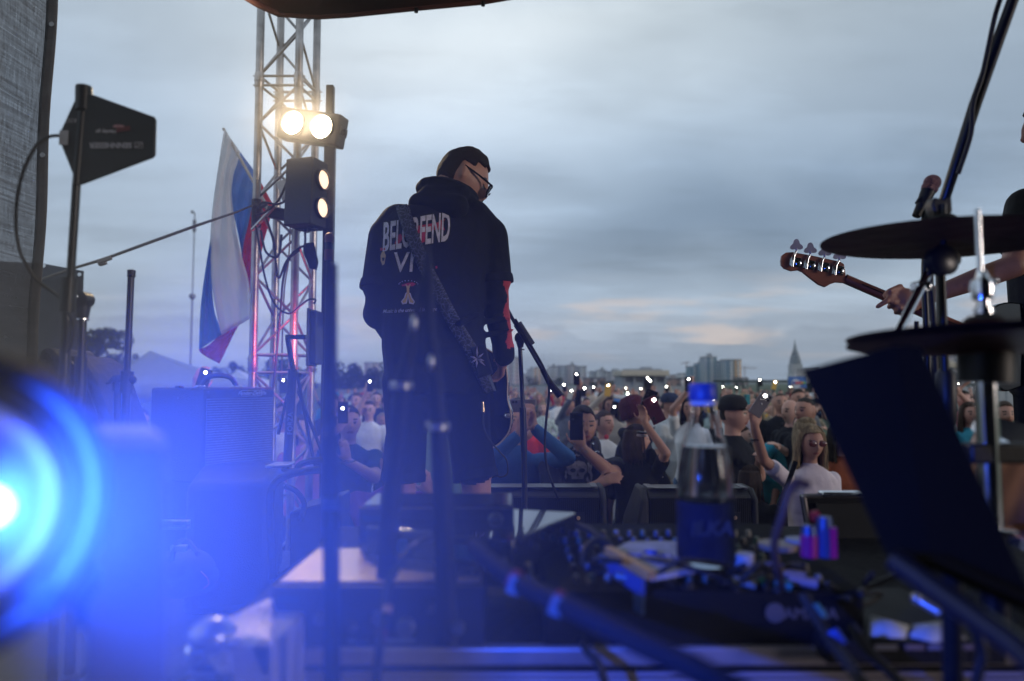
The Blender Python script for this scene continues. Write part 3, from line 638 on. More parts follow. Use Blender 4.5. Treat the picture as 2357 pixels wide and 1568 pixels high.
# ================================================================ TRUSS TOWER
t = thing('truss_tower', 'aluminium box truss tower at the stage corner carrying the lit blinder lamps', 'truss tower', (-1.45, 4.32, 0))
TA = mat('truss_aluminium', (.40, .38, .37), .36, .8, var=.45, vscale=7, bump=.1, bscale=35)
def lean(px, d, py): # chord line follows the slight lean of the tower
    return None
cor = [(-1.594, 4.2), (-1.346, 4.2), (-1.306, 4.44), (-1.55, 4.44)]; ZT = 4.62
for x, y in cor: MB().tube([(x, y, .0), (x, y, ZT)], .0245, 14).build('chord', TA, t)
def brace(i, z0, z1, r=.0085):
    a, b = cor[i % 4], cor[(i+1) % 4]; return V((*a, z0)), V((*b, z1))
secs = [(0.1, .68), (.74, 2.18-.02), (2.27, 3.97), (4.03, 4.60)]
k = 0
for (z0, z1) in secs:
    n = max(1, round((z1-z0)/.235)); h = (z1-z0)/n
    for i in range(4):
        for z in (z0, z1): MB().tube(brace(i, z, z), .0085, 8).build('rung', TA, t)
        for q in range(n):
            a, b = (z0+q*h, z0+(q+1)*h) if (q+i) % 2 == 0 else (z0+(q+1)*h, z0+q*h); MB().tube(brace(i, a, b), .0085, 8).build('brace', TA, t)
for z in (2.215, 4.0, .71):
    for x, y in cor: c = MB().lathe((x, y, z), (0, 0, 1), [(.026, -.05), (.029, -.045), (.029, -.01), (.031, -.008), (.031, .008), (.029, .01), (.029, .045), (.026, .05)], 14); c.tube([(x-.04, y, z+.03), (x+.04, y, z+.03)], .004, 6); c.tube([(x-.04, y, z-.03), (x+.04, y, z-.03)], .004, 6); c.build('coupler', TA, t)
tp = MB(); x, y = cor[0]
for q in range(13): z = S(0, 462+q*5.0, 4.2).z; tp.lathe((x, y, z), (0, 0, 1), [(.0262, -.008), (.029+.001*(q % 2), -.005), (.029, .005), (.0262, .008)], 14)
tp.build('tape_wrap', mat('black_gaffer_tape', (.02, .018, .015), .6, var=.4), t)
pm = MB().tube([S(607, 375, 4.17), S(607.2, 376, 4.17)], .001, 4)

WARM = (1, .78, .48)
def lens_mat(name, c, s): return mat(name, (.8, .8, .8), .3, emit=c, es=s)
def blinder(label, ctr, ax, face, L_, W_, D_, lamps, strength, spot, name='blinder_light', r=.052):
    # ax long axis, face emission direction
    ax = V(ax).normalized(); face = V(face); face = (face-ax*face.dot(ax)).normalized(); sd = face.cross(ax); t = thing(name, label, 'stage light', ctr, 'twin blinder lamps on the truss')
    BG = mat('blinder_housing', (.035, .037, .04), .5, .3, bump=.1, bscale=60)
    MB().box(V(ctr)-face*D_*.5, (L_, W_, D_), ax, sd, face).build('housing', BG, t, bevel=.008)
    for q in (-1, 1):
        c = V(ctr)+ax*q*lamps
        MB().lathe(c, face, [(r+.012, -.005), (r+.012, .018), (r+.004, .022), (r, .012), (r, .002)], 32).build('lamp_ring', BLACKMETAL, t)
        e = MB().lathe(c, face, [(r-.001, .001), (r*.98, .008), (r*.6, .012), (.001, .013)], 32).build('lamp_lens', lens_mat('lens_%d' % int(strength), WARM if strength > 4 else (1, .66, .40), strength), t)
        l = bpy.data.lights.new('lamp_light', 'SPOT'); l.energy = spot; l.color = (1, .76, .45); l.spot_size = R(150); l.spot_blend = .6; l.shadow_soft_size = .05; lo = bpy.data.objects.new('lamp_light', l); col.objects.link(lo); lo.parent = t; lo.location = c+face*.03-V(ctr); lo.rotation_euler = (-face).to_track_quat('Z', 'Y').to_euler()
    for q in (-1, 1):
        y = MB(); y.box(V(ctr)+ax*q*(L_/2+.008)-face*D_*.5, (.006, .05, D_*.7), ax, sd, face); y.lathe(V(ctr)+ax*q*(L_/2+.01)-face*D_*.5, ax*q, [(.018, 0), (.02, .004), (.018, .014), (.006, .018)], 12)
        y.build('yoke', BLACKMETAL, t)
    return t
a, b = S(676, 284, 4.02), S(742, 293, 3.98)
blinder('horizontal twin blinder lamp glowing white high on the truss', (a+b)/2, b-a, (.04, -1, -.10), .40, .185, .11, (b-a).length/2, 60, 42, r=.066)
a, b = S(741, 414, 3.99), S(738.5, 479, 3.99)
t = blinder('vertical twin blinder lamp turned to the right below the bright pair', (a+b)/2, b-a, (.94, -.34, -.02), .40, .19, .19, (b-a).length/2, 1.5, 9, r=.054)
# tall black light bar with spare fixture
t = thing('light_bar', 'tall black square post standing right of the truss', 'post', (S(750, 880, 4.05).x, 4.05, 0))
pa = S(758, 195, 4.1); MB().box((pa.x+.002, 4.12, (pa.z+0)/2), (.045, .045, pa.z)).build('post', mat('post_black', (.022, .02, .02), .5, .3), t, bevel=.003)
b0 = S(750, 318, 4.0); MB().box((b0.x+.01, 4.06, b0.z-.55), (.065, .04, 1.15)).build('bar_cover', BLACKMETAL, t, bevel=.004)
MB().box((b0.x, 4.06, .02), (.5, .5, .04)).build('base_plate', BLACKMETAL, t)
t = thing('led_panel', 'flat black LED panel seen edge on, clamped beside the post with pink light', 'stage light', S(728, 778, 3.95))
c = S(729, 778, 3.97); MB().box(c, (.035, .16, .31)).build('housing', BLACK, t, bevel=.005)
MB().box(c+V((-.028, .0, 0)), (.012, .18, .33)).build('front_frame', mat('grey_frame', (.12, .12, .13), .5), t)
MB().box(c+V((-.036, .0, 0)), (.003, .14, .28)).build('led_field', mat('led_pink', (.5, .1, .1), .5, emit=(1, .16, .2), es=9), t)
l = bpy.data.lights.new('panel_light', 'AREA'); l.shape = 'RECTANGLE'; l.size = .14; l.size_y = .28; l.energy = 3.6; l.color = (1, .12, .16); lo = bpy.data.objects.new('panel_light', l); col.objects.link(lo); lo.parent = t; lo.location = c+V((-.05, 0, 0))-t.location; lo.rotation_euler = V((1, 0, 0)).to_track_quat('Z', 'Y').to_euler()
MB().tube(smooth_path(SP([(722, 700), (726, 690), (710, 690), (690, 705), (665, 722), (632, 700), (610, 640), (596, 560), (588, 520)], 3.95)), .006, 7).build('cable', RUBBER, t)
# power box on truss + ratchet strap
t = thing('power_box', 'small silver power box strapped to the truss beside the flag', 'junction box', S(640, 465, 4.12))
MB().box(S(655, 440, 4.1), (.055, .05, .13), (1, 0, .35), (0, 1, 0)).build('case', mat('silver_case', (.5, .5, .5), .35, .7), t, bevel=.006)
MB().box(S(640, 492, 4.15), (.13, .06, .07), (1, 0, -.2), (0, 1, 0)).build('plug_block', BLACK, t, bevel=.008)
MB().tube([S(580, 530, 4.12), S(633, 474, 4.1)], .012, 10).build('silver_arm', ALU, t)
for pts in ([(668, 455), (640, 470), (606, 466), (590, 480), (592, 492), (610, 488), (640, 462), (660, 420)], [(690, 575), (660, 600), (640, 640), (630, 560), (612, 500)], [(700, 505), (702, 560), (690, 570), (668, 590), (652, 640), (645, 720), (632, 860), (628, 900)], [(600, 530), (612, 580), (640, 590), (648, 540)]):
    MB().tube(smooth_path(SP(pts, 4.05)), .007, 7).build('cable', RUBBER, t)
MB().tube(smooth_path(SP([(668, 520), (664, 600), (655, 660), (650, 760), (648, 880)], 4.35)), .005, 6).build('cable', mat('beige_cable', (.35, .2, .17), .6), t)
t = thing('ratchet_strap', 'beige ratchet strap stretched from the truss down to the left', 'strap', S(300, 560, 4.4))
pp = [S(583, 472, 4.15), S(545, 488, 4.2), S(450, 520, 4.35), S(350, 556, 4.5), S(235, 598, 4.7), S(170, 617, 4.85), S(80, 648, 5.05)]
wd = [.008, .012, .02, .022, .022, .02, .018]
MB().ribbon([p+V((0, 0, w/2)) for p, w in zip(pp, wd)], [p-V((0, 0, w/2)) for p, w in zip(pp, wd)], 1).build('webbing', mat('strap_webbing', (.16, .14, .13), .8), t, solid=.003)
MB().box(S(240, 598, 4.65), (.10, .02, .03), (1, 0, .35), (0, 1, 0)).box(S(235, 604, 4.66), (.05, .03, .04), (1, 0, .35), (0, 1, 0)).build('ratchet', mat('ratchet_metal', (.22, .21, .2), .5, .6), t, bevel=.003)
MB().tube([S(585, 470, 4.12), S(600, 478, 4.1), S(612, 470, 4.16)], .012, 8).build('knot', mat('strap_webbing2', (.06, .05, .045), .8), t)
bagt = thing('rag', 'dark rag knotted round the right truss chord', 'rag', S(716, 580, 4.4))
MB().ribbon(smooth_path(SP([(700, 560), (698, 580), (706, 600), (712, 618)], 4.36)), smooth_path(SP([(722, 558), (728, 585), (732, 604), (728, 622)], 4.33)), 5).build('cloth', FAB_BLACK, bagt, solid=.006)

# ================================================================ FLAG
t = thing('flag', 'large white blue and red tricolour flag hanging limp from a slanted pole by the truss', 'flag', S(540, 600, 4.9))
MB().tube([S(514, 296, 4.9), S(640, 520, 4.6)], .010, 8).build('pole', mat('flag_pole', (.45, .40, .38), .5), t)
def flagmat(name, rgb):
    m = mat(name, rgb, .7, bump=.5, bscale=5, var=.05); b = m.node_tree.nodes['Principled BSDF']; b.inputs['Subsurface Weight'].default_value = 0
    tr = m.node_tree; tl = tr.nodes.new('ShaderNodeBsdfTranslucent'); tl.inputs[0].default_value = (*rgb, 1); mx = tr.nodes.new('ShaderNodeMixShader'); mx.inputs[0].default_value = .82
    tr.links.new(b.outputs[0], mx.inputs[1]); tr.links.new(tl.outputs[0], mx.inputs[2]); tr.links.new(mx.outputs[0], tr.nodes['Material Output'].inputs[0]); return m
FW, FB, FR = flagmat('flag_white', (.95, .95, .97)), flagmat('flag_blue', (.28, .50, .85)), flagmat('flag_red', (.75, .06, .07))
def stripe(A, B, d, m, ph):
    A = smooth_path([V((x, y, 0)) for x, y in A], 5); B = smooth_path([V((x, y, 0)) for x, y in B], 5); n = 34
    def rs(P):
        L_ = [0]; 
        for i in range(1, len(P)): L_.append(L_[-1]+(P[i]-P[i-1]).length)
        o = []
        for q in range(n+1):
            s_ = L_[-1]*q/n; i = max(j for j in range(len(L_)) if L_[j] <= s_+1e-9); i = min(i, len(P)-2); f = (s_-L_[i])/max(L_[i+1]-L_[i], 1e-9); o.append(P[i].lerp(P[i+1], min(f, 1)))
        return o
    A, B = rs(A), rs(B); vs = []; K = 12
    for i, (a, b) in enumerate(zip(A, B)):
        for j in range(K+1):
            p = a.lerp(b, j/K); w = .020*math.sin(j*1.1+i*.16+ph)+.012*math.sin(i*.35+j*.5+ph*2)+.006*math.sin(i*.9-j*.7); vs.append(S(p.x, p.y, d+w))
    return vs, [(i*(K+1)+j, i*(K+1)+j+1, (i+1)*(K+1)+j+1, (i+1)*(K+1)+j) for i in range(n) for j in range(K)]
F = MB()
for mi, A, B, d, ph in ((0, [(516, 298), (503, 380), (487, 500), (484, 600), (492, 690), (510, 772)], [(553, 350), (533, 430), (540, 510), (556, 590), (572, 650), (578, 732)], 4.84, 0),
                        (1, [(553, 350), (533, 410), (536, 480), (548, 540), (558, 592)], [(590, 400), (580, 470), (570, 520), (560, 560), (557, 594)], 4.88, 1),
                        (2, [(588, 398), (578, 480), (562, 548), (556, 590), (570, 640), (578, 695)], [(628, 470), (622, 500), (606, 560), (598, 600), (590, 650), (579, 698)], 4.90, 2),
                        (1, [(486, 540), (470, 640), (461, 720), (458, 805)], [(488, 560), (487, 650), (494, 720), (513, 768)], 4.86, 3),
                        (2, [(457, 803), (462, 812), (480, 824), (505, 837)], [(476, 800), (512, 766), (552, 738), (538, 768)], 4.89, .5)):
    F.mi = mi; F.add(*stripe(A, B, d, None, ph))
F.build('cloth', [FW, FB, FR], t, solid=.003, ang=60)

# ================================================================ AMPLIFIER + BOXES AT THE LEFT
t = thing('guitar_amplifier', 'black guitar amplifier with silver grille cloth and carrying handle', 'amplifier', S(500, 1000, 3.4))
TOLEX = mat('black_tolex', (.010, .012, .02), .6, bump=.5, bscale=160)
zc = S(470, 893, 3.3).z; zb = S(470, 1118, 3.3).z
cr = S(470, 893, 3.3); rt = S(634, 893, 3.62); lf = S(346, 897, 3.5)
fx = V((rt.x-cr.x, rt.y-cr.y, 0)); sx2 = V((lf.x-cr.x, lf.y-cr.y, 0)); fwid, swid = fx.length, sx2.length; fxn, sxn = fx.normalized(), sx2.normalized(); fn = V((fxn.y, -fxn.x, 0)); 
body = [cr, cr+fx, cr+fx+sx2, cr+sx2]; MB().prism([V((p.x, p.y, zb)) for p in body], (0, 0, zc-zb)).build('cabinet', TOLEX, t, bevel=.014)
GC = mat('silver_grille_cloth', (.20, .205, .22), .75, var=.3, vscale=90, stretch=(1, 1, 1)); 
m = GC; tr = m.node_tree; w = tr.nodes.new('ShaderNodeTexWave'); w.bands_direction = 'Z'; w.inputs['Scale'].default_value = 26; w.inputs['Distortion'].default_value = .3; co = tr.nodes.new('ShaderNodeTexCoord'); tr.links.new(co.outputs['Object'], w.inputs[0])
mm = tr.nodes.new('ShaderNodeMix'); mm.data_type = 'RGBA'; mm.blend_type = 'MULTIPLY'; mm.inputs[0].default_value = .75; src_ = tr.nodes['Principled BSDF'].inputs['Base Color'].links[0].from_socket; tr.links.new(src_, mm.inputs[6]); tr.links.new(w.outputs['Color'], mm.inputs[7]); tr.links.new(mm.outputs[2], tr.nodes['Principled BSDF'].inputs['Base Color'])
def onf(u, z, o=.004): return cr+fxn*(u*fwid)+V((0, 0, z-zc))+fn*o
q = [onf(.035, S(470, 918, 3.3).z), onf(.965, S(470, 918, 3.3).z), onf(.965, zb+.03), onf(.035, zb+.03)]
MB().prism(q, -fn*.008).build('grille_cloth', GC, t)
zp = S(470, 906, 3.3).z; MB().prism([onf(.5, zp+.011, .006), onf(.78, zp+.011, .006), onf(.78, zp-.014, .006), onf(.5, zp-.014, .006)], -fn*.004).build('badge_plate', mat('badge_dark', (.05, .05, .06), .3, .5), t)
lettering('badge_lettering', 'Fender-DeVille', onf(.64, zp-.0015, .0075), fxn, (0, 0, 1), .026, mat('badge_silver', (.55, .55, .58), .3, .8), t, shear=.4, bold=.0004)
fr = MB()
for a_, b_ in ((onf(.495, zp+.013), onf(.785, zp+.013)), (onf(.495, zp-.016), onf(.785, zp-.016)), (onf(.495, zp+.013), onf(.495, zp-.016)), (onf(.785, zp+.013), onf(.785, zp-.016))): fr.tube([a_, b_], .0012, 5)
fr.build('badge_frame', MATS['badge_silver'], t)
hm = sx2*.5+cr; h0, h1 = onf(.12, zc, -.12)+V((0, 0, .004)), onf(.62, zc, -.12)+V((0, 0, .004)); mid = (h0+h1)/2
MB().tube(smooth_path([h0, h0.lerp(mid, .35)+V((0, 0, .045)), mid+V((0, 0, .058)), h1.lerp(mid, .35)+V((0, 0, .045)), h1]), .013, 8).build('handle', RUBBER, t)
for p in (h0, h1): MB().box(p, (.045, .03, .012), fxn, fn).build('handle_cap', CHROME, t, bevel=.003)
for u, z in ((.05, zc-.02), (.95, zc-.02)): MB().ball(onf(u, z), .004, 8).build('screw', CHROME, t)
for s_, z in ((.45, zc-.05), (.45, zc-.19)): MB().ball(cr+sx2*s_+V((0, 0, z-zc))-fxn*.002, .006, 8).build('screw', CHROME, t)
MB().box(hm+V((0, 0, .004))-sx2*.05, (.04, .04, .012), sxn).build('corner_cap', BLACK, t, bevel=.003)

t = thing('speaker_cabinet', 'large black speaker cabinet with rounded top edge under the guitar amplifier', 'speaker', S(560, 1300, 3.0))
p0, p1, p2, p3 = S(428, 1112, 2.72), S(625, 1096, 2.82), S(655, 1070, 3.5), S(470, 1078, 3.5)
zt_ = p0.z; poly = [V((p.x, p.y, STAGE)) for p in (p0, p1, p2, p3)]; MB().prism(poly, (0, 0, zt_-STAGE)).build('cabinet', mat('cabinet_paint', (.010, .012, .022), .5, bump=.3, bscale=200), t, bevel=.035)
MB().box(S(646, 1070, 2.95), (.085, .13, .012), (1, .2, 0)).build('metal_corner', ALU, t, bevel=.004)
t = thing('tube_handrail', 'black bent tube rail of a hand cart right of the speaker cabinet', 'hand cart', S(690, 1100, 2.9))
MB().tube(smooth_path(SP([(628, 1330, 2.75), (622, 1180, 2.75), (628, 1120, 2.75), (660, 1095, 2.78), (700, 1085, 2.8), (735, 1082, 2.85)])), .016, 10).build('rail', mat('rail_black', (.02, .02, .022), .25, .6), t)
MB().tube(smooth_path(SP([(650, 1078, 2.95), (680, 1085, 2.95), (690, 1070, 2.95), (715, 1062, 2.95), (745, 1058, 2.95)])), .014, 10).build('upper_rail', MATS['rail_black'], t)
MB().tube(smooth_path(SP([(655, 1120, 3), (680, 1130, 3), (700, 1160, 3), (690, 1200, 3)])), .012, 8).build('hose', RUBBER, t)
MB().prism([S(665, 1180, 3.1), S(770, 1150, 3.1), S(770, 1330, 3.1), S(665, 1330, 3.1)], (0, .3, 0)).build('box', BLACK, t, bevel=.01)
k_ = MB(); k_.tube(smooth_path([S(782-5+7*math.cos(a*PI/6), 1215+28*math.sin(a*PI/6), 2.9) for a in range(13)]), .003, 6); k_.build('cable_loop', RUBBER, t)

# gear bag and small cases in the blue haze
t = thing('gear_bag', 'dark padded gear bag with zip lying on the floor by the speaker cabinet', 'bag', S(430, 1320, 2.3))
B = MB(); B.ball(S(425, 1320, 2.3), (.09, .12, .075), 20); B.ball(S(455, 1335, 2.35), (.06, .1, .05), 16); B.build('body', mat('bag_nylon', (.02, .025, .04), .7, bump=.5, bscale=20), t)
MB().tube(smooth_path(SP([(395, 1290, 2.2), (405, 1255, 2.2), (430, 1245, 2.25), (455, 1275, 2.2)])), .008, 8).build('strap', RUBBER, t)
MB().tube(smooth_path(SP([(462, 1316, 2.22), (476, 1330, 2.2), (480, 1345, 2.2), (468, 1355, 2.2)])), .0022, 6).build('zip_pull', mat('red_cord', (.5, .06, .06), .5), t)
MB().box(S(412, 1262, 2.2), (.05, .02, .02)).build('buckle', ALU, t, bevel=.003)
t = thing('metal_bar', 'ribbed aluminium bar end poking out behind the speaker cabinet', 'bar', S(400, 1210, 2.4))
b_ = MB(); c = S(395, 1208, 2.4)
for i in range(3): b_.box(c+V((0, 0, (i-1)*.011)), (.12, .03, .009))
b_.build('profile', ALU, t, bevel=.002)
t = thing('padded_bag', 'big dark rounded gig bag standing behind the blue lamp', 'bag', S(170, 980, 2.1))
pts = [(60, 900), (75, 845), (92, 803), (112, 798), (135, 830), (160, 815), (190, 835), (218, 880), (240, 940), (262, 1000), (280, 1100), (290, 1300), (60, 1300)]
MB().prism(SP(pts, 2.1), (0, .22, 0)).build('body', mat('bag_cordura', (.012, .016, .035), .8, bump=.4, bscale=40), t, bevel=.03)
MB().tube(smooth_path(SP([(150, 820), (185, 860), (210, 920), (232, 990), (248, 1080)], 2.09)), .003, 6).build('piping', BLACK, t)

# ================================================================ STANDS
def pole(pts, r, m=None): return MB().tube([V(p) for p in pts], r, 12)
def tripod(t, base, r=.32, h=.22, n=3, a0=.4, rr=.009):
    b = V(base); MB().lathe(b+V((0, 0, h)), (0, 0, 1), [(.016, -.03), (.022, -.025), (.022, .025), (.016, .03)], 14).build('leg_hub', BLACK, t)
    for i in range(n):
        a = a0+2*PI*i/n; e = b+V((math.cos(a)*r, math.sin(a)*r, .012)); g_ = MB().tube([b+V((0, 0, h)), e], rr, 8).build('leg', BLACKMETAL, t)
        MB().cap(e+V((0, 0, 0)), e+(b+V((0, 0, h))-e).normalized()*.04, .012, .011, 8).build('rubber_foot', RUBBER, g_)
def antenna():
    d = 1.45; t = thing('paddle_antenna', 'black directional paddle antenna with mirrored white lettering on a stand', 'antenna', S(158, 1300, d))
    base = S(146, 880, d); base.z = STAGE
    out = [(176, 216), (210, 216), (353, 268), (357, 275), (355, 355), (349, 362), (184, 424), (170, 410), (134, 318), (139, 300), (172, 228)]
    MB().prism(SP(out, d), (0, .008, 0)).build('blade', mat('antenna_black', (.010, .011, .015), .5, bump=.05, bscale=80), t, bevel=.002)
    MB().tube([S(193, 198, d+.01), S(192, 258, d+.01)], .0165, 20).build('top_cap', BLACK, t, bevel=.003)
    MB().tube([S(190, 258, d+.004), S(176, 425, d+.004)], .0085, 14).build('spine', BLACK, t)
    MB().tube([S(176, 420, d+.01), S(158, 700, d+.03)], .0085, 14).build('upper_tube', BLACKMETAL, t)
    MB().tube([S(159, 640, d+.01), S(154, 720, d+.01)], .0155, 16).build('sleeve', BLACK, t); MB().tube([S(154, 700, d+.02), V((base.x, base.y, STAGE+.2))], .0105, 14).build('lower_tube', BLACKMETAL, t)
    tripod(t, base, .3, .22, 3, 1.2)
    x = (S(200, 330, d)-S(300, 330, d)).normalized(); up = V((0, 0, -1)); WL = mat('grey_print', (.34, .34, .38), .6); f = d-.0035
    lettering('brand_lettering', 'SENNHEISER', S(254, 334, f), x, up, .0165, WL, t, bold=.0006); fr_ = MB(); c = S(319, 334, f)
    for a_, b_ in ((V((-.008, 0, -.006)), V((.008, 0, -.006))), (V((-.008, 0, .006)), V((.008, 0, .006))), (V((-.008, 0, -.006)), V((-.008, 0, .006))), (V((.008, 0, -.006)), V((.008, 0, .006))), (V((-.007, 0, -.005)), V((.002, 0, .005))), (V((-.002, 0, -.005)), V((.007, 0, .005)))): fr_.tube([c+a_, c+b_], .0007, 4)
    fr_.build('logo', WL, t)
    lettering('sticker_lettering', 'Hanley go', S(243, 303, f), x, up, .011, mat('white_print', (.35, .35, .38), .6), t, bold=.0004); lettering('sticker_lettering', 'vezer', S(272, 291, f), x, up, .011, mat('pink_print', (.42, .22, .24), .6), t, bold=.0004)
    MB().box(S(283, 297, d-.002), (.03, .001, .010), (1, 0, .15)).build('sticker', mat('dark_red_sticker', (.10, .02, .025), .6), t)
    lettering('marker_lettering', 'KSC', S(164, 277, f), x, up, .013, mat('white_print', (.3, .3, .3), .6), t, shear=.2)
    MB().box(S(146, 317, d-.003), (.019, .001, .032)).build('label_plate', mat('label_grey', (.32, .33, .36), .6), t)
    MB().tube(smooth_path([S(134, 312, d), S(110, 316, d-.03), S(80, 340, d-.06), S(48, 410, d-.05), S(36, 500, d), S(46, 580, d+.02), S(80, 640, d+.03), S(120, 672, d+.03), S(148, 694, d)]), .0035, 8).build('antenna_cable', RUBBER, t)
    MB().tube(smooth_path([S(158, 722, d), S(168, 745, d), S(166, 780, d), S(156, 812, d)]), .0035, 8).build('lower_cable', RUBBER, t)
antenna()
def boomhead(name, label, px, ptop, d, pcol, grp=None):
    t = thing(name, label, 'microphone stand', (S(px, 880, d).x, S(px, 880, d).y, STAGE), grp); b = t.location
    return t, b
d = 1.62; t = thing('microphone_stand', 'black stand with rounded swivel head standing beside the paddle antenna', 'microphone stand', S(188, 1200, d), 'microphone stands')
B = MB(); B.lathe(S(191, 690, d)+V((0, -.02, 0)), (0, 1, 0), [(.012, 0), (.019, .004), (.019, .036), (.012, .04)], 20); B.tube([S(191, 690, d), S(190, 735, d)], [.019, .012], 14); B.tube([S(168, 688, d), S(191, 688, d)], .014, 10); B.build('swivel_head', BLACK, t)
MB().ball(S(190, 686, d)+V((0, -.024, 0)), .006, 10).build('bolt', CHROME, t); MB().lathe(S(190, 737, d), (0, 0, 1), [(.012, -.001), (.014, 0), (.014, .003), (.012, .004)], 16).build('ring', CHROME, t)
e = S(185, 880, d); MB().tube([S(190, 738, d), S(187, 830, d)], .0088, 12).build('upper_tube', BLACKMETAL, t); MB().tube([S(187, 822, d), V((e.x, e.y, STAGE+.2))], .0125, 12).build('lower_tube', BLACKMETAL, t); tripod(t, (e.x, e.y, STAGE), .3)
d = 1.9; t = thing('microphone_stand', 'straight black stand tube with T-handle clamp left of the amplifier', 'microphone stand', S(290, 1200, d), 'microphone stands')
MB().tube([S(302, 622, d), S(292, 860, d)], .0088, 12).build('upper_tube', BLACKMETAL, t); MB().lathe(S(302, 634, d), (0, 0, 1), [(.008, -.006), (.011, -.004), (.011, .002), (.009, .003), (.011, .005), (.011, .014), (.007, .016)], 14).build('thread_tip', BLACK, t)
B = MB(); B.tube([S(293, 855, d), S(290, 905, d)], .017, 14); B.tube([S(262, 872, d), S(305, 872, d)], .012, 10); B.ball(S(303, 874, d), .013, 10); B.tube([S(262, 872, d), S(253, 880, d), S(244, 884, d)], [.009, .006, .003], 8); B.build('clamp', BLACK, t)
e = S(287, 880, d); MB().tube([S(291, 895, d), V((e.x, e.y, STAGE+.2))], .0115, 12).build('lower_tube', BLACKMETAL, t); MB().tube([S(271, 880, d), S(270, 900, d)], .014, 12).tube([S(270, 900, d), S(268, 1180, d)], .010, 12).build('folded_boom', BLACKMETAL, t); tripod(t, (e.x, e.y, STAGE), .3, a0=2)

# vocal microphone by the truss
def microphone(t, tip, tail, r=.025, name='microphone', head=(.20, .14, .13)):
    tip, tail = V(tip), V(tail); u = (tip-tail).normalized(); m = MB(); m.ball(tip, r, 20); m.lathe(tip-u*r*.55, -u, [(r*.86, 0), (r*.98, .003), (r*.9, .012), (r*.86, .014)], 20)
    o = m.build('microphone_grille', mat('mic_mesh', head, .45, .6, bump=.8, bscale=420), t); L_ = (tip-tail).length
    MB().lathe(tip-u*r*.9, -u, [(r*.84, 0), (r*.8, .02), (r*.62, L_*.55), (r*.5, L_*.98), (r*.42, L_)], 20).build('microphone_handle', BLACK, t)
d = 3.0; t = thing('microphone_stand', 'microphone on an upright black stand in front of the tall post', 'microphone stand', (S(757, 880, d).x, d, STAGE), 'microphone stands')
microphone(t, S(758, 546, d), S(756, 606, d), .021, head=(.3, .16, .15)); e = S(752, 880, d)
MB().tube([S(757, 575, d), S(757, 600, d)], .02, 12).build('clip', mat('pinkish_clip', (.16, .03, .04), .5), t); MB().tube([S(757, 600, d), S(752, 860, d)], .0125, 12).build('upper_tube', BLACKMETAL, t); MB().tube([S(752, 850, d), V((e.x, e.y, STAGE+.2))], .016, 12).build('lower_tube', BLACKMETAL, t); tripod(t, (e.x, e.y, STAGE), .3, a0=1)
# small tripod light stand with arm right of the amp
d = 3.35; t = thing('tripod_stand', 'black tripod stand with short arm and clamp in front of the truss', 'stand', S(672, 1050, d))
MB().tube([S(673, 850, d), S(661, 1080, d)], .022, 12).build('main_tube', mat('stand_black', (.02, .022, .03), .35, .3), t); MB().tube([S(662, 780, d), S(676, 860, d)], .013, 10).build('upper_tube', BLACKMETAL, t)
MB().box(S(682, 776, d), (.10, .04, .022)).build('clamp_arm', BLACK, t, bevel=.004); MB().lathe(S(676, 862, d)-V((0, .02, 0)), (0, 1, 0), [(.016, 0), (.024, .006), (.024, .034), (.016, .04)], 14).ball(S(690, 864, d), .012, 10).build('collar', BLACK, t)
for a_, b_ in (((684, 862), (722, 1062)), ((670, 875), (640, 1000)), ((686, 900), (748, 1060))): MB().tube([S(*a_, d), S(*b_, d)], .0085, 8).build('leg', BLACKMETAL, t)
lettering('tube_lettering', 'FORZA', S(668, 975, d-.024), (0, 0, 1), (-1, 0, 0), .034, mat('grey_print', (.16, .16, .18), .6), t)

# guitarist microphone stand with boom
d = 2.95; t = thing('microphone_stand', 'black boom microphone stand right of the guitarist with hanging cable', 'microphone stand', (S(1212, 880, d).x, d, STAGE), 'microphone stands'); e = S(1211, 880, d)
MB().tube([S(1197, 800, d), S(1204, 945, d)], .0095, 12).build('upper_tube', BLACKMETAL, t); MB().tube([S(1203, 938, d), S(1206, 1040, d)], .0145, 12).build('middle_tube', BLACKMETAL, t); MB().tube([S(1206, 1035, d), V((e.x, e.y, STAGE+.02))], .0125, 12).build('lower_tube', BLACKMETAL, t); MB().lathe((e.x, e.y, STAGE), (0, 0, 1), [(.15, 0), (.15, .012), (.14, .02), (.02, .024)], 32).build('round_base', BLACKMETAL, t)
B = MB(); B.lathe(S(1197, 778, d)+V((0, -.025, 0)), (0, 1, 0), [(.014, 0), (.024, .005), (.024, .045), (.014, .05)], 20); B.tube([S(1197, 780, d), S(1198, 800, d)], [.022, .012], 12); B.lathe(S(1200, 806, d), (0, 0, 1), [(.012, 0), (.014, .001), (.014, .004), (.012, .005)], 14); B.build('swivel_head', BLACK, t)
dn = 2.9; MB().tube([S(1140, 660, dn), S(1182, 738, dn), S(1250, 855, dn)], .0078, 10).build('boom', BLACKMETAL, t); MB().tube([S(1191, 745, dn), S(1223, 795, dn)], .019, 12).build('boom_clamp', BLACK, t); MB().tube([S(1248, 850, dn), S(1265, 880, dn), S(1290, 912, dn)], [.011, .014, .0165], 12).build('counterweight', mat('weight_black', (.03, .02, .02), .25, .4), t)
MB().tube(smooth_path([S(1186, 735, dn), S(1225, 800, dn-.03), S(1255, 855, dn-.02), S(1264, 900, dn), S(1258, 960, dn), S(1254, 1020, dn), S(1258, 1070, dn), S(1270, 1110, dn), S(1285, 1150, d+.1)]), .0055, 8).build('cable', RUBBER, t)

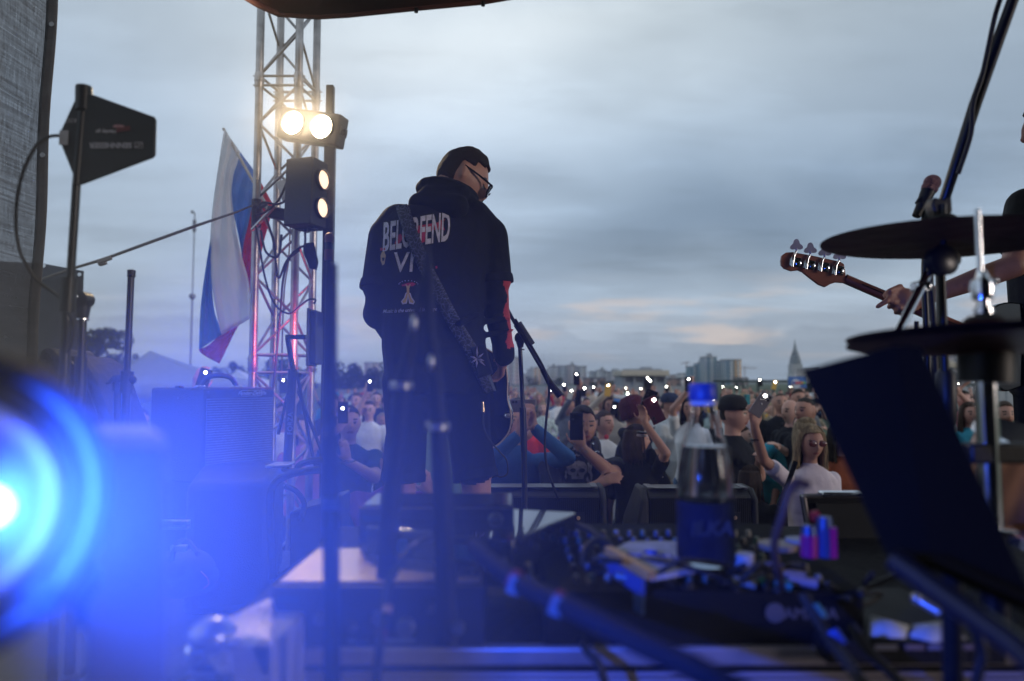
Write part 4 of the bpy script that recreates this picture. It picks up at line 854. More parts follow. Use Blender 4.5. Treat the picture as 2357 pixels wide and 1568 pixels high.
# ================================================================ STAGE MONITORS
GR = mat('monitor_grille', (.014, .016, .022), .4, .5); tr = GR.node_tree
vo = tr.nodes.new('ShaderNodeTexBrick'); vo.inputs['Scale'].default_value = 55; vo.inputs['Mortar Size'].default_value = .03; vo.inputs['Color1'].default_value = (0, 0, 0, 1); vo.inputs['Color2'].default_value = (0, 0, 0, 1); vo.inputs['Mortar'].default_value = (1, 1, 1, 1); co = tr.nodes.new('ShaderNodeTexCoord'); tr.links.new(co.outputs['Object'], vo.inputs[0])
mx = tr.nodes.new('ShaderNodeMix'); mx.data_type = 'RGBA'; tr.links.new(vo.outputs['Color'], mx.inputs[0]); mx.inputs[6].default_value = (.004, .005, .008, 1); mx.inputs[7].default_value = (.06, .065, .08, 1); tr.links.new(mx.outputs[2], tr.nodes['Principled BSDF'].inputs['Base Color'])
MH = mat('monitor_housing', (.012, .013, .017), .55, bump=.4, bscale=250); MG = mat('monitor_trim', (.10, .105, .12), .5)
def monitor(label, xl, xr, yt, yb, d, rz=0, slope=.55, left_slant=False):
    a, b = S(xl, yt, d), S(xr, yt, d); w = b.x-a.x; h = a.z-STAGE; dp = .36
    t = thing('stage_monitor', label, 'stage monitor', ((a.x+b.x)/2, d, STAGE), 'black wedge monitors along the stage edge'); t.rotation_euler = (0, 0, rz)
    o = V((0, 0, 0))
    def bl(m, name, mt, **k):
        ob = m.build(name, mt, t, off=V((0, 0, 0)), **k); return ob
    # profile in y,z: back (towards the crowd) slanted
    prof = [(0, 0), (.02, .0), (dp, 0), (dp, h*.55), (dp*.55, h), (.06, h), (.0, h-.03)]
    bl(MB().prism([V((-w/2+.03, y, z)) for y, z in prof], (w-.06, 0, 0)), 'cabinet', MH, bevel=.008)
    for s_ in (-1, 1):
        pr = [(-.012, 0), (dp+.01, 0), (dp+.01, h*.57), (dp*.56, h+.008), (.05, h+.008), (-.012, h-.04)]
        sl = (.07 if left_slant and s_ < 0 else 0)
        vs = [V((s_*(w/2-.03), y, z)) for y, z in pr]; vs2 = [V((s_*(w/2+sl*(1-z/h)), y, z)) for y, z in pr]
        m = MB(); m.add(vs+vs2, [tuple(range(6)), tuple(range(11, 5, -1))]+[(i, i+6, (i+1) % 6+6, (i+1) % 6) for i in range(6)]); bl(m, 'side_cheek', MH, bevel=.014)
    bl(MB().box((0, -.004, h*.48), (w-.075, .006, h*.88)), 'grille', GR); bl(MB().box((0, .10, h+.003), (w-.10, .12, .006)), 'upper_grille', GR)
    for s_ in (-1, 1): bl(MB().box((s_*(w/2-.05), .1, h+.005), (.032, .12, .01)), 'trim', MG, bevel=.002)
    bl(MB().box((w*.25, -.009, h*.70), (.10, .004, .05)), 'panel_plate', BLACK)
    bl(MB().box((w*.25-.028, -.0125, h*.70), (.03, .003, .034)), 'logo_plate', mat('logo_cream', (.50, .42, .38), .5)); bl(MB().box((w*.25-.028, -.0145, h*.70), (.016, .002, .018)), 'logo_mark', mat('logo_dark', (.05, .05, .06), .5))
    bl(MB().box((w*.25-.002, -.0125, h*.70), (.004, .003, .03)), 'logo_bar', MATS['logo_cream']); bl(MB().lathe((w*.25+.022, -.011, h*.70), (0, -1, 0), [(.009, 0), (.009, .003), (.006, .004)], 16), 'dial', mat('dial_amber', (.55, .36, .22), .4))
    bl(MB().ball((w*.25-.053, -.012, h*.70), .0022, 6), 'indicator', mat('led_blue', (0, .1, .5), .5, emit=(.1, .35, 1), es=8))
    return t
monitor('wedge monitor behind the flat black laptop box, left of the others', 1090, 1396, 1128, 1240, 3.2)
monitor('wedge monitor with slanted left cheek behind the water bottle', 1478, 1745, 1130, 1250, 3.25, left_slant=True)
monitor('wedge monitor at the far right behind the chrome hi-hat tube', 2185, 2470, 1098, 1250, 3.4)
# ================================================================ GUITARIST (seen from behind)
def jp(px, py, d): return S(px, py, d)
HOOD = mat('black_hoodie', (.0065, .008, .014), .92, bump=1.4, bscale=5, var=.3, vscale=4, spec=.3); BM = {'top': HOOD, 'bottom': SHORTS, 'skin': SKIN, 'eye': EYE, 'lip': LIP}
B = Body(); XD = V((1, .28, 0))
rg_ = [((1010, 905), .20, .13, 2.62), ((1008, 850), .205, .14, 2.62), ((1000, 800), .200, .135, 2.61), ((996, 750), .194, .13, 2.60), ((994, 690), .198, .13, 2.60), ((998, 620), .208, .14, 2.60), ((1003, 560), .218, .14, 2.61), ((1010, 520), .212, .13, 2.62), ((1018, 492), .180, .11, 2.63), ((1028, 470), .115, .085, 2.65), ((1036, 455), .07, .065, 2.67)]
B.loft([(jp(*p, d), rx, ry, XD) for p, rx, ry, d in reversed(rg_)][::-1], 'top')
# arms: long sleeves under a wide short-sleeved overshirt
sL, eL, wL = jp(896, 548, 2.60), jp(872, 712, 2.56), jp(915, 800, 2.84)
sR, eR, wR = jp(1122, 545, 2.66), jp(1140, 700, 2.66), jp(1158, 800, 2.74)
B.cap(sL, eL, .072, .055, 'top'); B.cap(eL, wL, .056, .036, 'top'); B.cap(sL, sL.lerp(eL, .66), .082, .080, 'top')
B.cap(sR, eR, .072, .056, 'top'); B.cap(eR, wR, .054, .042, 'top'); B.cap(sR, sR.lerp(eR, .62), .082, .078, 'top'); B.cap(wR, wR+V((.004, .01, -.03)), .047, .045, 'top')
B.cap(jp(920, 520, 2.61), sL, .085, .08, 'top'); B.cap(jp(1085, 508, 2.64), sR, .085, .078, 'top')
B.ball(jp(872, 722, 2.575), .062, 'top')
# fabric folds round waist and elbows
for (x, y, w, ang) in ((985, 770, 110, 4), (1000, 795, 108, -3), (940, 745, 50, 14), (1060, 740, 55, -16), (985, 830, 95, 3)):
    B.cap(jp(x-w*.75, y-ang, 2.50), jp(x, y+3, 2.475), .012, .016, 'top' if y < 800 else 'bottom', 8); B.cap(jp(x, y+3, 2.475), jp(x+w*.75, y+ang, 2.53), .016, .012, 'top' if y < 800 else 'bottom', 8)
for (a_, b_) in (((1112, 700), (1165, 690)), ((1115, 740), (1172, 735)), ((1125, 770), (1178, 760))): B.cap(jp(*a_, 2.61), jp(*b_, 2.62), .013, .010, 'top', 8)
# shorts and legs
hL, kL, aL = jp(944, 880, 2.62), jp(930, 1075, 2.60), jp(915, 1400, 2.62); hR, kR, aR = jp(1062, 880, 2.64), jp(1091, 1075, 2.58), jp(1100, 1400, 2.66)
B.cap(hL, kL.lerp(hL, .27), .110, .072, 'bottom'); B.cap(hR, kR.lerp(hR, .27), .112, .078, 'bottom')
for k0_, h0_, r0_ in ((kL, hL, .078), (kR, hR, .080)):
    B.mb.lathe(k0_.lerp(h0_, .35), k0_-h0_, [(r0_*1.02, 0), (r0_*1.04, .10), (r0_*1.06, .155)], 20); B.sh.append(('c', k0_.lerp(h0_, .35), k0_-(k0_-h0_).normalized()*.008, r0_, r0_, 'bottom')); B.cap(hL, hR, .105, .105, 'bottom')
B.cap(jp(930, 1060, 2.6), jp(928, 1155, 2.62), .052, .046, 'skin'); B.cap(jp(927, 1150, 2.61), jp(922, 1240, 2.62), .046, .056, 'skin'); B.cap(jp(922, 1240, 2.62), aL, .056, .036, 'skin')
B.cap(jp(1095, 1060, 2.59), jp(1097, 1140, 2.60), .058, .056, 'skin'); B.cap(jp(1097, 1140, 2.61), jp(1102, 1240, 2.63), .056, .062, 'skin'); B.cap(jp(1102, 1240, 2.63), aR, .060, .038, 'skin')
# head turned right and bowed over the guitar
hc = jp(1063, 413, 2.70); FACE = V((.88, .26, -.52)); Rm = B.head(hc, FACE, (.34, .10, 1), 1.06)
B.cap(jp(1040, 470, 2.665), hc-Rm @ V((0, -.015, .03)), .066, .060, 'skin')
# right hand (fingers round a pick) hidden mostly behind the cuff
B.hand(wR+V((.0, .03, -.03)), V((-.1, .55, -.7)), V((-1, 0, -.2)), .9, 1., 1)
B.hand(wL, V((.3, 1, .1)), V((1, 0, 0)), .9, 1., -1)
red_lo, red_hi = jp(1175, 800, 2.66).z, jp(1170, 632, 2.66).z
def rgn(fc, idx, keys):
    m_ = (idx == keys.index('top')) & (fc[:, 2] > red_lo) & (fc[:, 2] < red_hi-.01) & (fc[:, 1] < 2.74)
    xl = jp(1140, 700, 2.66).x; edge_ = xl+.040+.008*np.sin(fc[:, 2]*55)+.02*np.clip((red_hi-.12-fc[:, 2])*0, 0, 1)+ .10*np.clip(red_lo+.12-fc[:, 2], 0, 1)
    idx[m_ & (fc[:, 0] > edge_)] = keys.index('red')
RED = mat('red_sleeve_print', (.50, .045, .055), .6, bump=.3, bscale=12)
me = B.mesh('person', {**BM, 'red': RED}, voxel=.0075, smooth=5, region=rgn)
for k_, z_ in ((0, 0),): pass
guit = mesh_obj('person', me); tag(guit, 'guitarist in black hoodie and shorts seen from behind, head bowed to the right', 'person')
gb_ = bvh_of(guit)
hm_ = hair_mesh('hair', mat('short_dark_hair', (.030, .018, .012), .7, bump=.9, bscale=260, var=.4), hc, Rm, 1.06, 'short', 4, .006); mesh_obj('hair', hm_, guit)
def HL(x, y, z): return hc+Rm @ (V((x, y, z))*1.06)
# spiky fringe
sp_ = MB(); rg = random.Random(5)
for i in range(150):
    x = rg.uniform(-.055, .055); z = .085+rg.uniform(-.03, .025)-.25*x*x*10*.1; y = -.080+rg.uniform(-.004, .06); p = HL(x, y, z); q = HL(x*1.01, y-.001-rg.uniform(0, .003), z+.004+rg.uniform(0, .003)); sp_.tube([p, q], [.0018, .0003], 4)
sp_ = None
# glasses
gl = MB()
for s_ in (-1, 1):
    gl.tube([HL(s_*.083, .02, .022), HL(s_*.082, -.04, .020), HL(s_*.074, -.106, .016)], .0042, 8)
    lp = [HL(s_*(.040+.034*math.cos(a)), -.110+.012*abs(math.cos(a))*(1 if math.cos(a) > 0 else 0), .004+.022*math.sin(a)) for a in [2*PI*i/16 for i in range(17)]]; gl.tube(lp, .0040, 6, cap=False)
gl.tube([HL(-.010, -.118, .010), HL(.010, -.118, .010)], .003, 6)
go = gl.build('glasses', mat('glasses_frame', (.012, .012, .014), .2), guit)
ln_ = MB()
for s_ in (-1, 1): ln_.prism([HL(s_*(.040+.033*math.cos(a)), -.110+.012*max(0, math.cos(a)), .004+.021*math.sin(a)) for a in [2*PI*i/16 for i in range(16)]], (HL(0, -.001, 0)-HL(0, 0, 0)))
ln_.build('lens', mat('tinted_lens', (.10, .25, .35), .05, trans=.7, alpha=.6), go)
MB().ball(HL(-.083, .010, -.030), .0035, 10).build('earring', mat('gold', (.9, .65, .3), .2, 1), guit)
# hood lying round the neck
H = Body()
ring = []
for i in range(15):
    a = 2*PI*i/14; q = math.cos(a); ring.append((jp(1030, 462, 2.66)+V((math.sin(a)*.100, -q*.092, .022+.018*q+.020*math.sin(a)*(-1)))))
for i in range(14): H.cap(ring[i], ring[i+1], .028, .028, 'top', 10)
for a_, b_, r1, r2 in (((985, 448, 2.56), (1062, 446, 2.56), .034, .036), ((965, 470, 2.56), (1050, 476, 2.53), .044, .05), ((980, 490, 2.545), (1040, 494, 2.535), .036, .036), ((955, 466, 2.58), (985, 446, 2.58), .026, .03), ((1062, 448, 2.58), (1092, 478, 2.62), .034, .03)): H.cap(jp(*a_), jp(*b_), r1, r2, 'top', 12)
H.cap(jp(958, 474, 2.54), jp(985, 500, 2.53), .016, .012, 'top', 8); H.cap(jp(990, 462, 2.525), jp(985, 500, 2.52), .014, .01, 'top', 8)
hm2 = H.mesh('hood', {'top': HOOD}, .007, 4); hood = mesh_obj('hood', hm2, guit)
# sleeve hems
for c_, ax_, r_ in ((sL.lerp(eL, .70), eL-sL, .083), (sR.lerp(eR, .66), eR-sR, .081)): MB().lathe(c_, ax_, [(r_-.02, -.03), (r_, -.02), (r_+.002, .0), (r_+.001, .012), (r_-.01, .013), (r_-.02, -.01)], 24).build('sleeve_hem', HOOD, guit)
for k0_, h0_, r0_ in ((kL, hL, .078), (kR, hR, .080)): MB().lathe(k0_.lerp(h0_, .35), k0_-h0_, [(r0_*1.02, .125), (r0_*1.075, .135), (r0_*1.09, .160), (r0_*1.06, .163), (r0_*.9, .150)], 28).build('shorts_hem', SHORTS, guit)
# printed back: joined body + hood surface used for dropping the print
WH = mat('print_lavender_white', (.62, .58, .68), .7, var=.25, vscale=60); RDP = mat('print_red', (.45, .02, .05), .7); YE = mat('print_ochre', (.55, .38, .16), .7)
text_decal('back_print', 'BELORFEND', (879, 546), (1036, 520), 68, gb_, WH, guit, shear=.28, bold=.022, subdiv=2, skew=-.05)
decal('back_print_stroke', [(908, 560), (918, 540), (960, 520), (1008, 512), (1030, 490), (1036, 484), (1033, 496), (1018, 512), (1024, 530), (1006, 528), (980, 534), (978, 556), (970, 560), (968, 536), (930, 546), (914, 566)], [(0, 1, 14), (1, 2, 13, 14), (0, 14, 15), (2, 3, 9, 10), (2, 10, 13), (3, 4, 7, 8), (4, 5, 6, 7), (3, 8, 9), (10, 11, 12, 13)], gb_, RDP, guit, off=.002)
text_decal('back_print', 'VI', (907, 604), (953, 603), 46, gb_, WH, guit, shear=.1, bold=.01, subdiv=2)
text_decal('back_motto', 'Music is the universal language', (881, 718), (1006, 712), 11, gb_, WH, guit, shear=.35, subdiv=1, bold=.006)
def outl(pts, rows=None): return pts, [tuple(range(len(pts)))]
def poly_decal(name, pts, m, off=.003, bv=None, par=None):
    # fan around the centre so that it follows the cloth
    cx_ = sum(p[0] for p in pts)/len(pts); cy_ = sum(p[1] for p in pts)/len(pts); n = len(pts); vs = [(cx_, cy_)]+[((x+cx_)/2, (y+cy_)/2) for x, y in pts]+list(pts)
    fs = [(0, 1+i, 1+(i+1) % n) for i in range(n)]+[(1+i, 1+n+i, 1+n+(i+1) % n, 1+(i+1) % n) for i in range(n)]
    return decal(name, vs, fs, bv or gb_, m, par or guit, off)
poly_decal('coffin_patch', [(879, 580), (884, 578), (888, 588), (885, 608), (880, 611), (876, 600), (876, 588)], YE); poly_decal('patch_mark', [(879, 593), (885, 593), (884, 600), (880, 601)], mat('print_dark', (.02, .02, .02), .8), .005)
poly_decal('patch_banner', [(875, 571), (886, 570), (886, 577), (875, 577)], RDP)
for s_ in (-1, 1):
    poly_decal('figure_leg', [(939, 675), (939+s_*4, 676), (939+s_*7, 686), (939+s_*13, 694), (939+s_*11, 698), (939+s_*5, 696), (939+s_*1, 682)], YE, .004); poly_decal('figure_leg_outline', [(938, 672), (939+s_*6, 675), (939+s_*9, 685), (939+s_*16, 694), (939+s_*13, 701), (939+s_*3, 699), (939-s_*1, 682)], WH, .0025)
    poly_decal('figure_arm', [(939, 666), (939+s_*3, 664), (939+s_*6, 655), (939+s_*4, 654), (939, 662)], YE, .004)
poly_decal('figure_torso', [(936, 664), (942, 664), (942, 677), (936, 677)], YE, .0045); poly_decal('figure_head', [(937, 658), (941, 658), (942, 662), (939, 665), (936, 662)], YE, .0045)
poly_decal('figure_guitar', [(924, 656), (936, 652), (950, 650), (957, 654), (950, 659), (938, 658), (926, 659)], RDP, .004)
for i in range(9): a = PI*(.05+.9*i/8); x, y = 940-22*math.cos(a), 655-9*math.sin(a); poly_decal('spark', [(x-.8, y-1), (x+.8, y-1), (x+.8, y+1), (x-.8, y+1)], WH, .004)
poly_decal('red_dot', [(1002, 613), (1006, 612), (1007, 617), (1003, 619)], RDP)
# strap (belongs to the guitar)
gt = thing('electric_guitar', 'black electric guitar with cream edge binding hanging on a skull pattern strap', 'guitar', jp(1120, 920, 2.9))
SM = mat('strap_skull_pattern', (.02, .022, .03), .6); tr = SM.node_tree; vn = tr.nodes.new('ShaderNodeTexVoronoi'); vn.feature = 'DISTANCE_TO_EDGE'; vn.inputs['Scale'].default_value = 62; no_ = tr.nodes.new('ShaderNodeTexNoise'); no_.inputs['Scale'].default_value = 30; co = tr.nodes.new('ShaderNodeTexCoord'); tr.links.new(co.outputs['Object'], no_.inputs['Vector'])
va = tr.nodes.new('ShaderNodeVectorMath'); va.operation = 'SCALE'; va.inputs['Scale'].default_value = .04; tr.links.new(no_.outputs['Color'], va.inputs[0]); vb = tr.nodes.new('ShaderNodeVectorMath'); vb.operation = 'ADD'; tr.links.new(va.outputs[0], vb.inputs[0]); tr.links.new(co.outputs['Object'], vb.inputs[1]); tr.links.new(vb.outputs[0], vn.inputs['Vector'])
rp = tr.nodes.new('ShaderNodeValToRGB'); tr.links.new(vn.outputs['Distance'], rp.inputs[0]); rp.color_ramp.elements[0].color = (.13, .14, .19, 1); rp.color_ramp.elements[0].position = .02; rp.color_ramp.elements[1].color = (.018, .02, .03, 1); rp.color_ramp.elements[1].position = .07; tr.links.new(rp.outputs[0], tr.nodes['Principled BSDF'].inputs['Base Color'])
cen = [(925, 470), (932, 495), (945, 535), (960, 572), (978, 615), (1000, 655), (1025, 705), (1052, 755), (1075, 790), (1096, 830), (1112, 865), (1130, 900)]; wd = 15.5
cp_ = smooth_path([V((x, y, 0)) for x, y in cen], 5); both = []
import itertools
from mathutils import geometry
def strap_side(o_, lift):
    out = []
    for i, p in enumerate(cp_):
        a = cp_[max(i-1, 0)]; b = cp_[min(i+1, len(cp_)-1)]; n_ = V((-(b-a).y, (b-a).x, 0)).normalized(); q = p-n_*o_
        d_ = ray(q.x, q.y).normalized(); h = gb_.ray_cast(CP, d_); out.append((h[0]-d_*lift) if h[0] else None)
    for i, v in enumerate(out):
        if v is None: out[i] = S((cp_[i]).x-o_*.9*0, cp_[i].y, (next((u for u in reversed(out[:i]) if u is not None), V((0, 2.5, 0)))).y)+V((o_/FPX*2.5*.8, 0, 0))
    return out
cols5 = [strap_side(o_, .010) for o_ in (-wd, -wd/2, 0, wd/2, wd)]
# strap sits flat across the back: average depth per row
rows = []
for i in range(len(cp_)):
    r_ = [c_[i] for c_ in cols5]; ym = min(v.y for v in r_)
    rows.append([CP+(v-CP)*((v.y*.3+ym*.7)/v.y) for v in r_])
# smooth along the length
for it_ in range(6):
    rows = [rows[0]]+[[(rows[i-1][j]+rows[i][j]*2+rows[i+1][j])/4 for j in range(5)] for i in range(1, len(rows)-1)]+[rows[-1]]
vs = [v for r_ in rows for v in r_]; MB().add(vs, [(i*5+j, i*5+j+1, (i+1)*5+j+1, (i+1)*5+j) for i in range(len(rows)-1) for j in range(4)]).build('strap', SM, gt, solid=.004)
# guitar body, mostly hidden in front of him
GB = mat('guitar_black_lacquer', (.008, .008, .010), .12, coat=.6, var=0); 
o2 = [(1050, 800), (1100, 795), (1135, 812), (1152, 815), (1162, 830), (1168, 870), (1168, 920), (1176, 950), (1174, 985), (1160, 1010), (1135, 1030), (1100, 1035), (1060, 1020), (1040, 980), (1055, 930), (1040, 880), (1030, 830)]
o2s = smooth_path([V((x, y, 0)) for x, y in o2+[o2[0]]], 4)[:-1]
go2 = MB().prism([S(p.x, p.y, 2.86) for p in o2s], (.01, .045, 0)).build('body', GB, gt, bevel=.006)
MB().tube([S(p.x, p.y, 2.856) for p in o2s]+[S(o2s[0].x, o2s[0].y, 2.856)], .0035, 6).build('binding', mat('cream_binding', (.55, .42, .30), .4), gt)
MB().lathe(S(1166, 957, 2.855), (.3, -1, 0), [(.014, 0), (.013, .012), (.009, .018)], 18).build('knob', CHROME, gt)
kn = MB().tube([S(1030, 880, 2.9), S(960, 660, 3.45)], .018, 10); kn.build('neck', mat('maple_dark', (.25, .14, .08), .35), gt)
MB().prism([S(962, 665, 3.45), S(972, 655, 3.45), S(955, 600, 3.62), S(938, 606, 3.62)], (0.01, .014, 0)).build('headstock', GB, gt)
MB().tube([S(1111, 925, 2.5), S(1112.5, 948, 2.5)], [.0045, .006], 10).build('jack_plug', mat('brass_plug', (.7, .5, .3), .25, 1), gt)
# wireless pack with star leaf pattern on the strap end
poly = [(1082, 800), (1116, 792), (1135, 860), (1100, 872)]; pk = MB().prism(SP(poly, 2.50), (0, .03, 0)).build('strap_pouch', mat('pouch_black', (.008, .009, .012), .7), gt, bevel=.006)
st = MB(); c_ = (1098, 826)
for a, ln_ in ((90, 30), (40, 20), (-15, 18), (-40, 26), (-95, 22), (215, 18), (160, 18)):
    a = R(a); d_ = V((math.cos(a), -math.sin(a), 0)); n_ = V((-d_.y, d_.x, 0)); p = V((*c_, 0)); q = [p, p+d_*ln_*.45+n_*2.6, p+d_*ln_, p+d_*ln_*.45-n_*2.6]; st.add([S(v.x, v.y, 2.488) for v in q], [(0, 1, 2, 3)])
st.build('leaf_print', mat('leaf_lilac', (.38, .33, .50), .6), gt, solid=.001)
MB().tube(smooth_path([S(1112, 948, 2.5), S(1114, 985, 2.48), S(1128, 1015, 2.5), S(1150, 1040, 2.52), S(1166, 1060, 2.55), S(1168, 1090, 2.58), S(1150, 1098, 2.6), S(1132, 1085, 2.62)]), .0032, 8).build('guitar_cable', RUBBER, gt)
# trainers
for i, (ax_, r_) in enumerate(((aL, .0), (aR, .2))):
    sh = Body(); a0_ = V((ax_.x, ax_.y, STAGE+.035)); f_ = V((math.sin(r_+.15), math.cos(r_+.15), 0)); sh.cap(a0_-f_*.04, a0_+f_*.17, .040, .034, 's'); sh.cap(a0_, a0_+V((0, 0, .06)), .044, .046, 's')
    mesh_obj('trainer', sh.mesh('trainer', {'s': mat('trainer_black', (.02, .02, .022), .6)}, .01, 2), guit)

# ================================================================ BASSIST at the right edge
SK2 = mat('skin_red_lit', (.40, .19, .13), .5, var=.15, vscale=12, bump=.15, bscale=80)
B = Body(); d = 2.9
cx_ = S(2440, 600, d).x
rings = [((2440, 905), .19, .13), ((2440, 760), .185, .13), ((2438, 640), .195, .14), ((2440, 540), .205, .14), ((2440, 470), .185, .12), ((2440, 425), .13, .09), ((2440, 400), .07, .07)]
B.loft([(S(*p, d), rx, ry, V((1, .1, 0))) for p, rx, ry in rings], 'top')
sh_, el, wr = S(2362, 475, 2.88), S(2335, 612, 2.72), S(2118, 690, 2.82)
B.cap(S(2400, 470, d), sh_, .08, .075, 'top'); B.cap(sh_, S(2345, 560, 2.80), .078, .074, 'top')
B.cap(S(2350, 540, 2.82), el, .052, .048, 'skin'); B.cap(el, el.lerp(wr, .35), .048, .046, 'skin'); B.cap(el.lerp(wr, .35), wr, .046, .029, 'skin')
nd_ = (S(2230, 755, 2.84)-S(1955, 640, 2.98)).normalized()   # along the bass neck towards the body
hp = S(2085, 688, 2.83)
B.cap(wr, hp, .030, .034, 'skin'); B.cap(hp, S(2052, 680, 2.84), .036, .030, 'skin')
for i, (x, y) in enumerate(((2050, 668), (2058, 695), (2072, 708), (2088, 716))):
    p0_ = S(x+22, y-8, 2.82); p1_ = S(x-2, y+2, 2.80); p2_ = S(x-14+i*2, y+12, 2.86); p3_ = S(x-6+i*2, y+12, 2.90)
    B.cap(p0_, p1_, .014, .012, 'skin', 8); B.cap(p1_, p2_, .012, .010, 'skin', 8); B.cap(p2_, p3_, .010, .009, 'skin', 8)
B.ball(hp+V((.0, -.01, -.004)), (.056, .038, .048), 'skin'); B.cap(S(2062, 676, 2.82), S(2040, 694, 2.80), .016, .013, 'skin', 8); B.cap(S(2040, 694, 2.80), S(2020, 706, 2.81), .013, .011, 'skin', 8)
hcb = S(2425, 290, 2.9); RmB = B.head(hcb, (-.75, .5, -.25), (0, 0, 1), 1.05); B.cap(S(2440, 410, d), hcb, .062, .058, 'skin')
B.cap(S(2400, 900, d), S(2395, 1200, d), .105, .07, 'bottom'); B.cap(S(2395, 1200, d), V((S(2395, 1200, d).x, d, STAGE+.08)), .07, .05, 'bottom'); B.cap(S(2480, 900, d), S(2490, 1200, d), .105, .07, 'bottom'); B.cap(S(2490, 1200, d), V((S(2490, 1200, d).x, d, STAGE+.08)), .07, .05, 'bottom')
s2 = S(2520, 475, d); B.cap(s2, S(2540, 640, 2.9), .075, .06, 'top'); B.cap(S(2540, 640, 2.9), S(2450, 760, 3.05), .05, .035, 'skin'); B.hand(S(2450, 760, 3.05), (-.8, .1, -.3), (0, -1, 0), .7, 1, 1)
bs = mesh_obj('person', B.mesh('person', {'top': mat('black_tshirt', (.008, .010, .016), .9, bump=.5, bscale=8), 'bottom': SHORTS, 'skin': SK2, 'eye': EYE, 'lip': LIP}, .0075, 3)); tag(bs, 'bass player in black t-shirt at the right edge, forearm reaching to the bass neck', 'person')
mesh_obj('hair', hair_mesh('hair', MATS['short_dark_hair'], hcb, RmB, 1.05, 'short', 9, .008), bs)
bg_ = thing('bass_guitar', 'bass guitar with brown headstock, four chrome tuners and a long neck', 'bass guitar', S(2085, 690, 2.9))
WOOD = mat('bass_maple', (.30, .10, .055), .35, var=.2, vscale=6, stretch=(1, 1, 6), coat=.3)
dh = 2.98
hs = [(1798, 600), (1800, 588), (1810, 581), (1825, 580), (1870, 588), (1935, 602), (1944, 608), (1946, 622), (1948, 636), (1957, 642), (1952, 652), (1925, 650), (1912, 654), (1900, 661), (1885, 655), (1865, 640), (1848, 626), (1838, 622), (1822, 624), (1806, 618), (1799, 610)]
MB().prism(SP(hs, dh), (0, .016, 0)).build('headstock', WOOD, bg_, bevel=.003, smooth=False)
A0, A1 = S(1948, 640, dh), S(2250, 770, 2.83); nup = V((0, 0, 1)); nx = (A1-A0).normalized(); nz = V((0, -1, 0)); ny = nz.cross(nx).normalized(); nk = MB()
vs = []; K = 10
for i in range(13):
    p = A0.lerp(A1, i/12); hw = .0195+.006*i/12
    for j in range(K+1): a = PI*j/K; vs.append(p+ny*math.cos(a)*hw+nz*(math.sin(a)*.020)+V((0, .012, 0)))
nk.add(vs, [(i*(K+1)+j, i*(K+1)+j+1, (i+1)*(K+1)+j+1, (i+1)*(K+1)+j) for i in range(12) for j in range(K)]); nk.build('neck', WOOD, bg_)
MB().box(A0.lerp(A1, .5)+V((0, .016, 0)), ((A1-A0).length, .044, .007), nx, ny).build('fingerboard', mat('rosewood', (.05, .025, .018), .5), bg_, bevel=.001)
st = MB(); st.tube([A0.lerp(A1, .12)+V((0, -.0075, 0)), A0.lerp(A1, .40)+V((0, -.0075, 0))], .0032, 6).tube([A0.lerp(A1, .55)+V((0, -.0075, 0)), A0.lerp(A1, .95)+V((0, -.0075, 0))], .0032, 6); st.build('skunk_stripe', mat('walnut_stripe', (.03, .012, .01), .4), bg_)
keys_c = ((1833, 566), (1865, 574), (1898, 580), (1932, 588)); base_c = ((1831, 603), (1863, 609), (1896, 614), (1929, 622))
KM = mat('tuner_key_nickel', (.40, .38, .44), .3, .35)
for (kx, ky), (bx_, by_) in zip(keys_c, base_c):
    k0 = S(bx_-2, by_-20, dh-.008)
    pl = MB().box(S(bx_, by_, dh-.003), (.050, .004, .040), (1, 0, -.16), (0, 1, 0)).build('tuner_plate', CHROME, bg_, bevel=.001)
    MB().lathe(S(bx_+7, by_+3, dh-.005), (0, -1, 0), [(.013, 0), (.013, .004), (.010, .006), (.004, .007), (.004, .010)], 22).build('gear', CHROME, pl)
    MB().tube([S(bx_-7, by_+11, dh-.012), S(bx_-4, by_-12, dh-.012), S(kx, ky+12, dh-.008)], [.006, .006, .004], 10).build('worm_shaft', CHROME, pl)
    m = MB(); c = S(kx, ky, dh-.008)
    for a in (0, 72, 144, 216, 288)[:0]: pass
    m.prism([c+V((math.sin(a)*rr_*1.12, 0, math.cos(a)*rr_+.002)) for a, rr_ in [(2*PI*q/40, .0215+.0062*math.cos(3*2*PI*q/40)) for q in range(40)]], (0, -.004, 0))
    m.tube([c+V((0, 0, -.010)), c+V((0, 0, -.024))], [.006, .004], 10)
    m.build('tuner_key', KM, bg_)
bb = [(2240, 745), (2300, 700), (2360, 700), (2420, 730), (2500, 740), (2560, 790), (2570, 870), (2500, 930), (2420, 900), (2360, 890), (2310, 900), (2280, 850), (2290, 800)]
MB().prism(SP([(p.x, p.y) for p in smooth_path([V((x, y, 0)) for x, y in bb+[bb[0]]], 4)[:-1]], 2.86), (0, .042, 0)).build('body', GB, bg_, bevel=.006)

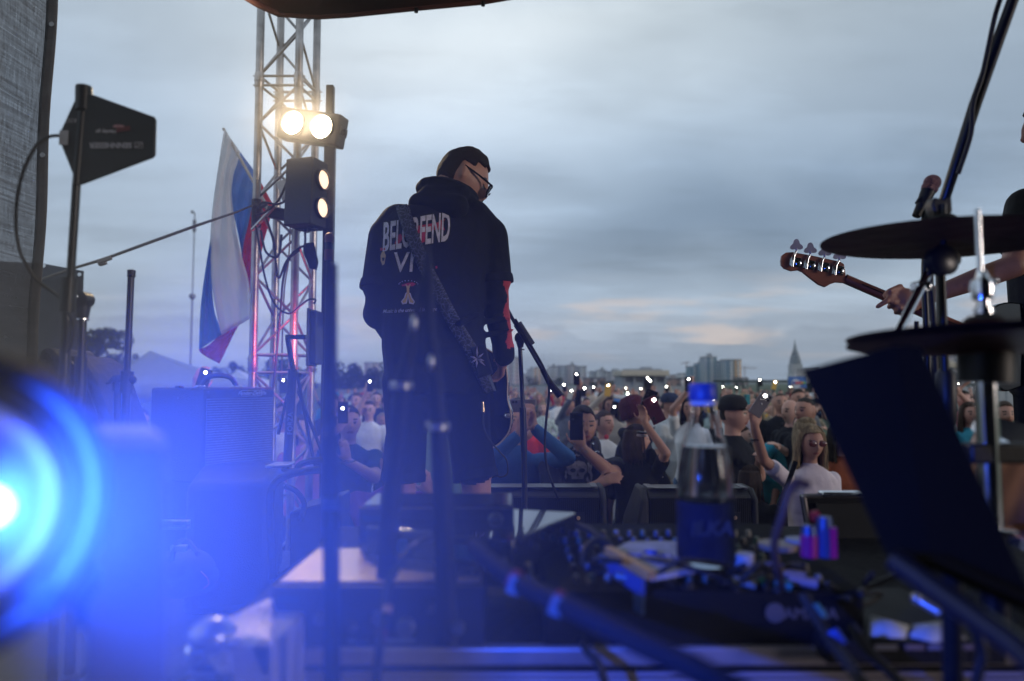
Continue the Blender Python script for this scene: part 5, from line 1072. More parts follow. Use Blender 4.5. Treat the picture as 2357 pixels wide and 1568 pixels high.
# ================================================================ CYMBALS AND HI-HAT
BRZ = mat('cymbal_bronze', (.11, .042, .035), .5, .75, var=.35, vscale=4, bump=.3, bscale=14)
def cymbal(label, c, r, tilt, cat='cymbal', name='cymbal', bell=.16, parent=None, flip=1):
    t = parent or thing(name, label, cat, c, None); ax = V(tilt).normalized(); pr = []
    for i in range(26):
        q = i/25; rr = r*(1-q) if q < 1 else .003; h = (r-rr)*.085*flip
        if rr < r*bell*1.25: h += flip*r*.075*math.sqrt(max(0, 1-(rr/(r*bell*1.25))**2))
        pr.append((rr, h))
    lo = [(a, b-.0016) for a, b in reversed(pr)]; m = MB(); m.lathe(c, ax, pr+lo, 64); return t, m, ax
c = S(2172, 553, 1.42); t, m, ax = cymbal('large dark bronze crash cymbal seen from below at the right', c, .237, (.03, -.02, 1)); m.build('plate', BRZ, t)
for q in range(0): pass
up_ = MB(); up_.lathe(c+V((0, 0, .018)), (0, 0, 1), [(.026, 0), (.030, .004), (.030, .026), (.020, .034)], 22).build('felt', mat('black_felt', (.02, .022, .03), .9), t)
MB().prism([S(2146, 470, 1.42), S(2152, 453, 1.42), S(2172, 458, 1.42), S(2192, 450, 1.42), S(2194, 486, 1.42), S(2188, 498, 1.42), S(2156, 498, 1.42)], (0, .03, 0)).build('wing_nut', BLACK, t, bevel=.004)
def stand(t, pts, r, m=BLACKMETAL, name='tube'): return MB().tube(pts, r, 14).build(name, m, t)
t = thing('cymbal_stand', 'black cymbal stand with round clamp below the crash cymbal', 'cymbal stand', (S(2175, 880, 1.5).x, 1.5, STAGE))
stand(t, [S(2172, 600, 1.42), S(2172, 470, 1.42)], .006); stand(t, [S(2166, 620, 1.45), S(2176, 860, 1.47)], .0085, name='upper_tube'); e = S(2177, 860, 1.48)
MB().tube([S(2176, 848, 1.475), S(2178, 862, 1.475), S(2180, 968, 1.48), S(2181, 985, 1.48)], [.012, .020, .020, .013], 16).build('sleeve', BLACK, t); stand(t, [S(2180, 960, 1.48), V((e.x+.01, 1.5, STAGE+.25))], .0145, name='lower_tube'); tripod(t, (e.x+.01, 1.5, STAGE), .33, .25, a0=.2)
MB().lathe(S(2150, 606, 1.40), (.2, -1, .1), [(.02, 0), (.03, .008), (.032, .03), (.02, .036)], 24).lathe(S(2180, 600, 1.41), (.2, -1, .1), [(.012, 0), (.016, .02), (.01, .026)], 18).build('tilter_clamp', BLACKMETAL, t)
MB().prism([S(2176, 615, 1.43), S(2188, 590, 1.43), S(2206, 598, 1.43), S(2192, 622, 1.43)], (0, .03, 0)).build('clamp_block', mat('rusty_red_metal', (.22, .05, .03), .5, .4), t)
MB().tube([S(2135, 632, 1.38), S(2068, 764, 1.30)], [.0085, .0085], 14).build('boom_tube', CHROME, t); MB().box(S(2120, 660, 1.37), (.03, .03, .02)).build('boom_collar', CHROME, t, bevel=.004)
# microphone on stand behind cymbal, boom running up to the right
t = thing('microphone_stand', 'microphone with pale mesh head in a clip above the crash cymbal', 'microphone stand', (S(2160, 880, 1.9).x, 1.9, STAGE), 'microphone stands')
microphone(t, S(2146, 421, 1.9), S(2116, 484, 1.9), .023, head=(.30, .25, .26)); MB().tube([S(2118, 470, 1.9), S(2128, 452, 1.9), S(2136, 462, 1.9)], .014, 12).build('clip', BLACK, t); MB().tube([S(2133, 470, 1.9), S(2131, 520, 1.9)], .012, 10).build('clip_joint', BLACK, t)
e = S(2143, 880, 1.9); stand(t, [S(2131, 510, 1.9), S(2128, 640, 1.9), S(2137, 860, 1.9)], .0085, name='upper_tube'); MB().tube([S(2136, 855, 1.9), S(2138, 870, 1.9), S(2141, 950, 1.9), S(2142, 960, 1.9)], [.011, .017, .017, .012], 12).build('sleeve', BLACK, t); stand(t, [S(2141, 950, 1.9), V((e.x, 1.9, STAGE+.2))], .0115, name='lower_tube'); tripod(t, (e.x, 1.9, STAGE), .3, a0=1.1)
MB().tube([S(2110, 740, 1.9), S(2108, 830, 1.9), S(2104, 870, 1.9)], [.006, .006, .016], 10).build('hanging_grip', RUBBER, t)
t = thing('overhead_boom', 'thick black boom arm with taped cable rising steeply to the top right corner', 'boom', S(2180, 480, 1.7))
MB().tube([S(2168, 478, 1.7), S(2200, 380, 1.66), S(2245, 240, 1.62), S(2335, -10, 1.55), S(2400, -180, 1.5)], [.012, .013, .014, .0125, .0125], 14).build('boom_tube', BLACKMETAL, t)
MB().tube(smooth_path([S(2206, 400, 1.62), S(2235, 310, 1.6), S(2240, 240, 1.58), S(2262, 170, 1.58), S(2290, 40, 1.55), S(2308, -20, 1.5), S(2350, -180, 1.45)]), .0055, 8).build('cable', RUBBER, t)
e = S(2160, 880, 1.72); MB().tube([S(2168, 478, 1.7), S(2163, 600, 1.7), V((e.x, 1.72, STAGE+.2))], .010, 10).build('stand_tube', BLACKMETAL, t); MB().tube([S(2140, 560, 1.68), S(2142, 650, 1.68), S(2150, 760, 1.68), S(2154, 900, 1.68), S(2165, 1080, 1.7)], .0075, 8).build('stand_cable', RUBBER, t); tripod(t, (e.x, 1.72, STAGE), .3, a0=2.1)
# hi-hat
d = 1.02; t = thing('hi_hat', 'pair of hi-hat cymbals with chrome clutch rod on a chrome stand at the right', 'hi-hat', (S(2270, 880, d).x, d, STAGE))
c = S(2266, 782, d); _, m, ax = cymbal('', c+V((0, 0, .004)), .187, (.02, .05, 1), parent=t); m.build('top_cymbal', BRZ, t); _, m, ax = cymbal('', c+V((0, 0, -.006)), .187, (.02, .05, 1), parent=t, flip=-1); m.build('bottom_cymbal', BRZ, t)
MB().tube([S(2250, 482, d), S(2262, 735, d)], .0042, 12).build('rod', CHROME, t)
cl_ = MB(); cl_.lathe(S(2264, 725, d), (0, 0, 1), [(.010, 0), (.013, .002), (.013, .010), (.009, .012), (.009, .022), (.014, .024), (.016, .04), (.014, .052), (.009, .055), (.006, .066)], 22); cl_.tube([S(2262, 652, d), S(2288, 648, d)], .0035, 8); cl_.ball(S(2289, 648, d), .006, 10); cl_.ball(S(2264, 640, d), .008, 12); cl_.build('clutch', CHROME, t)
MB().lathe(S(2266, 752, d), (0, 0, 1), [(.027, -.006), (.027, .010), (.020, .016)], 24).build('felt', MATS['black_felt'], t)
MB().tube([S(2270, 800, d), S(2270, 880, d)], .038, 18).build('seat_cup', BLACK, t); e = S(2287, 880, d)
MB().tube([S(2268, 870, d), S(2283, 1220, d)], .0155, 24).build('chrome_tube', CHROME, t); MB().lathe(S(2282, 1222, d), (0, 0, 1), [(.03, 0), (.034, .003), (.03, .006)], 24).build('collar', CHROME, t)
MB().box(S(2300, 1043, d), (.10, .03, .03)).build('clamp', BLACK, t, bevel=.004); lw = S(2283, 1215, d); MB().tube([lw, (lw.x+.0, d, STAGE+.03)], .019, 16).build('lower_tube', BLACKMETAL, t); tripod(t, (lw.x, d, STAGE), .26, .25)
t = thing('snare_drum', 'snare drum rim and dark shell at the right edge beside the hi-hat', 'drum', S(2480, 1040, 1.15))
c = S(2500, 1060, 1.2); MB().lathe(c, (.25, -.3, 1), [(.165, -.14), (.165, 0)], 48).build('shell', mat('drum_copper', (.32, .13, .06), .25, .9), t)
for z_ in (-.14, 0): MB().lathe(c+V((.25, -.3, 1)).normalized()*z_, (.25, -.3, 1), [(.166, -.008), (.174, -.008), (.174, .008), (.166, .008)], 48).build('hoop', CHROME, t)
ax3 = V((.25, -.3, 1)).normalized(); MB().tube([c-ax3*.13, V((c.x-.04, c.y, STAGE+.2))], .012, 10).build('stand_tube', CHROME, t)
# ================================================================ CROWD
def clothm(name, rgb, pat=0): return mat('cloth_'+name, rgb, .9, bump=1.3, bscale=6, var=.2 if not pat else .5, vscale=6 if not pat else 40, spec=.2)
TOPS = {'white': (.74, .74, .76), 'black': (.010, .012, .018), 'navy': (.015, .025, .06), 'teal': (.04, .28, .38), 'red': (.45, .035, .04), 'grey': (.16, .17, .19), 'pale grey': (.48, .51, .52), 'beige': (.50, .42, .34), 'denim blue': (.06, .13, .25), 'dark green': (.02, .09, .075), 'maroon': (.10, .015, .03), 'purple': (.19, .05, .22), 'mustard': (.42, .25, .05), 'pink': (.50, .16, .20), 'lilac': (.34, .28, .44), 'rust': (.22, .06, .03), 'khaki': (.26, .22, .16), 'pale green': (.42, .50, .45)}
HAIRS = {'dark': (.018, .012, .010), 'brown': (.065, .035, .022), 'blond': (.42, .30, .17), 'grey': (.20, .19, .19)}
HM = {k: mat('hair_'+k, v, .65, bump=.9, bscale=200, var=.45, vscale=25, stretch=(3, 3, .6)) for k, v in HAIRS.items()}
CM = {k: clothm(k.replace(' ', '_'), v) for k, v in TOPS.items()}
SKT = [mat('skin_tone_%d' % i, c, .55, var=.08) for i, c in enumerate(((.52, .29, .23), (.44, .23, .17), (.58, .35, .28)))]
SHO = mat('trainers', (.2, .2, .21), .7)
def person_mesh(h=1.0, armA=None, armB=None, fem=False, longs=False, shorts=False, skirt=False, lean=0., hyaw=0., hpitch=0., voxel=.014, finger=False, belly=0., hood=False, wide=1., eyes=True):
    # local frame: faces -Y, feet at z=0, 1.75 m tall; A = -X side, B = +X side. armX: hand target or None (hanging)
    B = Body(); ly = -lean
    def Z(z): return V((0, ly*max(0, z-.9)**1.2, z-abs(lean)*.25*max(0, z-.9)))
    sw = (.185 if not fem else .160)*wide
    for s_ in (-1, 1):
        hx = s_*.095; B.cap((hx, 0, .90), (hx*1.15, -.01, .50), .092 if not fem else .095, .062, 'bottom'); 
        lw = 'skin' if (shorts or skirt) else 'bottom'
        B.cap((hx*1.15, -.01, .50 if lw == 'bottom' else .46), (hx*1.25, .02, .10), .060 if lw == 'bottom' else .052, .042 if lw == 'bottom' else .034, lw)
        B.cap((hx*1.25, .03, .04), (hx*1.4, -.14, .035), .042, .034, 'shoe')
    if skirt: B.mb.lathe((0, 0, 1.0), (0, 0, -1), [(.12, 0), (.16, .1), (.19, .3), (.215, .47), (.2, .475)], 20); B.sh.append(('c', V((0, 0, 1.0)), V((0, 0, .55)), .16, .21, 'top'))
    tw = 1. if not fem else .9
    rings = [(Z(.84), .165, .12), (Z(.95), .172*tw**.3, .125+belly*.3), (Z(1.08), .155*tw*(1+belly), .118+belly*.6), (Z(1.20), .165*tw, .122+belly*.3), (Z(1.32), .185*tw*wide, .125 if not fem else .135), (Z(1.41), .175*tw*wide, .108), (Z(1.465), .12, .085), (Z(1.50), .065, .062)]
    B.loft([(c, a, b, V((1, 0, 0))) for c, a, b in rings], 'top')
    hc = Z(1.645)+V((0, -.015-lean*.05, 0)); yw, pt = R(hyaw), R(hpitch); face = V((math.sin(yw)*math.cos(pt), -math.cos(yw)*math.cos(pt), -math.sin(pt)))
    B.cap(Z(1.47), hc+V((0, .012, -.05)), .056 if not fem else .047, .052 if not fem else .044, 'skin'); Rm = B.head(hc, face, (0, 0, 1), 1.0 if not fem else .95, fem)
    if hood:
        for i in range(9): a, b = PI*(i/9-0)*1.0, PI*((i+1)/9); B.cap(Z(1.49)+V((math.cos(a)*.095, math.sin(a)*.085-.01, .02)), Z(1.49)+V((math.cos(b)*.095, math.sin(b)*.085-.01, .02)), .038, .038, 'top', 8)
    for s_, tg in ((-1, armA), (1, armB)):
        sh = Z(1.405)+V((s_*sw, 0, 0)); l1, l2 = .285, .255
        if tg is None: tg = (s_*(sw+.09), -.06, .88); hint = (s_*.5, .6, 0)
        else: hint = (s_*.9, .15, -.8)
        el, wr = ik(sh, tg, l1, l2, hint); r1 = .058 if not fem else .047
        B.cap(Z(1.38)+V((s_*sw*.6, 0, 0)), sh, .065, r1+.004, 'top')
        if longs: B.cap(sh, el, r1, r1*.78, 'top'); B.cap(el, el.lerp(wr, .9), r1*.78, .036, 'top'); B.cap(el.lerp(wr, .85), wr, .028, .026, 'skin')
        else:
            B.cap(sh, sh.lerp(el, .62), r1+.004, r1+.008, 'top'); B.cap(sh.lerp(el, .5), el, r1*.84, r1*.74, 'skin'); B.cap(el, wr, r1*.74, .027, 'skin'); 
        d = (wr-el).normalized()
        if finger: up = V((0, 0, 1)); B.hand(wr, (d*.35+V((0, 0, .9))) if wr.z > 1.38 else d, V((0, 1, 0)) if wr.z > 1.38 else V((-s_, 0, 0)), .55, .95, s_ if wr.z > 1.38 else 1)
        else: B.cap(wr, wr+d*.05, .034, .04, 'skin', 10); B.cap(wr+d*.05, wr+d*.12, .036, .018, 'skin', 10); B.cap(wr+d*.02, wr+d*.06+V((-s_*.035, -.01, 0)), .016, .013, 'skin', 8)
    mats = {'skin': SKT[0], 'top': CM['grey'], 'bottom': CM['navy'], 'shoe': SHO, 'eye': EYE, 'lip': LIP}
    me = B.mesh('person', mats, voxel, 3 if voxel > .01 else 4)
    return me, hc, Rm
CACHE = {}; HC = {}
def add_person(x, y, h, yaw, top, bottom, hair, style, label, spec, scale_w=1, group='spectators in the crowd', z0=0., skin=None, cap=None, topmat=None):
    key = repr(sorted(spec.items()))
    if key not in CACHE: CACHE[key] = person_mesh(**spec)
    me, hc, Rm = CACHE[key]; k = h/1.75
    o = mesh_obj('person', me, None, [skin or SKT[int(x*7+y*3) % 3], topmat or CM[top], CM[bottom]]); o.location = (x, y, z0); o.rotation_euler = (0, 0, yaw); o.scale = (k*scale_w, k, k); tag(o, label, 'person', group)
    if style != 'bald':
        kk = (key, style)
        if kk not in HC: HC[kk] = hair_mesh('hair', HM['dark'], hc, Rm, 1.0 if not spec.get('fem') else .95, style, len(HC), .013 if y > 7 else .009)
        mesh_obj('hair', HC[kk], o, [HM[hair]])
    if style in ('long', 'bob') and y < 8:
        hs_ = MB(); rs = random.Random(int(x*100)); kk_ = 1.0 if not spec.get('fem') else .95; ln2 = -.33 if style == 'long' else -.17
        for i in range(170):
            a = R(rs.uniform(-118, 118)); u = rs.uniform(.0, .03); sx_ = math.sin(a); cy2 = math.cos(a); w2 = 1+rs.uniform(-.03, .12)
            ptsh = [(sx_*.02, cy2*.03-.01, .132), (sx_*.070, cy2*.080, .085+u*.4), (sx_*.098*w2, cy2*.098+.004, -.02), (sx_*.104*w2, cy2*.10, -.12), (sx_*.104*w2+rs.uniform(-.02, .02), cy2*.10+rs.uniform(-.01, .01), ln2+rs.uniform(-.04, .05))]
            hs_.tube([hc+Rm @ (V(q)*kk_) for q in smooth_path(ptsh, 3)], [.0028]*8+[.0022]*3+[.0014, .0006], 4)
        so = hs_.build('hair_strands', HM[hair], None); so.parent = o
    if cap:
        m = MB(); pr = [(.098, -.01), (.102, .0), (.098, .04), (.08, .075), (.05, .092), (.002, .098)]; c = hc+Rm @ V((0, .008, .045)); m.lathe(c, Rm @ V((0, 0, 1)), pr, 22)
        m.prism([c+Rm @ V((math.sin(a)*.085, -.07-math.cos(a)*.10, .008)) for a in [R(q) for q in range(-85, 86, 17)]], Rm @ V((0, 0, -.008))); cm = m.build('cap', mat('cap_'+cap, {'black': (.008, .008, .012), 'maroon': (.07, .008, .025), 'navy': (.02, .03, .07)}[cap], .9), None); cm.parent = o
    return o, hc, k
def to_local(P, x, y, h, yaw, z0=0): return Matrix.Rotation(-yaw, 3, 'Z') @ (V(P)-V((x, y, z0)))*(1.75/h)
PHB = {'black': mat('phone_black', (.012, .012, .016), .25), 'grey': mat('phone_grey', (.20, .19, .20), .35), 'yellow': mat('phone_yellow', (.62, .38, .08), .4), 'teal': mat('phone_teal', (.04, .25, .30), .4), 'maroon': mat('phone_maroon', (.08, .012, .03), .4), 'white': mat('phone_white', (.55, .55, .52), .35), 'silver': mat('phone_silver', (.25, .23, .24), .3, .3)}
TORCH = mat('phone_torch', (1, 1, 1), .5, emit=(1, .97, .84), es=60); TORCH.cycles.emission_sampling = 'NONE'
def phone(c, up, label, colr='black', lit=True, land=False, w=.075, h=.155, face=(0, -1, 0), r=.0085, grp='phones held up by spectators', lit_at=(.0, .36), mark=False):
    face = V(face).normalized(); up = V(up); up = (up-face*up.dot(face)).normalized(); x = up.cross(-face).normalized()
    if land: x, up = up, x
    t = thing('phone', label, 'phone', c, grp); MB().box(c, (w, .009, h), x, face, up).build('case', PHB[colr], t, bevel=.003)
    if lit: MB().lathe(V(c)+face*.0052+x*w*lit_at[0]+up*h*lit_at[1], face, [(r, 0), (r, .002), (r*.5, .003)], 12).build('torch_light', TORCH, t)
    q = V(c)+face*.005+x*w*.28*(1 if lit_at[0] <= 0 else -1)+up*h*.38
    cm = MB(); [cm.lathe(q+up*k_, face, [(.008, 0), (.008, .002), (.005, .003)], 12) for k_ in (0, -.02)]; cm.build('camera_bump', BLACK, t)
    if mark: MB().ball(V(c)+face*.0048, (.007, .002, .008), 12).build('logo_mark', mat('logo_light', (.4, .4, .42), .3, .6), t)
    return t
def hero(px, ptop, d, yaw, top, bottom, hair, style, label, A=None, Bh=None, hgt=None, **k):
    """head top at (px, ptop) in the photo, standing at depth d; A/Bh are world points for the hands"""
    P = S(px, ptop, d); h = hgt or P.z*1.75/1.765; z0 = P.z-h*1.765/1.75 if hgt else 0
    sp = {q: k.pop(q) for q in list(k) if q in ('fem', 'longs', 'shorts', 'skirt', 'lean', 'hyaw', 'hpitch', 'voxel', 'finger', 'belly', 'hood', 'wide')}
    ya = R(yaw)
    for nm, T in (('armA', A), ('armB', Bh)):
        if T is not None: l = to_local(T, P.x, P.y, h, ya, z0); sp[nm] = tuple(round(v, 3) for v in l)
    sp.setdefault('voxel', .010 if d < 6.5 else .013)
    return add_person(P.x, P.y, h, ya, top, bottom, hair, style, label, sp, z0=z0, group=k.pop('group', None), **k)

# --- the people one can tell apart
hero(803, 936, 5.2, 20, 'navy', 'navy', 'dark', 'short', 'man in dark blue t-shirt right of the tall post filming with a raised phone', A=S(782, 985, 4.95), Bh=S(800, 1062, 4.8), finger=True, topmat=clothm('petrol', (.02, .06, .11)))
phone(S(789, 950, 4.9), (0, 0, 1), 'lit phone held before the face of the man in dark blue', lit_at=(0, .2)); phone(S(795, 1064, 4.72), (.3, 1, .2), 'dark phone held low by the man in dark blue', lit=False, face=(0, 0, 1))
o, hc_, k_ = hero(850, 924, 9.2, 0, 'white', 'navy', 'brown', 'short', 'man with glasses in white t-shirt raising a lit phone left of the guitarist', A=S(846, 898, 9.0), finger=True)
gm = MB(); [gm.tube([hc_+V((s_*.034+.024*math.cos(a), -.108, .012+.018*math.sin(a))) for a in [2*PI*i/12 for i in range(13)]], .003, 5) for s_ in (-1, 1)]; gg = gm.build('glasses', MATS['glasses_frame']); gg.parent = o
phone(S(851, 888, 8.95), (0, 0, 1), 'lit phone raised highest left of the guitarist')
hero(762, 905, 8.5, -25, 'black', 'navy', 'dark', 'short', 'man in black t-shirt half hidden behind the tall post')
hero(822, 905, 11, -15, 'black', 'navy', 'brown', 'short', 'fair man in black t-shirt with folded arms beside the boundary wall', A=S(815, 945, 10.8)); 
hero(866, 903, 12.5, 10, 'navy', 'navy', 'dark', 'short', 'dark haired man close to the guitarist left elbow', longs=True)
hero(905, 990, 4.35, 12, 'purple', 'navy', 'brown', 'short', 'person in purple t-shirt leaning on the stage behind the guitarist legs', A=S(930, 1150, 3.95), Bh=S(988, 1140, 3.9), lean=.35, hpitch=25, belly=.25, wide=1.15, finger=True)
hero(1175, 925, 4.6, -10, 'denim blue', 'navy', 'dark', 'short', 'person in denim blue shirt holding a sideways phone behind the microphone stand', A=S(1196, 1000, 4.25), Bh=S(1228, 985, 4.3), longs=True, finger=True, topmat=clothm('bright_denim', (.04, .12, .32)))
phone(S(1204, 934, 4.35), (0, 0, 1), 'beige phone held sideways on a gimbal behind the microphone stand', 'silver', lit=False, land=True, w=.082, h=.165, face=(0, -1, 0)); 
hero(1192, 918, 6.4, 0, 'red', 'navy', 'dark', 'short', 'person in bright red shirt between guitar and microphone stand', A=S(1205, 1010, 6.1), topmat=clothm('scarlet', (.65, .04, .02)))
hero(1250, 926, 12.4, -8, 'pale green', 'beige', 'blond', 'long', 'woman with long blonde hair in pale green dress standing on the grass', A=S(1244, 1001, 12.2), Bh=S(1262, 1003, 12.2), fem=True, skirt=True, longs=True, topmat=clothm('green_print', (.50, .58, .54), 1))
hero(1240, 904, 15, 0, 'dark green', 'navy', 'blond', 'bob', 'woman in dark green jacket behind the blonde in the pale dress', fem=True, longs=True)
hero(1285, 905, 13.5, 15, 'white', 'lilac', 'brown', 'short', 'person in white top with lilac jacket tied round the waist', fem=True, longs=False)
hero(1312, 915, 10.5, -30, 'grey', 'navy', 'dark', 'short', 'man in grey sweater holding a lit white phone left of the black t-shirt man', A=S(1318, 912, 10.2), longs=True)
phone(S(1313, 908, 10.1), (.3, 0, 1), 'lit white phone tilted left of the man filming in black', 'white')
f = hero(1340, 936, 4.5, 8, 'black', 'navy', 'dark', 'short', 'man in black skull t-shirt covering his face with a phone while filming', A=S(1372, 1117, 4.12), Bh=S(1340, 1032, 4.12), finger=True, voxel=.0085, wide=1.12, topmat=clothm('washed_black', (.018, .018, .024)))[0]
phone(S(1327, 982, 4.02), (0, 0, 1), 'dark phone held upright before the face of the man in the skull t-shirt', lit=False, w=.078, h=.16)
bpy.context.view_layer.update(); me = f.data; fb = BVHTree.FromPolygons([f.matrix_world @ v.co for v in me.vertices], [tuple(p.vertices) for p in me.polygons]); TP2 = mat('print_washed', (.36, .33, .35), .8, var=.5, vscale=45)
def fdec(name, pts, m, off=.004):
    o = poly_decal(name, pts, m, off, fb, f)
    if o: o.matrix_parent_inverse = f.matrix_world.inverted(); o.data.transform(Matrix.Translation(world_loc(f)))
def ell(cx_, cy_, a, b, n=12, ph=0): return [(cx_+a*math.cos(2*PI*i/n+ph), cy_+b*math.sin(2*PI*i/n+ph)) for i in range(n)]
fdec('skull_print', [(1306, 1082), (1308, 1070), (1318, 1063), (1332, 1061), (1345, 1064), (1352, 1074), (1351, 1088), (1344, 1094), (1343, 1103), (1316, 1103), (1315, 1094), (1308, 1092)], TP2)
for ex in (1319, 1340): fdec('eye_socket', ell(ex, 1083, 7, 5), mat('print_dark', (.02, .02, .02), .8), .007)
fdec('nose_socket', [(1330, 1088), (1334, 1096), (1326, 1096)], MATS['print_dark'], .007)
rg = random.Random(8)
for i in range(34):
    x = rg.uniform(1302, 1354); y = rg.uniform(1018, 1060); a = rg.uniform(0, PI); l = rg.uniform(4, 10); fdec('spiky_letter', [(x-l*math.cos(a)*.6, y-l*math.sin(a)), (x+1.7, y), (x+l*math.cos(a)*.6, y+l*math.sin(a)), (x-1.7, y)], TP2)
for i in range(16):
    x = rg.choice((rg.uniform(1298, 1308), rg.uniform(1352, 1362))); y = rg.uniform(1062, 1112); fdec('flame_print', [(x-3, y), (x, y-8), (x+3, y), (x, y+8)], TP2)
t = thing('backpack', 'dark backpack straps with round buckles on the man in the skull t-shirt', 'backpack', S(1340, 1040, 4.7))
MB().ball(S(1345, 1090, 4.78), (.16, .07, .22), 16).build('pack', FAB_BLACK, t)
for xx in (1298, 1375):
    MB().tube(smooth_path([S(xx+(5 if xx < 1340 else -5), 1012, 4.55), S(xx, 1022, 4.36), S(xx-(2 if xx < 1340 else -2), 1055, 4.30)]), .022, 8).build('shoulder_strap', mat('pack_strap', (.04, .04, .045), .8), t)
    MB().tube([S(xx, 1046, 4.27)+V((.016*math.cos(a), 0, .018*math.sin(a))) for a in [2*PI*i/14 for i in range(15)]], .003, 6).build('buckle_ring', CHROME, t)
hero(1388, 944, 6.2, 30, 'white', 'navy', 'brown', 'tied', 'laughing woman in white t-shirt with a red heart badge', fem=True, hyaw=10); p = S(1396, 1006, 6.02); tag(MB().ball(p, (.022, .006, .022), 12).build('badge', RED), 'round red badge on the white t-shirt of the laughing woman', 'badge')
hero(1406, 912, 8.6, -5, 'beige', 'navy', 'brown', 'long', 'woman with long brown hair in beige blouse raising her arm', A=S(1397, 905, 8.4), fem=True, longs=True)
phone(S(1399, 898, 8.3), (.1, 0, 1), 'lit yellow white phone over the woman in the beige blouse', 'yellow')
def flaglet(px, py, d, label, s_=1.):
    t = thing('small_flag', label, 'flag', S(px, py, d)); c = S(px, py, d); w, h = .22*s_, .15*s_
    for i, m in enumerate((FW, FB, FR)):
        v = MB(); A_ = [c+V((-w/2+w*q/6, .01*math.sin(q*1.3), h/2-h*i/3-.02*math.sin(q*.5)*s_)) for q in range(7)]; v.ribbon(A_, [p-V((0, 0, h/3)) for p in A_], 1); v.build('stripe', m, t, solid=.002)
    MB().tube([c+V((-w/2, 0, h/2)), c+V((-w/2, 0, -h*1.4))], .004, 6).build('stick', mat('stick', (.4, .35, .3), .6), t)
flaglet(1433, 921, 8.2, 'small tricolour flag waving right of the woman in the beige blouse'); flaglet(1297, 1002, 11.5, 'small tricolour flag beside the blonde woman in the pale green dress', .9); flaglet(817, 1140, 5.6, 'small tricolour flag hanging low left of the guitarist', 1.3)
hero(1388, 903, 9.6, 0, 'black', 'navy', 'dark', 'short', 'man in glasses and black sweater with his arm stretched high', A=S(1333, 893, 9.3), longs=True)
phone(S(1327, 872, 9.2), (0, 0, 1), 'highest raised lit phone, held in a black sleeve', w=.085, h=.17)
hero(1415, 897, 11.5, 0, 'grey', 'navy', 'brown', 'buzz', 'red faced man behind the flag holder'); phone(S(1414, 940, 7.6), (.2, 0, 1), 'lit phone before the chest of the woman in beige', lit_at=(0, .1))
o, hc_, k_ = hero(1459, 910, 5.3, 62, 'black', 'navy', 'dark', 'buzz', 'person in black hoodie and maroon beanie shown in right profile', hood=True, longs=True, cap=None, Bh=S(1440, 1090, 5.0), hpitch=8)
bm_ = MB(); bm_.lathe(hc_+V((0, .012, .0)), (0, .35, 1), [(.093, -.03), (.099, -.02), (.099, .01), (.095, .03), (.097, .055), (.085, .09), (.06, .115), (.002, .128)], 24); be = bm_.build('beanie', mat('beanie_maroon', (.075, .010, .028), .95, bump=.6, bscale=60)); be.parent = o
hero(1463, 978, 4.35, 150, 'black', 'navy', 'brown', 'bob', 'child with brown bob hair in black hoodie lifting a phone, seen from behind', A=S(1485, 975, 4.15), longs=False, finger=True, hyaw=-55, fem=True, hgt=1.45)
phone(S(1506, 944, 4.15), (.42, 0, -.9), 'dark red phone with bright torch held by the child in black', 'maroon', w=.085, h=.165, lit_at=(.28, -.34), r=.010); phone(S(1492, 925, 4.22), (.4, .1, 1), 'black phone glimpsed behind the dark red one', lit=False)
t = thing('wristband', 'grey and white wristbands on the raised arm of the child in black', 'wristband', S(1482, 995, 4.2)); 
t2 = thing('shoulder_bag', 'black bag with white scribbled lettering behind the wedge monitor', 'bag', S(1510, 1090, 4.3)); MB().prism(SP([(1490, 1040), (1505, 1030), (1545, 1110), (1552, 1135), (1480, 1135)], 4.3), (0, .1, 0)).build('sack', FAB_BLACK, t2, bevel=.02); lettering('scrawl', 'XA', S(1512, 1094, 4.29), (1, 0, .1), (0, 0, 1), .055, mat('scrawl_white', (.5, .5, .52), .7), t2, bold=.003, shear=.3)
for z_, c_ in ((996, BLACK), (1003, mat('band_white', (.4, .35, .38), .5))): MB().lathe(S(1478, z_, 4.2), (.1, 0, 1), [(.030, -.006), (.033, -.005), (.033, .005), (.030, .006)], 18).build('band', c_, t)
t.location = S(1482, 995, 4.2)
hero(1540, 908, 8.2, 50, 'pale grey', 'khaki', 'brown', 'buzz', 'bearded man in cap, pale grey t-shirt and khaki shorts', A=None, Bh=S(1560, 1010, 7.9), shorts=True, belly=.25, wide=1.1, cap='navy')
hero(1520, 935, 9.4, 30, 'black', 'navy', 'dark', 'short', 'man in black shirt stretching an arm towards the khaki shorts man', Bh=S(1545, 1008, 8.8))
phone(S(1492, 889, 9.5), (.1, 0, 1), 'black phone with two bright torches raised near the pavilion', w=.085, h=.17, lit_at=(-.3, .45)); phone(S(1497, 885, 9.9), (0, 0, 1), 'second lit phone touching the black one near the pavilion', lit_at=(.2, .4)); phone(S(1488, 882, 9.7), (0, 0, 1), 'third lit phone in the cluster near the pavilion', lit_at=(-.2, .45))
hero(1500, 912, 9.8, -5, 'white', 'navy', 'brown', 'tied', 'woman in white lifting both phones before the pavilion', A=S(1488, 905, 9.6), fem=True)
hero(1590, 915, 7.6, -20, 'white', 'denim blue', 'dark', 'bob', 'person in white t-shirt with green emblem raising an arm left of the bottle cap', A=S(1585, 898, 7.4), fem=True, finger=True); phone(S(1585, 885, 7.3), (0, 0, 1), 'lit phone just left of the blue bottle cap', lit_at=(0, .35))
hero(1684, 915, 5.3, 55, 'black', 'navy', 'dark', 'buzz', 'man in black cap and black t-shirt right of the bottle, in profile', Bh=S(1748, 1060, 5.0), cap='black', wide=1.1, finger=True)
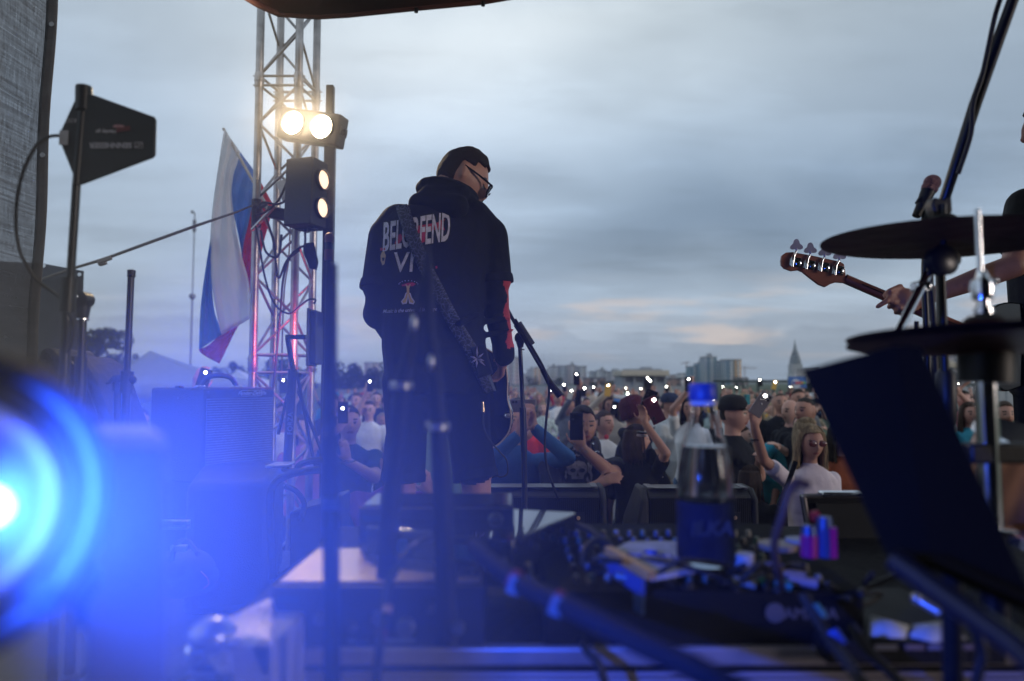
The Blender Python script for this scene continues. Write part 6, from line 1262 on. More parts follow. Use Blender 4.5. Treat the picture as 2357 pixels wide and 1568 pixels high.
hero(1712, 905, 9.0, -10, 'white', 'pink', 'blond', 'bob', 'blonde woman in white floral top filming with a teal phone', A=S(1718, 935, 8.7), fem=True, topmat=clothm('floral', (.62, .54, .62), 1)); phone(S(1720, 922, 8.6), (0, 0, 1), 'teal phone of the blonde woman in floral top', 'teal', lit=False)
hero(1708, 982, 6.6, 60, 'navy', 'navy', 'brown', 'short', 'small boy with short hair and white shirt collar', hgt=1.32, longs=True)
hero(1775, 918, 6.8, 20, 'teal', 'navy', 'brown', 'buzz', 'man in teal t-shirt bending forward behind the raised phone', A=S(1745, 1075, 6.2), Bh=S(1795, 1030, 6.3), lean=.5, wide=1.15, hpitch=30, finger=True, belly=.3, topmat=clothm('bright_teal', (.03, .27, .36)))
hero(1796, 904, 8.6, -12, 'black', 'navy', 'brown', 'buzz', 'bearded man in black t-shirt with white and maroon chest band', wide=1.1)
hero(1822, 920, 7.2, -65, 'black', 'navy', 'grey', 'bald', 'bald man in black jacket in left profile', longs=True, hood=True)
hero(1856, 914, 6.3, -60, 'black', 'navy', 'dark', 'buzz', 'man with cropped dark hair in black t-shirt reaching his arm to the right', Bh=S(1915, 1045, 6.0), wide=1.1, finger=True); hero(1836, 896, 9.4, 0, 'grey', 'navy', 'dark', 'short', 'tall dark haired man behind the bald man')
hero(1852, 962, 5.5, 60, 'grey', 'navy', 'blond', 'bob', 'woman with tousled blonde hair in grey denim jacket behind the sunglasses woman', fem=True, longs=True, hyaw=25)
w_ = hero(1862, 978, 4.65, 14, 'white', 'navy', 'blond', 'long', 'blonde woman in sunglasses and thin white top raising her phone', A=S(1738, 985, 4.35), Bh=S(1905, 1290, 4.3), fem=True, finger=True, voxel=.0085, wide=1.08, hyaw=-12, hpitch=8, topmat=clothm('thin_white', (.66, .58, .63)))
o, hc_, k_ = w_; Rm = Matrix.Rotation(R(-12), 3, 'Z'); sg = MB()
for s_ in (-1, 1): sg.ball(hc_+Rm @ V((s_*.033, -.098, .004)), (.026, .005, .020), 14, Rm)
sgo = sg.build('sunglasses', mat('sunglass_rose', (.12, .03, .04), .15, spec=1.), None); sgo.parent = o
phone(S(1752, 930, 4.3), (.62, 0, .9), 'grey phone with bright torch held aloft by the woman in sunglasses', 'silver', w=.082, h=.165, lit_at=(.1, .34), r=.0095, mark=True)
t = thing('handbag', 'black shoulder bag hanging across the woman in the white top', 'bag', S(1790, 1200, 4.4)); MB().tube(smooth_path(SP([(1832, 1062), (1815, 1110), (1795, 1160), (1785, 1190)], 4.42)), .016, 8).build('strap', FAB_BLACK, t); MB().prism(SP([(1775, 1180), (1800, 1170), (1790, 1230), (1770, 1260), (1755, 1230)], 4.42), (0, .1, 0)).build('pouch', FAB_BLACK, t, bevel=.02)
t = thing('bracelet', 'thin black bracelet on the raised forearm of the woman in sunglasses', 'bracelet', S(1737, 1008, 4.37)); MB().lathe(S(1739, 1012, 4.39), (0, 0, 1), [(.031, -.004), (.034, 0), (.031, .004)], 20).build('cord', BLACK, t)
hero(1728, 1074, 4.25, 150, 'black', 'navy', 'brown', 'bob', 'brown haired child seen from behind at the stage edge right of the bottle', hgt=1.28, hyaw=-40)
hero(1932, 972, 5.3, 20, 'rust', 'navy', 'dark', 'long', 'person in rust orange coat mostly hidden by the music stand', fem=True, longs=True)
hero(2146, 962, 6.2, 5, 'grey', 'navy', 'brown', 'long', 'young woman with centre parted hair between the cymbal stand tubes', fem=True); hero(2230, 926, 7.3, -8, 'teal', 'navy', 'brown', 'long', 'woman with long brown hair in teal jacket left of the chrome tube', fem=True, longs=True, Bh=S(2240, 1050, 6.9), finger=True)
hero(2148, 908, 9, 0, 'pale grey', 'navy', 'brown', 'short', 'man holding a lit phone at his face behind the cymbal stand', A=S(2150, 930, 8.7)); phone(S(2148, 919, 8.6), (.2, 0, 1), 'lit phone behind the cymbal stand sleeve', lit_at=(0, 0)); 
hero(2215, 900, 9.6, 0, 'pink', 'navy', 'dark', 'short', 'person in pale pink shirt stretching an arm up at the right', A=S(2218, 885, 9.4), Bh=S(2200, 895, 9.4)); phone(S(2222, 873, 9.3), (1, 0, .5), 'lit phone tilted under the domed towers', 'grey', lit_at=(0, .4)); phone(S(2203, 884, 9.3), (1, 0, .3), 'second phone below the domed towers with small glint', 'grey', lit_at=(0, .1), r=.005)
hero(2265, 905, 8.8, 0, 'maroon', 'navy', 'dark', 'short', 'person in maroon shirt behind the chrome hi-hat tube'); hero(2310, 925, 6.9, -15, 'red', 'navy', 'brown', 'short', 'person in crimson top right of the chrome tube'); hero(2185, 900, 12, 0, 'navy', 'navy', 'dark', 'short', 'man in navy shirt far behind the cymbal stand', longs=True)
hero(655, 925, 6.4, 20, 'white', 'navy', 'dark', 'short', 'person in white seen through the lower truss'); hero(700, 955, 6.0, 10, 'pink', 'navy', 'brown', 'bob', 'woman seen behind the right truss chords', fem=True); hero(325, 940, 7.4, 0, 'pale grey', 'navy', 'dark', 'short', 'person in light shirt standing under the tent left of the amplifier'); hero(303, 948, 8.8, 0, 'black', 'navy', 'brown', 'short', 'dark clothed person under the tent beside the folded boom')
phone(S(467, 878, 4.1), (.3, 0, 1), 'lit phone raised right above the guitar amplifier'); hero(452, 897, 4.5, 0, 'navy', 'navy', 'dark', 'short', 'spectator hidden behind the guitar amplifier with a raised hand', A=S(461, 890, 4.15), finger=True); phone(S(652, 888, 7), (0, 0, 1), 'lit phone seen through the truss')

# --- filler crowd: individuals standing further back, each with its own clothes
rg = random.Random(21)
lits = [(1299, 892, 12.5), (1344, 901, 10.5), (1366, 896, 16), (1440, 897, 22), (1446, 912, 12), (1535, 895, 15), (1642, 930, 7.8), (1695, 895, 22), (1750, 880, 13), (1783, 886, 11), (2084, 880, 16), (1602, 897, 30), (1268, 901, 26), (1664, 893, 28), (1475, 898, 26), (1820, 893, 30)]
zones = [(700, 'left of the tall post'), (880, 'between post and guitarist'), (1140, 'behind the guitarist'), (1215, 'near the microphone stand'), (1290, 'behind the hanging cable'), (1360, 'behind skull shirt man'), (1430, 'left of the pavilion'), (1500, 'under the pavilion centre'), (1560, 'under pavilion right end'), (1690, 'behind the bottle'), (1760, 'under the orange lit tower'), (1850, 'near the blue billboard'), (2060, 'behind the music stand'), (2160, 'behind cymbal stand'), (9999, 'near the right edge')]
def zone(px): return next(z for x, z in zones if px < x)
placed = []; used = set(); variants = [dict(voxel=.018), dict(voxel=.018, longs=True), dict(voxel=.018, armA=(-.10, -.30, 1.22), armB=(.10, -.30, 1.22)), dict(voxel=.018, armA=(-.20, -.25, 1.92)), dict(voxel=.018, armB=(.20, -.25, 1.92), longs=True), dict(voxel=.018, shorts=True), dict(voxel=.018, armA=(-.06, -.32, 1.5), armB=(.08, -.32, 1.48))]
vf = [dict(v, fem=True) for v in variants]; POSE = ['standing', 'long sleeved', 'clapping', 'one arm up', 'one sleeve up', 'in shorts', 'filming']
hc_keys = list(HAIRS)
def filler(px, d, vi=None, hand=None):
    global used
    fem = rg.random() < .45; i = vi if vi is not None else rg.choices(range(7), [6, 4, 3, 1.2, 1.2, 2, 3])[0]
    h = rg.uniform(1.55, 1.68) if fem else rg.uniform(1.66, 1.86)
    if hand: h = rg.uniform(1.62, 1.78)
    for tr_ in range(60):
        top = rg.choice(list(TOPS)) if rg.random() < .7 else rg.choice(['black', 'navy', 'white', 'grey']); hr = rg.choices(hc_keys, [5, 5, 3 if fem else 1, 1])[0]; st_ = rg.choice(['long', 'bob', 'tied']) if fem else rg.choice(['short', 'short', 'buzz', 'bald'])
        hn = 'bald' if st_ == 'bald' else {'long': 'long ', 'bob': 'bobbed ', 'tied': 'tied ', 'short': 'short ', 'buzz': 'cropped '}[st_]+hr+' hair'
        row = 'near' if d < 10.5 else 'midway' if d < 17 else 'far back' if d < 27 else 'rearmost'
        lb = '%s %s, %s top, %s, %s, %s' % ('woman' if fem else 'man', POSE[i], top.replace(' ', '-'), hn.replace(' hair', '-haired').replace('long ', 'long ').replace('bald-haired', 'bald'), zone(px), row)
        if lb not in used: used.add(lb); break
    x = S(px, 880, d).x
    if any((x-a)**2+(d-b)**2 < .36 for a, b in placed): return
    placed.append((x, d)); sp = (vf if fem else variants)[i]
    add_person(x, d, h, R(rg.uniform(-35, 35)), top, rg.choice(['navy', 'black', 'grey', 'denim blue', 'khaki']), hr, st_, lb, sp)
for n_, (px, py, d) in enumerate(lits):
    L_ = S(px, py, d); up = .25*1.0; phone(L_, (rg.uniform(-.3, .3), 0, 1), 'lit phone held up %s, %s' % (zone(px), ('in an orange case' if n_ == 6 else ['low in the crowd', 'above the heads', 'far off', 'beside a shoulder', 'over a bare arm', 'as a small spark', 'in a high hand', 'tilted slightly'][n_ % 8])), 'yellow' if n_ in (6, 9) else 'black', lit_at=(0, .3), r=.011)
    filler(px+.2*FPX/d, d+.25, 3, L_)
for d in (9.5, 11, 12.5, 14, 16, 18, 20, 22.5, 25, 28, 31, 35, 40, 46):
    px = 640+rg.uniform(0, 60); stepm = .95 if d < 13 else .78
    while px < 2380:
        px += stepm*FPX/d*rg.uniform(.7, 1.6)*(1.5 if d < 12.6 else 1.)*(1.0 if d < 20 else 1.25)
        if 895 < px < 1120 or (1880 < px < 2050) or (1560 < px < 1660 and d < 14) or (690 < px < 745 and d > 12): continue
        if px > 2265 and d > 10: continue
        if d < 13 and (1215 < px < 1320 or 1480 < px < 1560): continue
        filler(px, d+rg.uniform(-.4, .4))
print('people', len(placed))
# ================================================================ FOREGROUND: FLIGHT CASE, RACKS, MIXER
CT = 1.72
CASE = mat('case_laminate', (.30, .27, .32), .6, bump=.3, bscale=3, var=.15, stretch=(1, 1, 60)); CEDGE = mat('case_edge_aluminium', (.42, .38, .42), .45, .6, var=.3)
t = thing('flight_case', 'long ribbed flight case with metal edge carrying the racks and the mixer', 'flight case', (.5, 1.4, STAGE))
x0, x1 = -.46, 1.5
MB().box(((x0+x1)/2, 1.42, (CT+STAGE+.06)/2), (x1-x0, .84, CT-STAGE-.06)).build('body', mat('case_lid_black', (.012, .013, .018), .8, bump=.3, bscale=60, spec=.2), t, bevel=.01); MB().box(((x0+x1)/2, .998, CT-.25), (x1-x0, .006, .42)).build('front_board', CASE, t)
rb = MB()
for i in range(7): z = CT-.035-.012*i*1.6; rb.tube([(x0, .999, z), (x1, .999, z)], .0035, 6)
rb.build('ribbed_strip', CASE, t)
MB().box(((x0+x1)/2, 1.0, CT-.008), (x1-x0+.01, .02, .026)).build('front_edge', CEDGE, t, bevel=.004)
MB().ball((x0+.01, 1.0, CT-.005), .019, 14).build('ball_corner', CHROME, t); MB().box((.28, .994, CT-.07), (.012, .012, .10)).build('seam', BLACK, t)
for cx_ in (-.3, 1.3):
    for y_ in (1.1, 1.75): MB().lathe((cx_-.015, y_, STAGE+.032), (1, 0, 0), [(.028, 0), (.032, .004), (.032, .026), (.028, .03)], 18).build('caster', RUBBER, t)
t = thing('silver_case', 'dented silver case with crinkled lit top at the left end of the flight case', 'case', S(540, 1450, .95))
MB().prism([S(500, 1462, .86), S(634, 1475, .86), S(634, 1375, 1.02), S(618, 1372, 1.03), S(480, 1440, .93)], (0, 0, -.05)).build('body', mat('crinkled_foil', (.55, .47, .42), .35, .75, bump=1., bscale=38, var=.4), t, bevel=.008)
MB().ball(S(488, 1462, .88), (.03, .03, .022), 14).build('rounded_corner', mat('crinkled_foil_corner', (.38, .38, .42), .3, .8), t); MB().prism([S(520, 1480, .86), S(634, 1482, .86), S(634, 1700, .86), S(540, 1700, .86)], (0, .12, 0)).build('front_panel', CASE, t, bevel=.005)
RK = mat('rack_metal', (.009, .010, .015), .6, .1, var=.2, spec=.25); RT2 = mat('rack_top_gloss', (.05, .045, .045), .13, .85, var=.1)
def rack(name, label, xl, xr, yt, yf, z0, z1, dep, seed, logo=None, nk=5):
    a, b = S(xl, yt, yf), S(xr, yt, yf); xa, xb = a.x, b.x; t = thing(name, label, 'rack unit', ((xa+xb)/2, yf, z0)); rg = random.Random(seed)
    MB().box(((xa+xb)/2, yf+dep/2, (z0+z1)/2), (xb-xa, dep, z1-z0-.003)).build('chassis', RK, t, bevel=.003); MB().box(((xa+xb)/2, yf+dep/2+.004, z1-.0005), (xb-xa-.006, dep-.004, .003)).build('top_plate', RT2 if seed != 1 else mat('rack_top_warm_reflection', (.36, .28, .21), .30, .9, var=.15), t)  # lower unit's top: warm lamp reflection put into the plate colour
    MB().box(((xa+xb)/2, yf-.003, (z0+z1)/2), (xb-xa+.004, .006, z1-z0-.006)).build('front_panel', mat('rack_front', (.012, .014, .022), .45), t)
    kmat = mat('knob_grey', (.10, .11, .14), .35, .3); 
    for i in range(nk):
        x = xa+(xb-xa)*(.12+.76*(i+rg.uniform(-.2, .2))/max(1, nk-1)); z = z0+(z1-z0)*rg.choice((.35, .5, .65)); r = rg.choice((.006, .009, .014)); MB().lathe((x, yf-.006, z), (0, -1, 0), [(r, 0), (r, .010), (r*.8, .013)], 18).build('knob', kmat, t)
    for i in range(4):
        x = xa+(xb-xa)*rg.uniform(.05, .85); w = rg.uniform(.02, .06); MB().box((x+w/2, yf-.007, z0+.012), (w, .002, .005)).build('printed_scale', mat('rack_print', (.16, .20, .30), .6), t)
    if logo: lettering('lettering', logo, ((xa+xb)/2-.06, yf-.008, z1-.018), (1, 0, 0), (0, 0, 1), .014, MATS['rack_print'], t, bold=.0003)
    MB().box((xa+.02, yf-.008, z1-.02), (.03, .002, .01)).build('display', mat('dim_display', (.02, .06, .10), .2), t); return t
rack('wireless_receiver', 'lower black rack unit with knobs and glossy top left of the mixer', 636, 1112, 1330, 1.0, CT+.002, 1.812, .20, 1, nk=7)
rack('effects_rack', 'black rack unit with dials stacked behind the lower one', 830, 1180, 1245, 1.22, 1.815, 1.882, .13, 2, nk=6)
t = thing('black_box', 'flat black box with shiny top catching sky light in the centre', 'box', S(1100, 1200, 1.2))
q = [S(842, 1215, 1.16), S(1180, 1242, 1.06), S(1326, 1178, 1.28), S(1000, 1160, 1.36)]; zt_ = sum(p.z for p in q)/4
MB().prism([V((p.x, p.y, zt_)) for p in q], (0, 0, -.075)).build('body', mat('gloss_black', (.012, .013, .018), .08, coat=.8, var=0), t, bevel=.003)
f0, f1 = V((q[0].x, q[0].y, zt_)), V((q[1].x, q[1].y, zt_)); fx_ = (f1-f0).normalized(); fn_ = V((fx_.y, -fx_.x, 0))
for u, w in ((.72, .10), (.25, .06)): MB().box(f0.lerp(f1, u)+fn_*.003+V((0, 0, -.026)), (w*.5, .002, .02), fx_, fn_).build('sticker', mat('blue_label', (.06, .14, .32), .5), t)
for (x, y, w, c_) in ((852, 1181, .03, (.55, .45, .42)), (920, 1187, .035, (.6, .38, .3))): tt = thing('connector', 'pale metal connector lying on the black box, %s' % ('left one' if x < 900 else 'right one'), 'connector', S(x, y, 1.25)); p = V((S(x, y, 1.25).x, 1.27, zt_+.008)); MB().tube([p-V((w/2, 0, 0)), p+V((w/2, .01, 0))], .006, 10).build('shell', mat('connector_%d' % x, c_, .3, .8), tt); MB().tube([p+V((w/2, .01, 0)), p+V((w/2+.02, .03, 0))], .004, 8).build('boot', RUBBER, tt)
tt = thing('red_marker_light', 'small glowing red light beside the left connector on the black box', 'light', S(980, 1153, 1.4)); MB().box(S(983, 1154, 1.4), (.045, .02, .006)).build('lens', mat('red_glow', (.8, .1, .05), .4, emit=(1, .13, .08), es=1.0), tt); MB().box(S(983, 1162, 1.4), (.05, .025, .012)).build('housing', BLACK, tt)
# mixer
mz = 1.80; t = thing('mixing_desk', 'black mixing desk with sloping face covered by knobs and cables', 'mixer', (.42, 1.1, CT))
mx0, mx1 = S(1250, 1351, 1.0).x, S(1990, 1351, 1.0).x
def sl(x, v, o=0): y = 1.0+v*.36; return V((x, y, mz+.012*v*2+o))
MB().prism([V((mx0, 1.0, CT+.002)), V((mx0, 1.0, mz)), V((mx0, 1.36, mz+.024)), V((mx0, 1.36, CT+.002))], (mx1-mx0, 0, 0)).build('body', mat('mixer_paint', (.006, .007, .010), .85, bump=.1, bscale=200, spec=.15), t, bevel=.005)
rg = random.Random(4); kc = [(.05, .05, .06), (.015, .06, .055), (.02, .03, .07), (.06, .045, .04), (.012, .012, .015), (.16, .16, .17)]
KMs = [mat('mixer_knob_%d' % i, c, .45) for i, c in enumerate(kc)]
n_ = 0
for i in range(16):
    for j in range(6):
        x = mx0+.05+(mx1-mx0-.1)*i/15; v = .10+.13*j+rg.uniform(-.01, .01)
        if n_ >= 92: break
        n_ += 1; MB().lathe(sl(x, v), (0, 0, 1), [(.0055, 0), (.0055, .008), (.004, .012)], 8).build('knob', rg.choice(KMs), t)
lettering('brand_lettering', 'YAMAHA', (S(1855, 1420, 1.0).x, .9985, S(1855, 1413, 1.0).z), (1, 0, 0), (0, 0, 1), .022, mat('desk_print', (.10, .09, .10), .6), t, bold=.0006); MB().lathe((S(1783, 1410, 1).x, .998, S(1783, 1410, 1.0).z), (0, -1, 0), [(.014, 0), (.014, .001)], 18).build('round_logo', MATS['desk_print'], t)
# things lying on the desk
def item(name, label, cat, c): return thing(name, label, cat, c)
t = item('sheet_pad', 'white booklet with blue pattern and orange wooden edge left of the bottle', 'booklet', S(1480, 1310, 1.1))
pz = mz+.03; A_ = [S(1400, 1278, 1.1), S(1500, 1358, .98), S(1600, 1345, 1.02), S(1560, 1262, 1.2), S(1450, 1258, 1.2)]; A_ = [V((p.x, p.y, max(p.z, mz+.02))) for p in A_]
MB().prism(A_, (0, 0, .006)).build('page', mat('booklet_page', (.30, .31, .40), .6, var=.5, vscale=22), t); a, b = A_[0]+V((0, 0, .008)), A_[1]+V((0, 0, .008)); MB().box((a+b)/2, ((b-a).length, .013, .012), (b-a), V((0, 0, 1)).cross(b-a)).build('wooden_edge', mat('orange_wood', (.52, .26, .08), .5), t)
MB().box((a+b)/2+V((-.012, 0, -.03)), ((b-a).length, .006, .05), (b-a), V((0, 0, 1)).cross(b-a)).build('blue_side', mat('blue_board', (.03, .07, .25), .5), t)
t = item('white_tray', 'pale oval tray behind the booklet left of the bottle', 'tray', S(1490, 1262, 1.3)); c = S(1490, 1262, 1.3); MB().lathe((c.x, c.y, c.z-.006), (0, 0, 1), [(.06, 0), (.085, .008), (.082, .010), (.05, .003)], 30).build('dish', mat('tray_white', (.42, .42, .45), .4), t)
for k_, (x, y, d_) in enumerate(((1462, 1300, 1.08), (1505, 1290, 1.1), (1540, 1300, 1.08))):
    t = item('crumpled_wrapper', '%s crumpled blue and white wrapper on the booklet' % ('left', 'middle', 'right')[k_], 'wrapper', S(x, y, d_)); m = MB(); c = S(x, y, d_); rg2 = random.Random(k_)
    m.ball(c, (.022, .018, .013), 10); m.v = [v+V((rg2.uniform(-1, 1), rg2.uniform(-1, 1), rg2.uniform(-1, 1)))*.006 for v in m.v]; m.build('foil', mat('wrapper_blue', (.16, .17, .40), .4, .3, var=.7, vscale=60), t, smooth=False)
lt = [('pink lighter', 'pink cigarette lighter standing upright right of the bottle', (.34, .012, .16), 1862, 1245), ('lighter', 'blue and pink bottle shaped lighter standing beside the pink lighter', (.035, .06, .20), 1898, 1225)]
for i, (nm, lb, c_, x, y) in enumerate(lt):
    t = item('lighter', lb, 'lighter', S(x, 1275, 1.04)); b_ = S(x, 1283, 1.04); tp_ = S(x, y-35, 1.04); MB().tube([b_, b_.lerp(tp_, .72)], .0125, 16).build('tank', mat('lighter_%d' % i, c_, .3, coat=.5), t, bevel=.002); MB().tube([b_.lerp(tp_, .72), tp_], [.012, .010], 14).build('cap', mat('lighter_cap', (.04, .07, .16), .4, .4), t)
    if i: MB().box(b_.lerp(tp_, .4)+V((.008, -.010, 0)), (.010, .006, .045)).build('side_stripe', mat('lighter_0', (.55, .02, .30), .3), t)
MB().tube([S(1868, 1190, 1.06), S(1884, 1186, 1.06)], .008, 10).build('knob', mat('red_knob', (.4, .03, .03), .4), item('stopper', 'small red stopper behind the lighters', 'stopper', S(1875, 1188, 1.06)))
rg = random.Random(12)
for k_, (x, y, c_, sz, nm, lb) in enumerate(((1440, 1325, (.12, .16, .20), .03, 'adapter', 'dull grey adapter left of the booklet edge'), (1712, 1305, (.42, .40, .40), .026, 'tape_roll', 'white roll of tape right of the bottle'), (1710, 1335, (.30, .33, .34), .03, 'plug', 'pale plug in front of the tape roll'), (1745, 1330, (.03, .22, .18), .02, 'green_clip', 'green clip right of the pale plug'), (1775, 1300, (.24, .20, .28), .03, 'connector', 'lilac grey connector on the mixer centre'), (1820, 1318, (.34, .26, .24), .034, 'connector', 'beige connector on the mixer right of centre'), (1845, 1335, (.36, .30, .38), .036, 'connector', 'mauve connector lowest in the diagonal row'), (1800, 1345, (.03, .2, .17), .02, 'green_clip', 'green clip in front of the connectors'), (1790, 1262, (.30, .22, .16), .05, 'coaster', 'tan round coaster behind the connectors'), (1840, 1252, (.30, .33, .35), .035, 'saucer', 'small pale saucer right of the coaster'))):
    t = item(nm, lb, nm.replace('_', ' '), S(x, y, 1.06)); c = S(x, y, 1.06+(1300-y)*.0012); c.z = max(c.z, mz+.012)
    if nm in ('coaster', 'saucer', 'tape_roll'): MB().lathe(c, (0, 0, 1), [(sz*.3, 0), (sz*.6, 0), (sz*.6, .008 if nm != 'tape_roll' else .02), (sz*.3, .008 if nm != 'tape_roll' else .02)], 20).build('disc', mat('item_%d' % k_, c_, .45), t)
    else: MB().tube([c-V((sz/2, 0, 0)), c+V((sz/2, -.01, -.004))], [.006, .0075], 10).build('shell', mat('item_%d' % k_, c_, .4, .3), t); MB().tube([c+V((sz/2, -.01, -.004)), c+V((sz, .01, -.006))], [.004, .003], 8).build('tail', RUBBER, t)
# papers on the right
t = item('folded_paper', 'crumpled white sheets lit blue and warm under the mixer at the right', 'paper', S(2080, 1440, .97))
P1 = [S(2005, 1418, 1.02), S(2060, 1432, .99), S(2092, 1442, .97), S(2085, 1470, .95), S(2000, 1466, .95)]; P2 = [S(2100, 1440, 1.0), S(2180, 1428, 1.05), S(2225, 1470, .95), S(2150, 1480, .95), S(2095, 1466, .95)]
for pp_ in (P1, P2):
    m = MB(); c = sum(pp_, V())/5; m.add([c+V((0, 0, .008))]+pp_, [(0, 1+i, 1+(i+1) % 5) for i in range(5)]); m.build('sheet', mat('paper', (.50, .50, .56), .6, bump=.4, bscale=20), t, solid=.002)
t = item('keyboard_edge', 'dark box with faint printed strip under the papers at the right', 'box', S(2150, 1500, .95)); a, b = S(1900, 1474, .96), S(2310, 1474, .96); MB().box(((a.x+b.x)/2, 1.08, a.z-.016), (b.x-a.x, .25, .03)).build('body', RK, t, bevel=.003)
for i, (x, w) in enumerate(((2040, .03), (2110, .03), (2170, .05), (2215, .03))): MB().box(S(x, 1490, .953), (w, .002, .007)).build('printed_strip', mat('strip_print_%d' % (i % 2), ((.18, .18, .28), (.20, .14, .14))[i % 2], .6), t)
t = item('metal_lever', 'brushed metal lever catching warm light in front of the music stand', 'lever', S(2130, 1398, .95)); MB().tube([S(2112, 1380, .95), S(2165, 1412, .93)], [.007, .006], 12).build('arm', ALU, t); MB().ball(S(2110, 1379, .95), .008, 10).build('tip', ALU, t)

# loose cables over the desk and the case
def cable(label, pts, r=.005, m=RUBBER, sleeves=()):
    t = thing('cable', label, 'cable', S(*pts[0]), None); MB().tube(smooth_path(SP(pts)), r, 8).build('jacket', m, t)
    for p, q, mm in sleeves: MB().tube([S(*p), S(*q)], r*1.12, 10).build('plug', mm, t)
    return t
BLU = mat('blue_sleeve', (.02, .07, .35), .4); RDS = mat('red_ring', (.16, .012, .03), .6); TEAL = mat('teal_sleeve', (.03, .16, .22), .4)
cable('thick cable with red and white wraps running down from the rack to the lower right', [(1090, 1260, .95), (1190, 1340, .80), (1300, 1395, .72), (1450, 1470, .64), (1600, 1540, .58), (1750, 1620, .55)], .0112, mat('thick_black_jacket', (.006, .008, .016), .8, spec=.15), [((1180, 1333, .80), (1192, 1341, .795), RDS), ((1275, 1381, .73), (1290, 1390, .727), RDS)])
for k_, (x, y, d_) in enumerate(((1184, 1348, .785), (1282, 1396, .715))): tt = thing('cable_tag', 'white paper tag on the thick cable, %s one' % ('upper', 'lower')[k_], 'tag', S(x, y, d_)); MB().box(S(x, y, d_), (.014, .0015, .02), (1, 0, -.4)).build('paper', mat('tag_white', (.13, .13, .15), .7), tt)
cable('cable looping down over the case front at centre right', [(1340, 1478, .96), (1352, 1500, .93), (1378, 1530, .92), (1400, 1600, .92)], .006)
cable('cable with blue plug dropping over the case at the right', [(1850, 1370, .93), (1890, 1440, .90), (1925, 1490, .86), (1975, 1560, .8), (2010, 1620, .78)], .0075, RUBBER, [((1872, 1395, .92), (1893, 1425, .91), TEAL), ((1915, 1452, .88), (1938, 1486, .87), BLU)])
cable('second dark cable dropping beside the blue plug', [(1960, 1440, .95), (2000, 1500, .92), (2060, 1560, .9), (2100, 1620, .88)], .007); cable('dark cable at the right bottom corner', [(2240, 1440, .8), (2262, 1500, .8), (2250, 1560, .8), (2240, 1620, .8)], .006)
cable('cable with copper ring and red band hanging left over the case', [(1000, 1232, 1.1), (950, 1262, 1.05), (900, 1330, .95), (885, 1420, .90), (872, 1500, .88), (862, 1600, .88)], .006, RUBBER, [((893, 1395, .905), (890, 1412, .90), mat('copper_ring', (.5, .3, .2), .3, .8)), ((880, 1450, .89), (876, 1480, .885), RDS)])
cable('thin grey connector lead on the rack pointing up right', [(940, 1262, 1.04), (975, 1246, 1.08), (1000, 1236, 1.1)], .005, mat('lead_grey', (.30, .24, .24), .5)); cable('dark cable down the left side of the case', [(640, 1440, .97), (628, 1480, .94), (640, 1520, .94), (655, 1600, .94)], .004)
cable('looped black cables piled left of the booklet', [(1330, 1210, 1.25), (1365, 1225, 1.2), (1390, 1260, 1.15), (1380, 1300, 1.1), (1350, 1310, 1.1), (1345, 1270, 1.12), (1375, 1245, 1.15), (1410, 1262, 1.15)], .006); cable('black cable loop on the floor between the monitors', [(1405, 1232, 2.2), (1440, 1238, 2.2), (1470, 1240, 2.2), (1490, 1252, 2.2), (1440, 1258, 2.2)], .006)
cable('brown cable hanging in front of the bottle right side', [(1862, 1118, .86), (1835, 1112, .86), (1815, 1135, .86), (1800, 1190, .86), (1783, 1250, .87), (1790, 1310, .88), (1800, 1350, .9)], .0055, mat('brown_jacket', (.05, .025, .022), .5))
rgc = random.Random(31)
for k_ in range(11):
    xa = 1180+k_*82+rgc.uniform(-20, 20); ya = 1300+rgc.uniform(-25, 60); pts = [(xa, ya, 1.0)]
    for q in range(4): pts.append((pts[-1][0]+rgc.uniform(-70, 130), min(1440, max(1255, pts[-1][1]+rgc.uniform(-40, 55))), .97+rgc.uniform(0, .12)))
    tt = thing('cable', 'one of the tangled dark cables lying over the mixing desk', 'cable', S(*pts[0]), 'tangled cables over the mixing desk'); MB().tube(smooth_path(SP(pts)), .0042, 6).build('jacket', RUBBER, tt)
# power strip and laptop case behind
t = thing('power_strip', 'black power strip with red switch on the stage right of the bottle', 'power strip', S(1730, 1245, 2.4)); MB().box(S(1735, 1250, 2.3), (.26, .05, .03)).build('body', BLACK, t, bevel=.005); MB().box(S(1768, 1241, 2.28), (.022, .02, .012)).build('switch', mat('switch_red', (.7, .03, .05), .4), t)
for i in range(3): MB().lathe(S(1700+i*20, 1243, 2.285), (0, 0, 1), [(.014, 0), (.016, .004), (.010, .004)], 14).build('socket', RUBBER, t)
t = thing('laptop_case', 'open black case lid with aluminium rim standing behind the lighters', 'case', S(1930, 1200, 1.7)); q = [S(1850, 1142, 1.7), S(2150, 1138, 1.7), S(2150, 1275, 1.72), S(1872, 1275, 1.72)]; MB().prism(q, (0, .03, 0)).build('lid', BLACK, t, bevel=.004)
for a, b in ((q[0], q[1]), (q[0], q[3])): MB().tube([a, b], .006, 8).build('rim', CEDGE, t)
MB().box(S(1935, 1137, 1.69), (.10, .03, .012)).build('latch', CHROME, t, bevel=.003); MB().prism([S(1880, 1160, 1.69), S(2120, 1156, 1.69), S(2120, 1255, 1.69), S(1890, 1255, 1.69)], (0, .004, 0)).build('inner_panel', mat('lid_foam', (.012, .014, .02), .8), t)
